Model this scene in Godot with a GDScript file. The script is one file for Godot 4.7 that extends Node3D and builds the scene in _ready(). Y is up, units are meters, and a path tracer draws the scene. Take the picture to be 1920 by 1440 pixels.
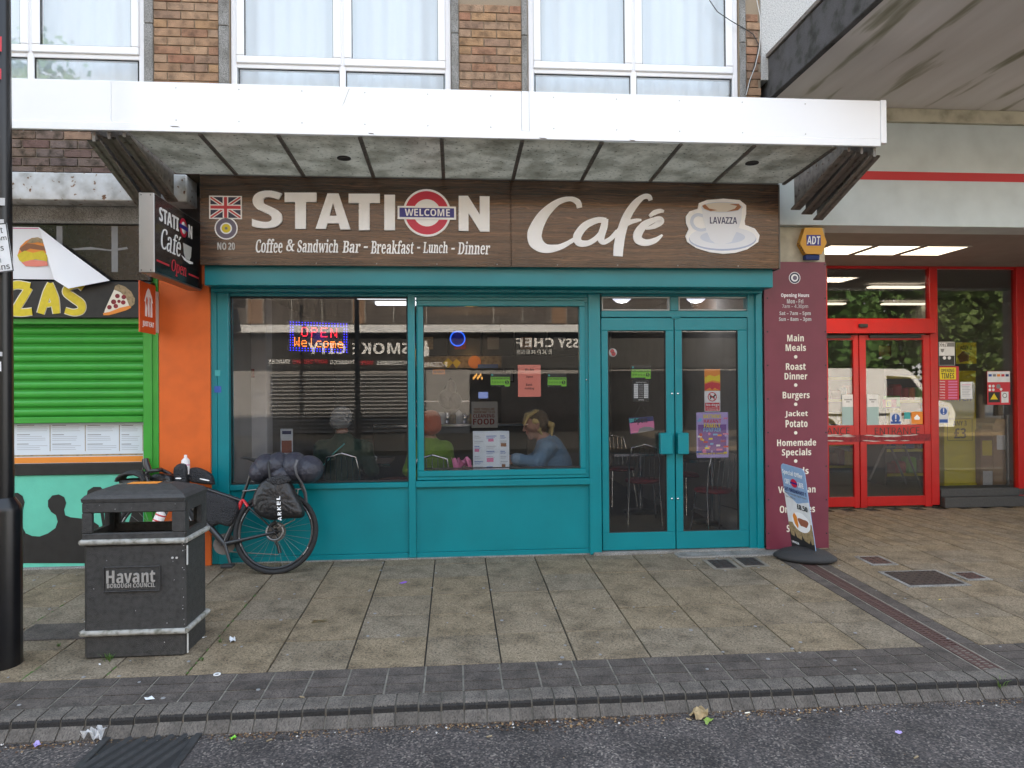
extends Node3D
# ---------------------------------------------------------------- camera model (from the photograph's vanishing lines)
const F := 1331.0
var CAM := Vector3(0, 1.55, 6.55)
var B := Basis(Vector3(0.99675526, -0.00748514, 0.08014319), Vector3(0.00694643, 0.99995138, 0.00699858), Vector3(-0.08019167, -0.00641916, 0.99675879))
const FALL := 0.036     # the pavement falls towards the road
var M := {}
var rng := RandomNumberGenerator.new()
var used := {}
var tex := {}
var fonts := {}

func ray(x, y) -> Vector3:
	return B * Vector3((x - 960.0) / F, -(y - 720.0) / F, -1.0)
func P(x, y, z) -> Vector3:            # a pixel on the plane z
	var r = ray(x, y)
	return CAM + r * ((z - CAM.z) / r.z)
func Q(x, y, z) -> Vector3:            # a pixel mirrored in the shop glass, on the plane z across the street
	var p = P(x, y, -z)
	return Vector3(p.x, p.y, z)
func G(x, y) -> Vector3:               # a pixel on the pavement
	var r = ray(x, y)
	var t = -CAM.y / r.y
	var p = CAM + r * t
	if p.z > 0.0:
		t = (-FALL * CAM.z - CAM.y) / (r.y + FALL * r.z)
		p = CAM + r * t
	return p
func gy(z) -> float:
	return -FALL * clampf(z, 0.0, 2.8)
func RD(x, y, Y = -0.19) -> Vector3:   # a pixel on the road
	var r = ray(x, y)
	return CAM + r * ((Y - CAM.y) / r.y)
func rect(x0, y0, x1, y1, z) -> Rect2: # world rectangle of a pixel rectangle on the plane z
	var xm = (x0 + x1) * 0.5
	var ym = (y0 + y1) * 0.5
	var l = P(x0, ym, z).x
	var r = P(x1, ym, z).x
	var t = P(xm, y0, z).y
	var b = P(xm, y1, z).y
	return Rect2(l, b, r - l, t - b)

# ---------------------------------------------------------------- shapes
class Shape:
	var st = SurfaceTool.new()
	var xf = Transform3D()
	var col = Color(1, 1, 1)
	var colored = false
	func _init():
		st.begin(Mesh.PRIMITIVE_TRIANGLES)
	func tri(a: Vector3, b: Vector3, c: Vector3, g := -1):
		for p in [a, c, b]:
			st.set_smooth_group(g)
			if colored:
				st.set_color(col)
			st.add_vertex(xf * p)
	func quad(a, b, c, d, g := -1):
		tri(a, b, c, g)
		tri(a, c, d, g)
	func box(a: Vector3, b: Vector3, v := 0.0):
		var lo = Vector3(minf(a.x, b.x), minf(a.y, b.y), minf(a.z, b.z))
		var hi = Vector3(maxf(a.x, b.x), maxf(a.y, b.y), maxf(a.z, b.z))
		v = minf(v, 0.45 * minf(hi.x - lo.x, minf(hi.y - lo.y, hi.z - lo.z)))
		if v <= 0.0:
			var p = []
			for i in 8:
				p.append(Vector3(hi.x if i & 1 else lo.x, hi.y if i & 2 else lo.y, hi.z if i & 4 else lo.z))
			quad(p[4], p[5], p[7], p[6])
			quad(p[1], p[0], p[2], p[3])
			quad(p[5], p[1], p[3], p[7])
			quad(p[0], p[4], p[6], p[2])
			quad(p[6], p[7], p[3], p[2])
			quad(p[0], p[1], p[5], p[4])
			return
		var k = {}
		for i in 8:
			var c = Vector3(hi.x if i & 1 else lo.x, hi.y if i & 2 else lo.y, hi.z if i & 4 else lo.z)
			var s = Vector3(-1 if i & 1 else 1, -1 if i & 2 else 1, -1 if i & 4 else 1) * v
			k[i * 3] = c + Vector3(0, s.y, s.z)
			k[i * 3 + 1] = c + Vector3(s.x, 0, s.z)
			k[i * 3 + 2] = c + Vector3(s.x, s.y, 0)
		var faces = [[5, 1, 3, 7, 0], [0, 4, 6, 2, 0], [6, 7, 3, 2, 1], [0, 1, 5, 4, 1], [4, 5, 7, 6, 2], [1, 0, 2, 3, 2]]
		for f in faces:
			quad(k[f[0] * 3 + f[4]], k[f[1] * 3 + f[4]], k[f[2] * 3 + f[4]], k[f[3] * 3 + f[4]])
		var mid = (lo + hi) * 0.5
		for i in 8:
			for ax in 3:
				var j = i ^ (1 << ax)
				if j > i:
					var o1 = (ax + 1) % 3
					var o2 = (ax + 2) % 3
					out4(k[i * 3 + o1], k[j * 3 + o1], k[j * 3 + o2], k[i * 3 + o2], mid)
			out3(k[i * 3], k[i * 3 + 1], k[i * 3 + 2], mid)
	func out3(a, b, c, mid, g := -1):
		if (b - a).cross(c - a).dot((a + b + c) / 3.0 - mid) < 0:
			tri(a, c, b, g)
		else:
			tri(a, b, c, g)
	func out4(a, b, c, d, mid, g := -1):
		if (b - a).cross(c - a).dot((a + c) * 0.5 - mid) < 0:
			quad(a, d, c, b, g)
		else:
			quad(a, b, c, d, g)
	func tube(pts: Array, rad, sides := 8, caps := true, flat := 1.0):
		var n = pts.size()
		var up = Vector3.UP
		var rings = []
		var d0: Vector3 = (pts[1] - pts[0]).normalized()
		if absf(d0.y) > 0.9:
			up = Vector3(1, 0, 0)
		var u = up.cross(d0).normalized()
		for i in n:
			var d: Vector3 = (pts[mini(i + 1, n - 1)] - pts[maxi(i - 1, 0)]).normalized()
			u = (u - d * u.dot(d)).normalized()
			var w = d.cross(u)
			var r: float = rad[i] if rad is Array else rad
			var ring = []
			for k in sides:
				var a = TAU * k / sides
				ring.append(pts[i] + (u * cos(a) + w * sin(a) * flat) * r)
			rings.append(ring)
		for i in n - 1:
			for k in sides:
				var l = (k + 1) % sides
				quad(rings[i][k], rings[i][l], rings[i + 1][l], rings[i + 1][k], 1)
		if caps:
			for k in sides:
				var l = (k + 1) % sides
				tri(pts[0], rings[0][l], rings[0][k])
				tri(pts[n - 1], rings[n - 1][k], rings[n - 1][l])
	func lathe(prof: Array, sides := 16, at := Vector3.ZERO, turn := Basis(), g := 1):
		for i in prof.size() - 1:
			for k in sides:
				var a = TAU * k / sides
				var b = TAU * (k + 1) / sides
				var p: Vector2 = prof[i]
				var q: Vector2 = prof[i + 1]
				var v = []
				for e in [[p, a], [p, b], [q, b], [q, a]]:
					v.append(at + turn * Vector3(e[0].x * cos(e[1]), e[0].y, -e[0].x * sin(e[1])))
				if p.x < 1e-6:
					tri(v[0], v[2], v[3], g + i * 0)
				elif q.x < 1e-6:
					tri(v[0], v[1], v[2], g)
				else:
					quad(v[0], v[1], v[2], v[3], g)
	func prism(poly: PackedVector2Array, z0: float, z1: float):
		var area = 0.0
		for i in poly.size():
			area += poly[i].cross(poly[(i + 1) % poly.size()])
		if area < 0:
			poly.reverse()
		var idx = Geometry2D.triangulate_polygon(poly)
		for i in range(0, idx.size(), 3):
			var a = poly[idx[i]]
			var b = poly[idx[i + 1]]
			var c = poly[idx[i + 2]]
			if (b - a).cross(c - a) < 0:
				var t = b
				b = c
				c = t
			tri(Vector3(a.x, a.y, z1), Vector3(b.x, b.y, z1), Vector3(c.x, c.y, z1))
			tri(Vector3(a.x, a.y, z0), Vector3(c.x, c.y, z0), Vector3(b.x, b.y, z0))
		for i in poly.size():
			var a = poly[i]
			var b = poly[(i + 1) % poly.size()]
			quad(Vector3(a.x, a.y, z0), Vector3(b.x, b.y, z0), Vector3(b.x, b.y, z1), Vector3(a.x, a.y, z1))
	func ball(c: Vector3, r: Vector3, n := 12, m := 8):
		var prof = []
		for i in m + 1:
			var a = PI * i / m - PI / 2
			prof.append(Vector2(maxf(0.0, cos(a)), sin(a)))
		prof[0].x = 0.0
		prof[m].x = 0.0
		var keep = xf
		xf = xf * Transform3D(Basis.from_scale(r), c)
		lathe(prof, n)
		xf = keep
	func mesh() -> ArrayMesh:
		st.generate_normals()
		return st.commit()

# ---------------------------------------------------------------- nodes
func numbered(called: String) -> String:
	used[called] = used.get(called, -1) + 1
	return called if used[called] == 0 else "%s_%03d" % [called, used[called]]
func thing(called, label, category, at = Vector3.ZERO, group = "") -> Node3D:
	var o = Node3D.new()
	o.name = numbered(called)
	add_child(o)
	o.position = at
	o.set_meta("label", label)
	o.set_meta("category", category)
	if group:
		o.set_meta("group", group)
	return o
func setting(called) -> Node3D:
	var o = Node3D.new()
	o.name = numbered(called)
	add_child(o)
	o.set_meta("kind", "structure")
	return o
# a part built in world coordinates (local = false) or in its thing's own axes (local = true)
func part(parent: Node, called: String, s, m, local = false) -> MeshInstance3D:
	var o = MeshInstance3D.new()
	o.name = called
	o.mesh = s.mesh() if s is Shape else s
	o.material_override = null
	for i in o.mesh.get_surface_count():
		o.set_surface_override_material(i, mt(m))
	parent.add_child(o, true)
	if not local and parent.get_parent() == self:
		o.transform = parent.transform.affine_inverse()
	return o
func mt(m) -> Material:
	return M[m] if m is String else m
func single(called, label, category, s, m, group = "", at = Vector3.ZERO) -> MeshInstance3D:   # a thing that is one mesh, built round its base
	var o = MeshInstance3D.new()
	o.name = numbered(called)
	o.mesh = s.mesh() if s is Shape else s
	for i in o.mesh.get_surface_count():
		o.set_surface_override_material(i, mt(m))
	add_child(o)
	o.position = at
	o.set_meta("label", label)
	o.set_meta("category", category)
	if group:
		o.set_meta("group", group)
	return o
func plain(called, s, m, parent = null) -> MeshInstance3D:     # a piece of the setting
	var o = MeshInstance3D.new()
	o.name = numbered(called) if parent == null else called
	o.mesh = s.mesh() if s is Shape else s
	for i in o.mesh.get_surface_count():
		o.set_surface_override_material(i, mt(m))
	if parent == null:
		add_child(o)
		o.set_meta("kind", "structure")
	else:
		parent.add_child(o, true)
	return o
func pbox(x0, y0, x1, y1, z0, z1, v = 0.0, s = null) -> Shape:   # a box whose front face (z1) covers a pixel rectangle
	var r = rect(x0, y0, x1, y1, z1)
	if s == null:
		s = Shape.new()
	s.box(Vector3(r.position.x, r.position.y, z0), Vector3(r.end.x, r.end.y, z1), v)
	return s
func wbox(a, b, v = 0.0, s = null) -> Shape:
	if s == null:
		s = Shape.new()
	s.box(a, b, v)
	return s
func disc(cx, cy, r, z0, z1, sides = 32) -> Shape:    # pixel centre and radius, on the plane z1
	var c = P(cx, cy, z1)
	var k = r / F * (CAM.z - z1)
	var s = Shape.new()
	var poly = PackedVector2Array()
	for i in sides:
		poly.append(Vector2(c.x + k * cos(TAU * i / sides), c.y + k * sin(TAU * i / sides)))
	s.prism(poly, z0, z1)
	return s
func ppoly(pts: Array, z0, z1, s = null) -> Shape:    # pixel polygon
	if s == null:
		s = Shape.new()
	var poly = PackedVector2Array()
	for p in pts:
		var w = P(p[0], p[1], z1)
		poly.append(Vector2(w.x, w.y))
	s.prism(poly, z0, z1)
	return s
func font(key: String) -> Font:
	if not fonts.has(key):
		var f = SystemFont.new()
		f.font_names = PackedStringArray(["Droid Serif" if key.begins_with("serif") else ("Droid Sans Mono" if key == "mono" else "Droid Sans")])
		f.font_weight = 700 if key.ends_with("bold") else 400
		fonts[key] = f
	return fonts[key]
func words(text: String, key := "bold", depth := 0.002) -> TextMesh:
	var t = TextMesh.new()
	t.text = text
	t.font = font(key)
	t.font_size = 48
	t.pixel_size = 0.01
	t.depth = depth
	t.curve_step = 2.0
	return t
# lettering scaled to fill a world rectangle, lying on the plane z (local to parent when its thing is local)
func letters(parent: Node, text: String, r: Rect2, z: float, m, depth := 0.003, key := "bold", shear := 0.0, called := "lettering", face := 1) -> MeshInstance3D:
	var t = words(text, key, 1.0)
	var bb = t.get_aabb()
	var o = MeshInstance3D.new()
	o.name = called
	o.mesh = t
	o.set_surface_override_material(0, mt(m))
	parent.add_child(o, true)
	var sx = r.size.x / (bb.size.x + absf(shear) * bb.size.y)
	var sy = r.size.y / bb.size.y
	var base = Basis(Vector3(sx, 0, 0), Vector3(shear * sx, sy, 0), Vector3(0, 0, depth))
	var c = bb.position + bb.size * 0.5
	c.z = bb.position.z
	var at = Vector3(r.position.x + r.size.x * 0.5, r.position.y + r.size.y * 0.5, z)
	if face < 0:
		base = Basis(Vector3.UP, PI) * base
	var x = Transform3D(base, at - base * c)
	if parent.get_parent() == self and not parent.has_meta("local"):
		x = parent.transform.affine_inverse() * x
	o.transform = x
	return o
func pletters(parent, text, x0, y0, x1, y1, z, m, depth := 0.003, key := "bold", shear := 0.0, called := "lettering") -> MeshInstance3D:
	return letters(parent, text, rect(x0, y0, x1, y1, z), z, m, depth, key, shear, called)

# a brush stroke through pixel points with pixel widths, as a raised shape
func brush(s: Shape, pts: Array, z0: float, z1: float, steps := 8):
	var n = pts.size()
	var left = []
	var right = []
	var line = []
	var wid = []
	for i in n - 1:
		var a = pts[maxi(i - 1, 0)]
		var b = pts[i]
		var c = pts[i + 1]
		var d = pts[mini(i + 2, n - 1)]
		for k in steps + (1 if i == n - 2 else 0):
			var t = float(k) / steps
			line.append(Vector2(b[0], b[1]).cubic_interpolate(Vector2(c[0], c[1]), Vector2(a[0], a[1]), Vector2(d[0], d[1]), t))
			wid.append(lerpf(b[2], c[2], t))
	for i in line.size():
		var d: Vector2 = (line[mini(i + 1, line.size() - 1)] - line[maxi(i - 1, 0)]).normalized()
		var nn = Vector2(-d.y, d.x) * wid[i] * 0.5
		var p: Vector2 = line[i] + nn
		var q: Vector2 = line[i] - nn
		left.append(P(p.x, p.y, z1))
		right.append(P(q.x, q.y, z1))
	for i in line.size() - 1:
		var a: Vector3 = left[i]
		var b: Vector3 = left[i + 1]
		var c: Vector3 = right[i + 1]
		var d: Vector3 = right[i]
		s.out4(a, b, c, d, Vector3(a.x, a.y, z0 - 1))
		var dz = Vector3(0, 0, z0 - z1)
		s.out4(a, b, b + dz, a + dz, (a + c) * 0.5)
		s.out4(d, c, c + dz, d + dz, (a + c) * 0.5)
	for e in [0, line.size() - 1]:
		var dz = Vector3(0, 0, z0 - z1)
		s.quad(left[e], right[e], right[e] + dz, left[e] + dz)

# ---------------------------------------------------------------- materials
func lin(r, g = -1.0, b = -1.0) -> Color:      # a linear base colour
	if g < 0:
		return Color(r, r, r).linear_to_srgb()
	return Color(r, g, b).linear_to_srgb()
func b8(r, g, b) -> Color:
	return Color(r / 255.0, g / 255.0, b / 255.0)
func noise_tex(key: String, kind: int, freq: float, stops: Array, size := 512, oct := 4, seed_ := 1, cell := -1, bump := false) -> Texture2D:
	if tex.has(key):
		return tex[key]
	var n = FastNoiseLite.new()
	n.noise_type = kind
	n.frequency = freq
	n.seed = seed_
	n.fractal_octaves = oct
	n.fractal_type = FastNoiseLite.FRACTAL_FBM if oct > 1 else FastNoiseLite.FRACTAL_NONE
	if cell >= 0:
		n.cellular_return_type = cell
	var t = NoiseTexture2D.new()
	t.width = size
	t.height = size
	t.seamless = true
	t.noise = n
	if bump:
		t.as_normal_map = true
	elif stops.size():
		var g = Gradient.new()
		var off = PackedFloat32Array()
		var cols = PackedColorArray()
		for s in stops:
			off.append(s[0])
			cols.append(s[1] if s[1] is Color else Color(s[1], s[1], s[1]))
		g.offsets = off
		g.colors = cols
		t.color_ramp = g
	tex[key] = t
	return t
func mk(called: String, c: Color, rough := 0.7, o := {}) -> StandardMaterial3D:
	var m = StandardMaterial3D.new()
	m.resource_name = called
	m.albedo_color = c
	m.roughness = rough
	m.metallic = o.get("metal", 0.0)
	m.metallic_specular = o.get("spec", 0.5)
	if o.has("tex"):
		m.albedo_texture = tex[o.tex]
		m.uv1_triplanar = true
		m.uv1_world_triplanar = o.get("world", true)
		m.uv1_scale = o.scale if o.get("scale", 1.0) is Vector3 else Vector3.ONE * o.get("scale", 1.0)
	if o.has("fine"):
		m.detail_enabled = true
		m.detail_albedo = tex[o.fine]
		m.detail_blend_mode = BaseMaterial3D.BLEND_MODE_MUL
		m.detail_uv_layer = BaseMaterial3D.DETAIL_UV_2
		m.uv2_triplanar = true
		m.uv2_world_triplanar = true
		m.uv2_scale = Vector3.ONE * o.get("fine_scale", 3.0)
	if o.has("bump"):
		if not o.has("tex"):
			m.uv1_triplanar = true
			m.uv1_world_triplanar = o.get("world", true)
			m.uv1_scale = Vector3.ONE * o.get("scale", 1.0)
		m.heightmap_enabled = true
		m.heightmap_texture = tex[o.bump]
		m.heightmap_scale = o.get("deep", 0.3)
	if o.has("coat"):
		m.clearcoat_enabled = true
		m.clearcoat = o.coat
		m.clearcoat_roughness = o.get("coat_rough", 0.1)
	if o.has("glow"):
		m.emission_enabled = true
		m.emission = o.glow
		m.emission_energy_multiplier = o.get("power", 1.0)
	if o.has("sheen"):
		m.rim_enabled = true
		m.rim = o.sheen
		m.rim_tint = 0.5
	if o.has("backlight"):
		m.backlight_enabled = true
		m.backlight = o.backlight
	if o.has("alpha"):
		m.transparency = BaseMaterial3D.TRANSPARENCY_ALPHA
		m.albedo_color.a = o.alpha
	if o.get("colored", false):
		m.vertex_color_use_as_albedo = true
	M[called] = m
	return m
func painted_tex(key: String, w: int, h: int, f: Callable) -> Texture2D:
	var im = Image.create(w, h, false, Image.FORMAT_RGB8)
	for y in h:
		for x in w:
			im.set_pixel(x, y, f.call(x, y))
	tex[key] = ImageTexture.create_from_image(im)
	return tex[key]
func make_textures():
	var SX = FastNoiseLite.TYPE_SIMPLEX_SMOOTH
	var CE = FastNoiseLite.TYPE_CELLULAR
	noise_tex("cloud", SX, 0.012, [[0.0, 0.62], [0.45, 0.86], [1.0, 1.0]], 512, 5, 3)
	noise_tex("soft", SX, 0.01, [[0.0, 0.93], [0.5, 0.97], [1.0, 1.0]], 512, 4, 5)
	noise_tex("fine", SX, 0.11, [[0.0, 0.72], [0.5, 0.9], [1.0, 1.0]], 512, 3, 8)
	noise_tex("grit", CE, 0.16, [[0.0, 0.62], [0.35, 0.84], [0.7, 0.95], [1.0, 1.0]], 512, 1, 11, FastNoiseLite.RETURN_CELL_VALUE)
	noise_tex("chips", CE, 0.1, [[0.0, Color(0.34, 0.34, 0.36)], [0.3, Color(0.48, 0.47, 0.48)], [0.62, Color(0.60, 0.58, 0.58)], [0.86, Color(0.76, 0.73, 0.72)], [1.0, Color(1, 0.98, 0.95)]], 1024, 1, 14, FastNoiseLite.RETURN_CELL_VALUE)
	noise_tex("bumps", SX, 0.09, [], 512, 4, 21)
	noise_tex("ripple", SX, 0.02, [], 512, 4, 22)
	noise_tex("cells", CE, 0.1, [], 512, 1, 14, FastNoiseLite.RETURN_DISTANCE)
	noise_tex("mould", SX, 0.03, [[0.0, Color(0.12, 0.12, 0.11)], [0.16, Color(0.22, 0.22, 0.21)], [0.22, Color(0.6, 0.6, 0.58)], [0.26, Color(0.92, 0.92, 0.9)], [1.0, Color(1, 1, 1)]], 1024, 7, 31)
	noise_tex("mould2", SX, 0.02, [[0.0, Color(0.6, 0.6, 0.57)], [0.38, Color(0.8, 0.8, 0.78)], [0.6, Color(0.96, 0.96, 0.95)], [1.0, Color(1, 1, 1)]], 512, 5, 33)
	noise_tex("stain", SX, 0.014, [[0.0, Color(0.42, 0.43, 0.36)], [0.3, Color(0.74, 0.74, 0.7)], [0.5, Color(0.92, 0.92, 0.9)], [1.0, Color(1, 1, 1)]], 512, 6, 37)
	noise_tex("rustspot", SX, 0.03, [[0.0, Color(0.45, 0.28, 0.16)], [0.16, Color(0.6, 0.45, 0.33)], [0.21, Color(0.95, 0.94, 0.92)], [1.0, Color(1, 1, 1)]], 512, 5, 47)
	noise_tex("algae", SX, 0.012, [[0.0, Color(0.55, 0.55, 0.46)], [0.2, Color(0.78, 0.775, 0.72)], [0.3, Color(0.95, 0.945, 0.935)], [1.0, Color(1, 1, 1)]], 512, 5, 53)
	noise_tex("blotch", SX, 0.014, [[0.0, Color(0.70, 0.69, 0.66)], [0.35, Color(0.88, 0.875, 0.86)], [0.6, Color(0.96, 0.96, 0.95)], [1.0, Color(1, 1, 1)]], 512, 6, 37)
	noise_tex("rust", SX, 0.02, [[0.0, Color(0.30, 0.13, 0.05)], [0.28, Color(0.42, 0.27, 0.17)], [0.38, Color(0.85, 0.84, 0.82)], [1.0, Color(1, 1, 1)]], 512, 5, 41)
	noise_tex("gum", CE, 0.013, [[0.0, Color(0.55, 0.53, 0.5)], [0.035, Color(0.6, 0.58, 0.55)], [0.05, Color(1, 1, 1)], [1.0, Color(1, 1, 1)]], 1024, 1, 44, FastNoiseLite.RETURN_DISTANCE)
	noise_tex("denim", SX, 0.2, [[0.0, 0.7], [1.0, 1.0]], 256, 2, 51)
	var n = FastNoiseLite.new()
	n.seed = 7
	n.frequency = 0.01
	n.fractal_octaves = 4
	painted_tex("wood", 512, 512, func(x, y):
		var a = TAU * x / 512.0
		var wob = n.get_noise_3d(cos(a) * 40.0, sin(a) * 40.0, y * 1.2) * 26.0
		var g = n.get_noise_3d(cos(a) * 18.0, sin(a) * 18.0, (y + wob) * 14.0)
		var l = n.get_noise_3d(cos(a) * 9.0 + 300.0, sin(a) * 9.0, (y + wob) * 3.0)
		var v = clampf(0.62 + g * 0.55 + l * 0.3, 0.22, 1.0)
		return Color(v, v * 0.97, v * 0.93))
	painted_tex("streak", 256, 256, func(x, y):
		var a = TAU * x / 256.0
		var b = TAU * y / 256.0
		var v = n.get_noise_3d(cos(a) * 60.0, sin(a) * 60.0, 5.0 * cos(b)) + 0.5 * n.get_noise_3d(cos(a) * 130.0, sin(a) * 130.0, 12.0 * sin(b))
		v = clampf(0.86 + v * 0.5, 0.45, 1.0)
		return Color(v, v, v * 0.98))

func make_materials():
	var m
	mk("asphalt", lin(0.285, 0.26, 0.24), 0.9, {"tex": "chips", "scale": 1.15, "fine": "cloud", "fine_scale": 0.35, "bump": "cells", "deep": 0.25})
	var tones = [[0.30, 0.235, 0.158], [0.315, 0.247, 0.165], [0.282, 0.224, 0.154], [0.31, 0.238, 0.152], [0.29, 0.234, 0.166]]
	for i in 5:
		mk("slab%d" % i, lin(tones[i][0], tones[i][1], tones[i][2]), 0.82, {"tex": "grit", "scale": 1.6, "fine": "blotch", "fine_scale": 0.42 + 0.03 * i, "bump": "bumps", "deep": 0.1})
	for i in 3:
		mk("paver%d" % i, lin(0.125 + 0.014 * i, 0.102 + 0.012 * i, 0.086 + 0.011 * i), 0.8, {"tex": "grit", "scale": 2.0, "fine": "cloud", "fine_scale": 0.8, "bump": "bumps", "deep": 0.15})
	for i in 3:
		mk("kerb%d" % i, lin(0.175 + 0.014 * i, 0.15 + 0.013 * i, 0.126 + 0.012 * i), 0.9, {"tex": "grit", "scale": 2.2, "fine": "cloud", "fine_scale": 0.9, "bump": "bumps", "deep": 0.06})
	mk("joint", lin(0.055, 0.05, 0.04), 0.95, {"tex": "fine", "scale": 2.0})
	mk("joint_pale", lin(0.27, 0.245, 0.2), 0.95, {"tex": "cloud", "scale": 1.2})
	mk("grime", lin(0.05, 0.042, 0.035), 0.95, {"tex": "fine", "scale": 3.0})
	mk("cover_iron", lin(0.075, 0.06, 0.055), 0.6, {"tex": "fine", "scale": 4.0, "metal": 0.4})
	mk("drain_iron", lin(0.11, 0.06, 0.052), 0.65, {"tex": "fine", "scale": 4.0, "metal": 0.2})
	mk("black_iron", lin(0.045, 0.045, 0.046), 0.55, {"tex": "cloud", "scale": 3.0})
	mk("concrete", lin(0.36, 0.35, 0.335), 0.85, {"tex": "grit", "scale": 2.5, "fine": "blotch", "fine_scale": 0.5})
	mk("concrete_dark", lin(0.11, 0.105, 0.11), 0.85, {"tex": "stain", "scale": 0.6, "fine": "fine", "fine_scale": 1.5})
	mk("soffit_concrete", lin(0.76, 0.72, 0.69), 0.85, {"tex": "algae", "scale": Vector3(0.55, 0.5, 0.07)})
	mk("white_render", lin(0.60, 0.595, 0.57), 0.85, {"tex": "fine", "scale": 1.2, "bump": "bumps", "deep": 0.3})
	mk("mortar", lin(0.38, 0.30, 0.21), 0.95, {"tex": "fine", "scale": 3.0})
	var bt = [[0.56, 0.34, 0.20], [0.52, 0.28, 0.165], [0.60, 0.38, 0.23], [0.50, 0.25, 0.15], [0.55, 0.36, 0.23], [0.46, 0.29, 0.19], [0.60, 0.36, 0.19]]
	for i in 7:
		mk("brick%d" % i, lin(bt[i][0], bt[i][1], bt[i][2]), 0.9, {"tex": "cloud", "scale": 1.3, "fine": "fine", "fine_scale": 3.0, "bump": "bumps", "deep": 0.4})
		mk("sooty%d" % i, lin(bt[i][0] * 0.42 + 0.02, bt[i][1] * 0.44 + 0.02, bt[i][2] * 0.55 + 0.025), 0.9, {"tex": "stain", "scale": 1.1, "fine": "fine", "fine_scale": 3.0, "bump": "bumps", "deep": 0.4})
	mk("upvc", lin(0.82, 0.82, 0.83), 0.28)
	mk("band_white", lin(0.88, 0.88, 0.885), 0.22)
	mk("gasket", lin(0.02), 0.6)
	mk("curtain", lin(0.70, 0.80, 0.85), 0.9, {"backlight": Color(0.5, 0.5, 0.5)})  # sky blue mirrored in the panes is tinted into the cloth
	mk("glass", Color(1, 1, 1), 0.0, {"alpha": 0.02})
	mk("dimming_glass", lin(0.02, 0.022, 0.022), 0.0, {"alpha": 0.13})  # dark tint added to the panes to dim the rooms behind
	mk("soffit_panel", lin(0.70, 0.66, 0.59), 0.3, {"tex": "mould", "scale": 0.8, "fine": "mould2", "fine_scale": 0.3, "backlight": Color(0.78, 0.78, 0.75)})
	mk("batten", lin(0.24, 0.215, 0.195), 0.8, {"tex": "blotch", "scale": 3.0, "fine": "fine", "fine_scale": 4.0})
	mk("steel_grey", lin(0.30, 0.275, 0.25), 0.55, {"tex": "rustspot", "scale": 0.9, "fine": "cloud", "fine_scale": 2.0})
	mk("steel_dark", lin(0.17, 0.15, 0.135), 0.65, {"tex": "rustspot", "scale": 1.3})
	mk("fascia_wood", lin(0.16, 0.088, 0.05), 0.22, {"tex": "wood", "scale": Vector3(0.55, 1.6, 0.55), "fine": "soft", "fine_scale": 0.5, "coat": 0.5, "coat_rough": 0.12})
	mk("letter_white", lin(0.92, 0.92, 0.92), 0.35)
	mk("letter_cream", lin(0.80, 0.75, 0.62), 0.45)
	mk("letter_grey", lin(0.55, 0.55, 0.53), 0.45)
	mk("print_black", lin(0.02), 0.5)
	mk("print_grey", lin(0.22), 0.6)
	mk("print_pale", lin(0.5), 0.6)
	mk("print_red", lin(0.55, 0.03, 0.045), 0.45)
	mk("print_navy", lin(0.025, 0.03, 0.12), 0.45)
	mk("print_blue", lin(0.03, 0.10, 0.38), 0.45)
	mk("print_sky", lin(0.18, 0.42, 0.68), 0.45)
	mk("print_yellow", lin(0.75, 0.60, 0.02), 0.5)
	mk("print_orange", lin(0.78, 0.26, 0.03), 0.5)
	mk("print_green", lin(0.22, 0.60, 0.05), 0.45)
	mk("print_purple", lin(0.17, 0.07, 0.30), 0.45)
	mk("print_violet", lin(0.40, 0.32, 0.62), 0.45)
	mk("print_pink", lin(0.65, 0.18, 0.35), 0.45)
	mk("print_salmon", lin(0.80, 0.25, 0.19), 0.8)
	mk("print_brown", lin(0.25, 0.10, 0.04), 0.6)
	mk("print_tan", lin(0.45, 0.33, 0.17), 0.6, {"tex": "cloud", "scale": 4.0})
	mk("print_teal", lin(0.05, 0.35, 0.36), 0.5)
	mk("paper", lin(0.78, 0.79, 0.80), 0.8, {"tex": "soft", "scale": 2.0})
	mk("menu_paper", lin(0.66, 0.72, 0.78), 0.6)
	mk("flag_blue", lin(0.012, 0.015, 0.055), 0.4)
	mk("roundel_red", lin(0.58, 0.012, 0.05), 0.35)
	mk("roundel_blue", lin(0.012, 0.012, 0.22), 0.35)
	mk("grey_violet", lin(0.13, 0.11, 0.16), 0.4)
	mk("teal", lin(0.001, 0.225, 0.262), 0.3, {"tex": "soft", "scale": 0.35})
	mk("orange_paint", lin(0.72, 0.13, 0.012), 0.6, {"tex": "soft", "scale": 0.9})
	mk("green_paint", lin(0.042, 0.34, 0.036), 0.3, {"tex": "soft", "scale": 0.8})
	mk("mint_paint", lin(0.13, 0.58, 0.42), 0.55, {"tex": "soft", "scale": 0.7, "bump": "bumps", "deep": 0.06})
	mk("black_paint", lin(0.016, 0.015, 0.014), 0.5, {"tex": "cloud", "scale": 1.2})
	mk("black_gloss", lin(0.018, 0.018, 0.02), 0.2, {"tex": "cloud", "scale": 2.0})
	mk("yellow_paint", lin(0.72, 0.56, 0.02), 0.55, {"tex": "soft", "scale": 4.0})
	mk("purple_board", lin(0.19, 0.036, 0.06), 0.35, {"tex": "soft", "scale": 0.7})
	mk("cream_paint", lin(0.60, 0.56, 0.44), 0.7, {"tex": "blotch", "scale": 0.5})
	mk("store_white", lin(0.60, 0.66, 0.66), 0.45, {"tex": "soft", "scale": 0.5})
	mk("store_red", lin(0.50, 0.006, 0.007), 0.28, {"tex": "soft", "scale": 1.0})
	mk("store_red_trim", lin(0.55, 0.02, 0.025), 0.4)
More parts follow.
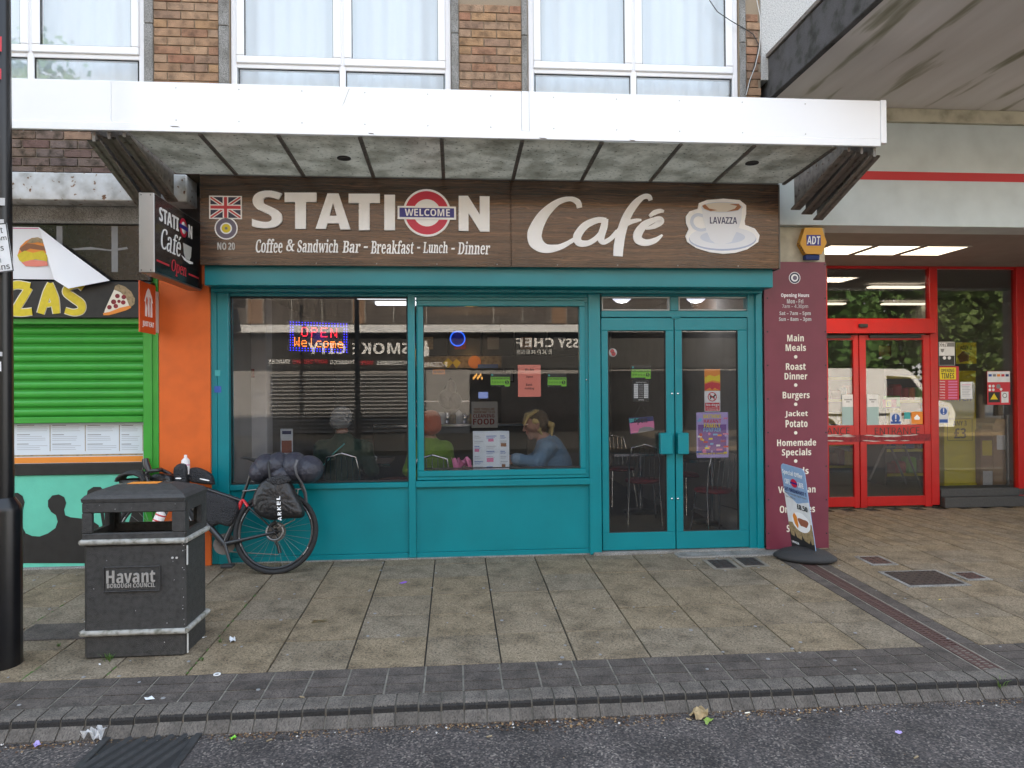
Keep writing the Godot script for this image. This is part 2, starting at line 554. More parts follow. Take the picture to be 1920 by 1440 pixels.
	mk("worn_red", lin(0.33, 0.02, 0.03), 0.6, {"tex": "cloud", "scale": 3.0})
	mk("store_ceiling", lin(0.33, 0.27, 0.235), 0.8, {"tex": "soft", "scale": 0.6})
	mk("alarm_yellow", lin(0.68, 0.33, 0.02), 0.4)
	mk("bin_black", lin(0.052, 0.05, 0.048), 0.55, {"tex": "cloud", "scale": 3.0, "bump": "bumps", "deep": 0.35})
	mk("bin_band", lin(0.42, 0.41, 0.39), 0.55, {"tex": "stain", "scale": 2.0})
	mk("riser_dark", lin(0.03, 0.028, 0.027), 0.85, {"tex": "grit", "scale": 2.6})
	mk("bin_letter", lin(0.42, 0.40, 0.37), 0.6, {"tex": "fine", "scale": 8.0})
	mk("post_black", lin(0.006, 0.006, 0.008), 0.3, {"tex": "cloud", "scale": 2.0})
	mk("rubber", lin(0.022, 0.022, 0.023), 0.75, {"tex": "fine", "scale": 5.0})
	mk("rubber_base", lin(0.04, 0.04, 0.042), 0.7, {"tex": "fine", "scale": 6.0, "bump": "bumps", "deep": 0.3})
	mk("carbon", lin(0.02, 0.02, 0.022), 0.35, {"coat": 0.4})
	mk("alloy", lin(0.30, 0.30, 0.30), 0.35, {"metal": 0.9})
	mk("chrome", lin(0.75, 0.75, 0.77), 0.12, {"metal": 1.0})
	mk("frame_red", lin(0.62, 0.02, 0.03), 0.3)
	mk("bag_fabric", lin(0.022, 0.022, 0.026), 0.5, {"tex": "fine", "scale": 6.0, "bump": "ripple", "deep": 1.2})
	mk("bag_shiny", lin(0.012, 0.012, 0.013), 0.38, {"bump": "ripple", "scale": 1.2, "deep": 0.9})
	mk("roll_fabric", lin(0.035, 0.036, 0.05), 0.5, {"bump": "ripple", "scale": 1.8, "deep": 1.1})
	mk("strap_grey", lin(0.12, 0.12, 0.13), 0.7)
	mk("bottle_white", lin(0.75, 0.70, 0.68), 0.4)
	mk("grass_blade", lin(0.06, 0.12, 0.02), 0.8)
	mk("moss", lin(0.33, 0.325, 0.25), 0.95, {"tex": "cloud", "scale": 6.0})
	mk("cafe_wall", lin(0.34, 0.325, 0.315), 0.85, {"tex": "soft", "scale": 0.5})
	mk("cafe_floor", lin(0.05, 0.045, 0.042), 0.4, {"tex": "cloud", "scale": 0.8})
	mk("cafe_column", lin(0.62, 0.62, 0.64), 0.7, {"tex": "soft", "scale": 0.6})
	mk("table_black", lin(0.02, 0.02, 0.02), 0.3)
	mk("seat_red", lin(0.16, 0.012, 0.02), 0.4)
	mk("sandstone", lin(0.42, 0.33, 0.2), 0.9, {"tex": "cloud", "scale": 2.0})
	mk("timber_dark", lin(0.06, 0.035, 0.02), 0.5, {"tex": "wood", "scale": 0.8})
	mk("blue_door", lin(0.05, 0.11, 0.22), 0.4)
	mk("aggregate", lin(0.34, 0.315, 0.29), 0.95, {"tex": "chips", "scale": 0.5})
	mk("steel_shutter", lin(0.30, 0.30, 0.30), 0.5)
	mk("leather", lin(0.03, 0.022, 0.018), 0.5, {"bump": "ripple", "scale": 3.0, "deep": 0.6})
	mk("cardboard", lin(0.36, 0.22, 0.11), 0.85, {"tex": "soft", "scale": 2.0})
	mk("store_yellow", lin(0.80, 0.70, 0.01), 0.4)
	mk("shelf_dark", lin(0.05, 0.04, 0.035), 0.6)
	mk("store_floor", lin(0.26, 0.24, 0.22), 0.4, {"tex": "grit", "scale": 1.0})
	mk("body_paint", Color(1, 1, 1), 0.85, {"colored": true, "fine": "denim", "fine_scale": 6.0, "sheen": 0.15, "bump": "ripple", "scale": 2.2, "deep": 0.7})
	mk("hair_blond", lin(0.52, 0.37, 0.14), 0.55, {"bump": "ripple", "scale": 6.0, "deep": 1.0})
	mk("hair_roots", lin(0.12, 0.085, 0.055), 0.6)
	mk("hair_orange", lin(0.42, 0.10, 0.02), 0.6, {"bump": "ripple", "scale": 6.0, "deep": 1.0})
	mk("hair_grey", lin(0.35, 0.34, 0.33), 0.7, {"bump": "ripple", "scale": 6.0, "deep": 1.0})
	mk("leaf0", lin(0.05, 0.12, 0.018), 0.8, {"backlight": lin(0.05, 0.10, 0.02)})
	mk("leaf1", lin(0.07, 0.14, 0.025), 0.8, {"backlight": lin(0.05, 0.10, 0.02)})
	mk("leaf2", lin(0.09, 0.14, 0.03), 0.8, {"backlight": lin(0.05, 0.10, 0.02)})
	mk("bark", lin(0.10, 0.08, 0.06), 0.95, {"tex": "cloud", "scale": 2.0})
	mk("van_white", lin(0.78, 0.78, 0.78), 0.2)
	mk("lamp_panel", lin(0.9), 0.5, {"glow": Color(1.0, 0.93, 0.82), "power": 0.6})
	mk("lamp_cool", lin(0.9), 0.5, {"glow": Color(0.95, 0.97, 1.0), "power": 0.5})
	mk("lamp_dome", lin(0.9), 0.5, {"glow": Color(0.9, 0.92, 1.0), "power": 0.28})
	mk("led_blue", lin(0.1), 0.5, {"glow": Color(0.16, 0.12, 1.0), "power": 1.7})
	mk("led_red", lin(0.1), 0.5, {"glow": Color(1.0, 0.08, 0.16), "power": 2.2})
	mk("led_amber", lin(0.1), 0.5, {"glow": Color(1.0, 0.5, 0.12), "power": 1.6})
	mk("led_azure", lin(0.1), 0.5, {"glow": Color(0.1, 0.4, 1.0), "power": 0.6})
	mk("led_glow_blue", lin(0.01, 0.01, 0.12), 0.5, {"glow": Color(0.02, 0.04, 0.6), "power": 0.05})
	mk("screen", lin(0.3), 0.4, {"glow": Color(0.6, 0.7, 1.0), "power": 0.12})
	mk("rusty_white", lin(0.74, 0.74, 0.74), 0.7, {"tex": "blotch", "scale": 0.6, "fine": "rustspot", "fine_scale": 0.8})
	mk("banner", lin(0.80, 0.81, 0.84), 0.4)
	mk("print_pale2", lin(0.40, 0.42, 0.45), 0.6)
	mk("granite", lin(0.08, 0.08, 0.08), 0.6, {"tex": "grit", "scale": 3.0})
	mk("concrete_blue", lin(0.10, 0.11, 0.15), 0.7, {"tex": "cloud", "scale": 1.0})
	mk("strobe_blue", lin(0.02, 0.04, 0.16), 0.15)
	mk("frost", lin(0.36, 0.50, 0.50), 0.6)
	mk("print_sky2", lin(0.30, 0.44, 0.66), 0.4, {"tex": "soft", "scale": 3.0})
	mk("print_brown2", lin(0.33, 0.11, 0.06), 0.5)
	mk("print_green2", lin(0.20, 0.30, 0.05), 0.4)
	mk("print_purple2", lin(0.22, 0.10, 0.45), 0.4)
	mk("clear_film", lin(0.75), 0.3, {"alpha": 0.45})
	mk("spill", lin(0.20, 0.13, 0.055), 0.35, {"tex": "cloud", "scale": 6.0})
	mk("warm_glow", lin(0.6, 0.5, 0.3), 0.6, {"glow": Color(1.0, 0.72, 0.35), "power": 0.25})

func slope_at(x, z, lift = 0.0) -> Transform3D:
	return Transform3D(Basis(Vector3(1, 0, 0), atan(FALL) if z > 0.0 else 0.0), Vector3(x, gy(z) + lift, z))
func put(parent, called, mesh_, m, xf) -> MeshInstance3D:
	var o = MeshInstance3D.new()
	o.name = called
	o.mesh = mesh_
	o.set_surface_override_material(0, mt(m))
	parent.add_child(o, true)
	o.transform = xf
	return o

func build_ground():
	var s = Shape.new()
	s.box(Vector3(-150, -0.4, -150), Vector3(150, -0.26, 150))
	plain("ground", s, "concrete")
	s = Shape.new()
	s.box(Vector3(-60, -0.26, 2.55), Vector3(60, -0.19, 12.3))
	plain("road", s, "asphalt")
	# ---- pavement: a bed that shows in the joints, and every slab
	var pav = setting("pavement")
	s = Shape.new()
	var y1 = gy(2.6)
	s.quad(Vector3(-14, -0.014, 0.0), Vector3(-14, y1 - 0.014, 2.62), Vector3(14, y1 - 0.014, 2.62), Vector3(14, -0.014, 0.0))
	s.quad(Vector3(-14, -0.014, -2.4), Vector3(-14, -0.014, 0.0), Vector3(14, -0.014, 0.0), Vector3(14, -0.014, -2.4))
	s.quad(Vector3(-14, y1 - 0.014, 2.62), Vector3(-14, -0.26, 2.62), Vector3(14, -0.26, 2.62), Vector3(14, y1 - 0.014, 2.62))
	plain("bedding", s, "joint", pav)
	var rows = [-0.02]
	for y in [1058, 1083, 1115, 1151.7, 1193.3, 1248]:
		rows.append(G(810, y).z)
	var dl = G(1490, 1066).x
	var edge_l = (G(1490, 1066).x + G(1735, 1213).x) * 0.5
	var edge_r = (G(1575, 1066).x + G(1830, 1210).x) * 0.5
	var dr_l = (G(1524, 1070).x + G(1838, 1254).x) * 0.5
	var dr_r = (G(1553, 1070).x + G(1876, 1254).x) * 0.5
	s = Shape.new()
	s.box(Vector3(-0.5, -0.05, -0.5), Vector3(0.5, 0, 0.5), 0.0)
	var unit = Shape.new()
	unit.box(Vector3(-0.5, -0.05, -0.5), Vector3(0.5, 0, 0.5), 0.004)
	var um = unit.mesh()
	rng.seed = 4
	for r in rows.size() - 1:
		var z0: float = rows[r]
		var z1: float = rows[r + 1]
		for k in range(-16, 21):
			var x0 = -0.19 + 0.455 * k
			var x1 = x0 + 0.455
			var pieces = [[x0, x1]]
			if x1 > edge_l and x0 < edge_r:
				pieces = []
				if x0 < edge_l - 0.03:
					pieces.append([x0, edge_l])
				if x1 > edge_r + 0.03:
					pieces.append([edge_r, x1])
			for p in pieces:
				var w: float = p[1] - p[0] - 0.009
				var d = z1 - z0 - (0.006 if r > 0 else 0.004)
				var xf = slope_at((p[0] + p[1]) * 0.5, (z0 + z1) * 0.5, rng.randf_range(-0.0025, 0.0015))
				xf.basis = xf.basis * Basis.from_euler(Vector3(rng.randf_range(-0.004, 0.004), 0, rng.randf_range(-0.004, 0.004))) * Basis.from_scale(Vector3(w, 1, d))
				put(pav, "slab", um, "slab%d" % (rng.randi() % 5), xf)
	# ---- drain channel across the pavement, with its strips of pavers
	var zfar = rows[1] * 0.4
	var zend: float = rows[6] + 0.36
	var nst = 7
	for side in [[edge_l, dr_l - 0.015], [dr_r + 0.015, edge_r]]:
		for i in nst:
			var za = lerpf(0.0, zend, float(i) / nst)
			var zb = lerpf(0.0, zend, float(i + 1) / nst)
			var xf = slope_at((side[0] + side[1]) * 0.5, (za + zb) * 0.5)
			xf.basis = xf.basis * Basis.from_scale(Vector3(side[1] - side[0] - 0.006, 1, zb - za - 0.008))
			put(pav, "paver", um, "paver%d" % (i % 3), xf)
	var dr = thing("drain_channel", "long rusty brown slotted drain grating set across the pavement", "drain", Vector3((dr_l + dr_r) * 0.5, 0, 1.2))
	dr.set_meta("local", true)
	var wd = dr_r - dr_l
	for i in 6:
		var za = lerpf(0.03, zend, i / 6.0) - 1.2
		var zb = lerpf(0.03, zend, (i + 1) / 6.0) - 1.2 - 0.004
		s = Shape.new()
		var a = gy(za + 1.2)
		var b = gy(zb + 1.2)
		for e in [-1, 1]:
			s.xf = Transform3D(Basis(Vector3(1, 0, 0), atan(FALL)), Vector3(e * (wd * 0.5 - 0.008), (a + b) * 0.5, (za + zb) * 0.5))
			s.box(Vector3(-0.008, -0.03, -(zb - za) * 0.5), Vector3(0.008, 0.001, (zb - za) * 0.5), 0.002)
		var n = 14
		for j in n:
			var zc = lerpf(za, zb, (j + 0.5) / n)
			s.xf = Transform3D(Basis(Vector3(1, 0, 0), atan(FALL)), Vector3(0, gy(zc + 1.2), zc))
			s.box(Vector3(-wd * 0.5 + 0.014, -0.025, -0.009), Vector3(wd * 0.5 - 0.014, -0.001, 0.009), 0.002)
		s.xf = Transform3D(Basis(Vector3(1, 0, 0), atan(FALL)), Vector3(0, (a + b) * 0.5, (za + zb) * 0.5))
		s.box(Vector3(-0.008, -0.02, -(zb - za) * 0.5), Vector3(0.008, -0.0005, (zb - za) * 0.5))
		part(dr, "grating", s, "drain_iron", true)
	s = Shape.new()
	for e in [dr_l - 0.011, dr_r + 0.011]:
		s.xf = Transform3D(Basis(Vector3(1, 0, 0), atan(FALL)), Vector3(e, gy(zend * 0.5), zend * 0.5))
		s.box(Vector3(-0.007, -0.03, -zend * 0.5), Vector3(0.007, -0.002, zend * 0.5))
	plain("mortar_line", s, "joint_pale", pav)
	# ---- paver band and kerb
	var band = setting("paver_band")
	var zb0: float = rows[6]
	var bp = 0.113
	s = Shape.new()
	var ya = gy(zb0)
	s.quad(Vector3(-14, ya - 0.004, zb0), Vector3(-14, gy(zb0 + 0.34) - 0.004, zb0 + 0.34), Vector3(14, gy(zb0 + 0.34) - 0.004, zb0 + 0.34), Vector3(14, ya - 0.004, zb0))
	plain("mortar_bed", s, "joint_pale", band)
	var ox = G(660, 1252).x
	for r in 3:
		for k in range(-12, 28):
			var x0 = ox + k * 0.2165
			var bits = [[x0, x0 + 0.2165]]
			if x0 + 0.2165 > edge_l and x0 < edge_r:
				bits = []
				if x0 < edge_l - 0.02:
					bits.append([x0, edge_l])
				if x0 + 0.2165 > edge_r + 0.02:
					bits.append([edge_r, x0 + 0.2165])
			for q in bits:
				var xf = slope_at((q[0] + q[1]) * 0.5, zb0 + bp * (r + 0.5), rng.randf_range(-0.001, 0.002))
				xf.basis = xf.basis * Basis.from_euler(Vector3(rng.randf_range(-0.006, 0.006), rng.randf_range(-0.006, 0.006), rng.randf_range(-0.006, 0.006))) * Basis.from_scale(Vector3(q[1] - q[0] - 0.010, 1, bp - 0.009))
				put(band, "paver", um, "paver%d" % (rng.randi() % 3), xf)
	var kerb = setting("kerb")
	var zk = zb0 + 0.34
	var yk = gy(zk)
	var prof = PackedVector2Array()      # (z, y) of a kerb block: flat top, rounded edge, short riser, splayed foot
	for p in [[0.0, -0.15], [0.0, 0.0], [0.110, -0.003], [0.122, -0.008], [0.129, -0.02], [0.131, -0.042], [0.139, -0.047], [0.182, -0.088], [0.186, -0.15]]:
		prof.append(Vector2(p[0], p[1]))
	var ks = Shape.new()
	ks.xf = Transform3D(Basis(Vector3(0, 0, 1), Vector3(0, 1, 0), Vector3(-1, 0, 0)), Vector3.ZERO)
	ks.prism(prof, -0.0555, 0.0555)
	var km = ks.mesh()
	var ts = Shape.new()        # dark strip laid over the riser, ragged at both edges
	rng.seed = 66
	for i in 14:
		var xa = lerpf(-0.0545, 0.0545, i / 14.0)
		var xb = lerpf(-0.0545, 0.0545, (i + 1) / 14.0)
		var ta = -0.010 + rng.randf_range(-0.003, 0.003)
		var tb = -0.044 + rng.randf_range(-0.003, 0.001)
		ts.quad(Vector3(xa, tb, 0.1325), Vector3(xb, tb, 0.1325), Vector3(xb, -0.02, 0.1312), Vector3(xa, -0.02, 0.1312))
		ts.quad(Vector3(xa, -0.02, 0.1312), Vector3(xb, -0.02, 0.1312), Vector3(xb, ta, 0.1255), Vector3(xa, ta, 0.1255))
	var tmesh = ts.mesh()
	for k in range(-26, 50):
		var xk = -0.62 + k * 0.1195
		var xf = Transform3D(Basis.from_euler(Vector3(0, rng.randf_range(-0.004, 0.004), rng.randf_range(-0.006, 0.006))), Vector3(xk, yk + rng.randf_range(-0.003, 0.002), zk + rng.randf_range(-0.003, 0.003)))
		put(kerb, "kerb_block", km, "kerb%d" % (rng.randi() % 3), xf)
		put(kerb, "riser_strip", tmesh, "riser_dark", xf)
	s = Shape.new()
	s.xf = Transform3D(Basis(Vector3(0, 0, 1), Vector3(0, 1, 0), Vector3(-1, 0, 0)), Vector3(0, yk - 0.009, zk - 0.006))
	s.prism(prof, -14.0, 14.0)
	plain("kerb_mortar", s, "joint_pale", kerb)
	# ---- covers in the pavement
	for c in [[1680, 1072, 1784, 1098, "large rectangular patterned iron manhole cover beside the drain channel", 7], [1624, 1045, 1661, 1058, "small square brown iron cover by the store entrance", 4], [1803, 1075, 1837, 1086, "small square brown iron cover right of large manhole cover", 4], [1335, 1051, 1373, 1066, "small mortared iron cover farther from the purple menu board", 4], [1388, 1047, 1424, 1061, "small mortared iron cover beside the purple menu board", 4]]:
		var a = G((c[0] + c[2]) * 0.5, c[1])
		var b = G((c[0] + c[2]) * 0.5, c[3])
		var l = G(c[0], (c[1] + c[3]) * 0.5).x
		var r = G(c[2], (c[1] + c[3]) * 0.5).x
		var mid = Vector3((l + r) * 0.5, gy((a.z + b.z) * 0.5), (a.z + b.z) * 0.5)
		var t = thing("manhole_cover", c[4], "manhole cover", mid, "mortared pair of covers by the cafe door" if c[0] < 1600 else "")
		t.rotation.x = atan(FALL)
		t.set_meta("local", true)
		var hw: float = (r - l) * 0.5
		var hd: float = (b.z - a.z) * 0.5
		var pale: bool = c[0] < 1600
		s = Shape.new()
		s.box(Vector3(-hw - 0.035, -0.02, -hd - 0.035), Vector3(hw + 0.035, 0.0045, hd + 0.035))
		part(t, "surround", s, "joint_pale" if pale else "concrete", true)
		s = Shape.new()
		s.box(Vector3(-hw, -0.02, -hd), Vector3(hw, 0.009, hd), 0.002)
		part(t, "plate", s, "cover_iron" if c[5] == 7 or pale else "drain_iron", true)
		s = Shape.new()
		var nx = int(hw * 2 / 0.045)
		var nz = int(hd * 2 / 0.045)
		for i in nx:
			for j in nz:
				s.xf = Transform3D(Basis(Vector3.UP, PI / 4 if (i + j) % 2 else -PI / 4), Vector3(lerpf(-hw, hw, (i + 0.5) / nx), 0.009, lerpf(-hd, hd, (j + 0.5) / nz)))
				s.box(Vector3(-0.014, -0.002, -0.004), Vector3(0.014, 0.004, 0.004))
		part(t, "tread_pattern", s, "cover_iron", true).set_meta("kind", "stuff")
	var lc = G(115, 1183)
	var t2 = thing("manhole_cover", "grey slate coloured inspection cover between lamp post and litter bin", "manhole cover", lc)
	t2.rotation.x = atan(FALL)
	s = Shape.new()
	s.box(Vector3(-0.24, -0.02, -0.13), Vector3(0.24, 0.006, 0.16), 0.002)
	part(t2, "plate", s, "paver1", true)
	# ---- concrete threshold of the cafe door
	s = Shape.new()
	var ta = P(1112, 1034, 0.0).x
	s.box(Vector3(ta, -0.03, -0.10), Vector3(P(1432, 1034, 0.0).x, 0.022, 0.05), 0.006)
	s.box(Vector3(P(1260, 1034, 0.0).x, -0.03, 0.0), Vector3(P(1470, 1040, 0.0).x, 0.008, 0.22), 0.006)
	plain("door_threshold", s, "concrete")
	# ---- road gully
	var g0 = RD(190, 1440)
	var gt = thing("road_gully", "black iron gully grate with slanted bars against the kerb", "drain", RD(262, 1412))
	gt.set_meta("local", true)
	s = Shape.new()
	for e in [[-0.24, -0.2, 0.24, -0.17], [-0.24, 0.17, 0.24, 0.2], [-0.24, -0.17, -0.205, 0.17], [0.205, -0.17, 0.24, 0.17]]:
		s.box(Vector3(e[0], -0.03, e[1]), Vector3(e[2], 0.012, e[3]), 0.003)
	part(gt, "frame", s, "black_iron", true)
	for i in 6:
		s = Shape.new()
		s.xf = Transform3D(Basis(Vector3.UP, -0.35), Vector3(-0.165 + i * 0.066, 0, 0))
		s.tube([Vector3(0, -0.008, -0.185), Vector3(0, -0.008, 0.185)], 0.021, 10)
		part(gt, "bar", s, "black_iron", true)
	s = Shape.new()
	s.box(Vector3(-0.21, -0.025, -0.175), Vector3(0.21, 0.002, 0.175))
	part(gt, "pit", s, "gasket", true)
	# ---- store entrance paving, narrow pavers running back to the doors
	var ent = setting("entrance_paving")
	var ex0 = 2.95
	for i in 30:
		for j in 5:
			var x0 = ex0 + i * 0.15
			var z0 = -0.03 - (j + 1) * 0.41 + (0.2 if i % 2 else 0.0)
			var z1 = minf(z0 + 0.41, -0.03)
			var xf = Transform3D(Basis.from_scale(Vector3(0.143, 1, z1 - z0 - 0.005)), Vector3(x0, -0.002 + rng.randf_range(-0.0015, 0.001), (z0 + z1) * 0.5))
			put(ent, "paver", um, "slab%d" % (rng.randi() % 5), xf)

const ZW := 0.30       # face of the upper brick wall
const ZS := 0.36       # face of the cafe's fascia board
func bricks(parent, x0, x1, y0, y1, sooty_below, ox := 0.0, z := ZW):
	var bw = 0.225
	var course = 0.075
	var r0 = int(floor(y0 / course))
	var r1 = int(ceil(y1 / course))
	var unit = Shape.new()
	unit.box(Vector3(-0.5, -0.5, -0.5), Vector3(0.5, 0.5, 0.5), 0.03)
	if not M.has("_brickmesh"):
		M["_brickmesh"] = unit.mesh()
	for r in range(r0, r1):
		var ya = maxf(r * course + 0.005, y0)
		var yb = minf((r + 1) * course - 0.005, y1)
		if yb - ya < 0.015:
			continue
		var off = ox + (bw * 0.5 if r % 2 else 0.0)
		var k = int(floor((x0 - off) / bw))
		while off + k * bw < x1:
			var xa = maxf(off + k * bw + 0.005, x0)
			var xb = minf(off + (k + 1) * bw - 0.005, x1)
			k += 1
			if xb - xa < 0.02:
				continue
			var i = rng.randi() % 7
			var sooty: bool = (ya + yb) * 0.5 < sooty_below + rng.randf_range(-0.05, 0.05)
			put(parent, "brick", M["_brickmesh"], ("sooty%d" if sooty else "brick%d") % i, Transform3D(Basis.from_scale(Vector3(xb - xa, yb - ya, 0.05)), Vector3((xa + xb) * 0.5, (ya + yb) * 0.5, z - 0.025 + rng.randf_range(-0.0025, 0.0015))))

func glazing(parent, x0, x1, y0, y1, z, m = "glass", double_ := true):
	var s = Shape.new()
	s.box(Vector3(x0, y0, z - 0.004), Vector3(x1, y1, z))
	if double_:
		s.box(Vector3(x0, y0, z - 0.024), Vector3(x1, y1, z - 0.020))
	return part(parent, "pane", s, m)
func ring(x0, x1, y0, y1, w, z0, z1, v := 0.004, s = null) -> Shape:    # a frame of four bars, butted end to end
	if s == null:
		s = Shape.new()
	s.box(Vector3(x0, y0, z0), Vector3(x1, y0 + w, z1), v)
	s.box(Vector3(x0, y1 - w, z0), Vector3(x1, y1, z1), v)
	s.box(Vector3(x0, y0 + w, z0), Vector3(x0 + w, y1 - w, z1), v)
	s.box(Vector3(x1 - w, y0 + w, z0), Vector3(x1, y1 - w, z1), v)
	return s

func build_upper():
	rng.seed = 12
	var yb = P(700, 332, ZW).y          # foot of the brickwork
	var top = 9.5  # unseen height, set so the building shades the street before it
	var b = thing("brick_building", "brown brick upper storey with white casement windows above the shops", "building", Vector3(0, yb, ZW))
	var xl = -6.5
	var xr = P(1426, 80, ZW).x
	var wins = [[-330.0, 270.0, 53.0, 98.0], [430.0, 846.0, 641.0, 124.0], [990.0, 1386.0, 1189.0, 134.0]]   # left, right, mullion, transom pixel
	var sill = P(700, 260, ZW).y
	var head = 5.75
	# wall mass behind the bricks, with openings for the windows
	var s = Shape.new()
	var xs = [xl]
	for w in wins:
		xs.append(P(w[0], 80, ZW).x)
		xs.append(P(w[1], 80, ZW).x)
	xs.append(xr)
	s.box(Vector3(xl, yb, ZW - 0.25), Vector3(xr, sill, ZW - 0.012))
	s.box(Vector3(xl, head, ZW - 0.25), Vector3(xr, top, ZW - 0.012))
	for i in range(0, xs.size(), 2):
		s.box(Vector3(xs[i], sill, ZW - 0.25), Vector3(xs[i + 1], head, ZW - 0.012))
	part(b, "mortar_wall", s, "mortar")
	var bp = Node3D.new()
	bp.name = "brickwork"
	b.add_child(bp)
	bp.transform = b.transform.affine_inverse()
	# piers between the windows
	bricks(bp, P(288, 80, ZW).x, P(409, 80, ZW).x, P(700, 180, ZW).y, 4.95, -10.0, P(313, 10, ZW).x)
	bricks(bp, P(861, 80, ZW).x, P(977, 80, ZW).x, P(900, 200, ZW).y, 4.95, -10.0, P(883, 10, ZW).x)
	bricks(bp, P(1399, 80, ZW).x, xr, P(1400, 210, ZW).y, 4.95, -10.0, P(1399, 10, ZW).x)
	# the strip under the broken canopy, sooty towards its foot
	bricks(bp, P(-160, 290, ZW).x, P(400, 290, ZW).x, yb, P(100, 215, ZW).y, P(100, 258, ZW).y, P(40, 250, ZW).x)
	# grey concrete reveals either side of each window
	for w in [[270, 287], [410, 429], [846, 860], [978, 989], [1387, 1398]]:
		for k in 2:
			var ya: float = (sill if k == 0 else P(300, 45, ZW).y + 0.002)
			var yc: float = (P(300, 45, ZW).y - 0.002 if k == 0 else head)
			part(b, "concrete_reveal", wbox(Vector3(P(w[0], 80, ZW).x + 0.001, ya, ZW - 0.2), Vector3(P(w[1], 80, ZW).x - 0.001, yc, ZW + 0.012), 0.006), "concrete")
	# windows
	for i in 3:
		var w = wins[i]
		var x0 = P(w[0], 80, ZW).x + 0.004
		var x1 = P(w[1], 80, ZW).x - 0.004
		var xm = P(w[2], 80, ZW).x
		var yt = P(w[2], w[3], ZW).y
		var zf = ZW - 0.03
		var win = Node3D.new()
		win.name = "window"
		b.add_child(win, true)
		win.transform = b.transform.affine_inverse()
		s = ring(x0, x1, sill + 0.002, head - 0.002, 0.05, zf - 0.07, zf, 0.005)
		s.box(Vector3(xm - 0.027, sill + 0.052, zf - 0.07), Vector3(xm + 0.027, head - 0.052, zf - 0.002), 0.004)
		s.box(Vector3(x0 + 0.05, yt - 0.025, zf - 0.07), Vector3(xm - 0.027, yt + 0.025, zf - 0.003), 0.004)
		s.box(Vector3(xm + 0.027, yt - 0.025, zf - 0.07), Vector3(x1 - 0.05, yt + 0.025, zf - 0.003), 0.004)
		part(win, "frame", s, "upvc")
		for h in 2:
			var a: float = x0 + 0.045 if h == 0 else xm + 0.012
			var c: float = xm - 0.012 if h == 0 else x1 - 0.045
			s = ring(a, c, yt + 0.012, head - 0.04, 0.068, zf - 0.06, zf + 0.014, 0.008)
			part(win, "casement", s, "upvc")
			part(win, "gasket", ring(a + 0.066, c - 0.066, yt + 0.078, head - 0.1, 0.005, zf - 0.03, zf + 0.004, 0.0), "gasket")
			glazing(win, a + 0.064, c - 0.064, yt + 0.076, head - 0.1, zf - 0.004)
			part(win, "gasket", ring(a + 0.016, c - 0.016, sill + 0.05, yt - 0.024, 0.005, zf - 0.03, zf - 0.012, 0.0), "gasket")
			glazing(win, a + 0.014, c - 0.014, sill + 0.05, yt - 0.024, zf - 0.018)
		# folded net curtain behind the glass
		var cs = Shape.new()
		var n = int((x1 - x0) / 0.025)
		for k in n:
			var p = []
			for e in [k, k + 1]:
				var u = x0 + (x1 - x0) * e / n
				p.append(Vector3(u, 0, 0.012 * sin(e * 1.1) + 0.02 * sin(e * 0.23 + i) + ZW - 0.26))
			cs.quad(p[0] + Vector3(0, sill - 0.1, 0), p[1] + Vector3(0, sill - 0.1, 0), p[1] + Vector3(0, head, 0), p[0] + Vector3(0, head, 0), 1)
		var cu = single("net_curtain", ["white curtain with sky blue tint behind upper window over the takeaway shop", "white curtain with sky blue tint behind upper window over the cafe station lettering", "white curtain with sky blue tint behind upper window nearest the store canopy"][i], "curtain", cs, "curtain", "net curtains")
		# plain room behind
	var rs = Shape.new()
	rs.box(Vector3(xl, sill - 0.12, -4.2), Vector3(xr, sill - 0.1, ZW - 0.25))
	rs.box(Vector3(xl, head + 0.1, -10.0), Vector3(xr, head + 0.3, ZW - 0.25))
	rs.box(Vector3(xl, sill - 0.1, -4.2), Vector3(xr, head + 0.1, -4.0))
	part(b, "upstairs_room", rs, "cafe_wall")
	rs = Shape.new()
	rs.box(Vector3(xl - 8, top, -10.0), Vector3(xr + 12, top + 0.25, ZW + 0.1))  # unseen top and back wall, stretched sideways to block the sun
	rs.box(Vector3(xl - 8, 2.95, -10.2), Vector3(xr + 12, top, -10.0))
	part(b, "unseen_roof", rs, "concrete_dark")
	# neighbouring stretch of the same wall, out of the picture on the left
	rs = Shape.new()
	rs.box(Vector3(xl - 8, yb, -10.0), Vector3(xl, top, ZW - 0.012))
	part(b, "side_wall", rs, "mortar")
	# cables on the wall by the store
	s = Shape.new()
	var cz = ZW + 0.02
	var pts = []
	for q in [[1330, 0], [1345, 22], [1372, 40], [1400, 56], [1412, 64], [1422, 82], [1420, 100], [1410, 140], [1400, 176]]:
		pts.append(P(q[0], q[1], cz))
	s.tube(pts, 0.004, 6)
	single("wall_cable", "thin dark cable looping down the brick beside the white wall", "cable", s, "gasket")
	s = Shape.new()
	pts = []
	for q in [[1419, 0], [1425, 30], [1426, 60], [1424, 90], [1416, 125], [1406, 150], [1399, 178]]:
		pts.append(P(q[0], q[1], cz + 0.01))
	s.tube(pts, 0.004, 6)
	single("wall_cable", "pale grey cable clipped straight down the brick edge", "cable", s, "letter_grey")

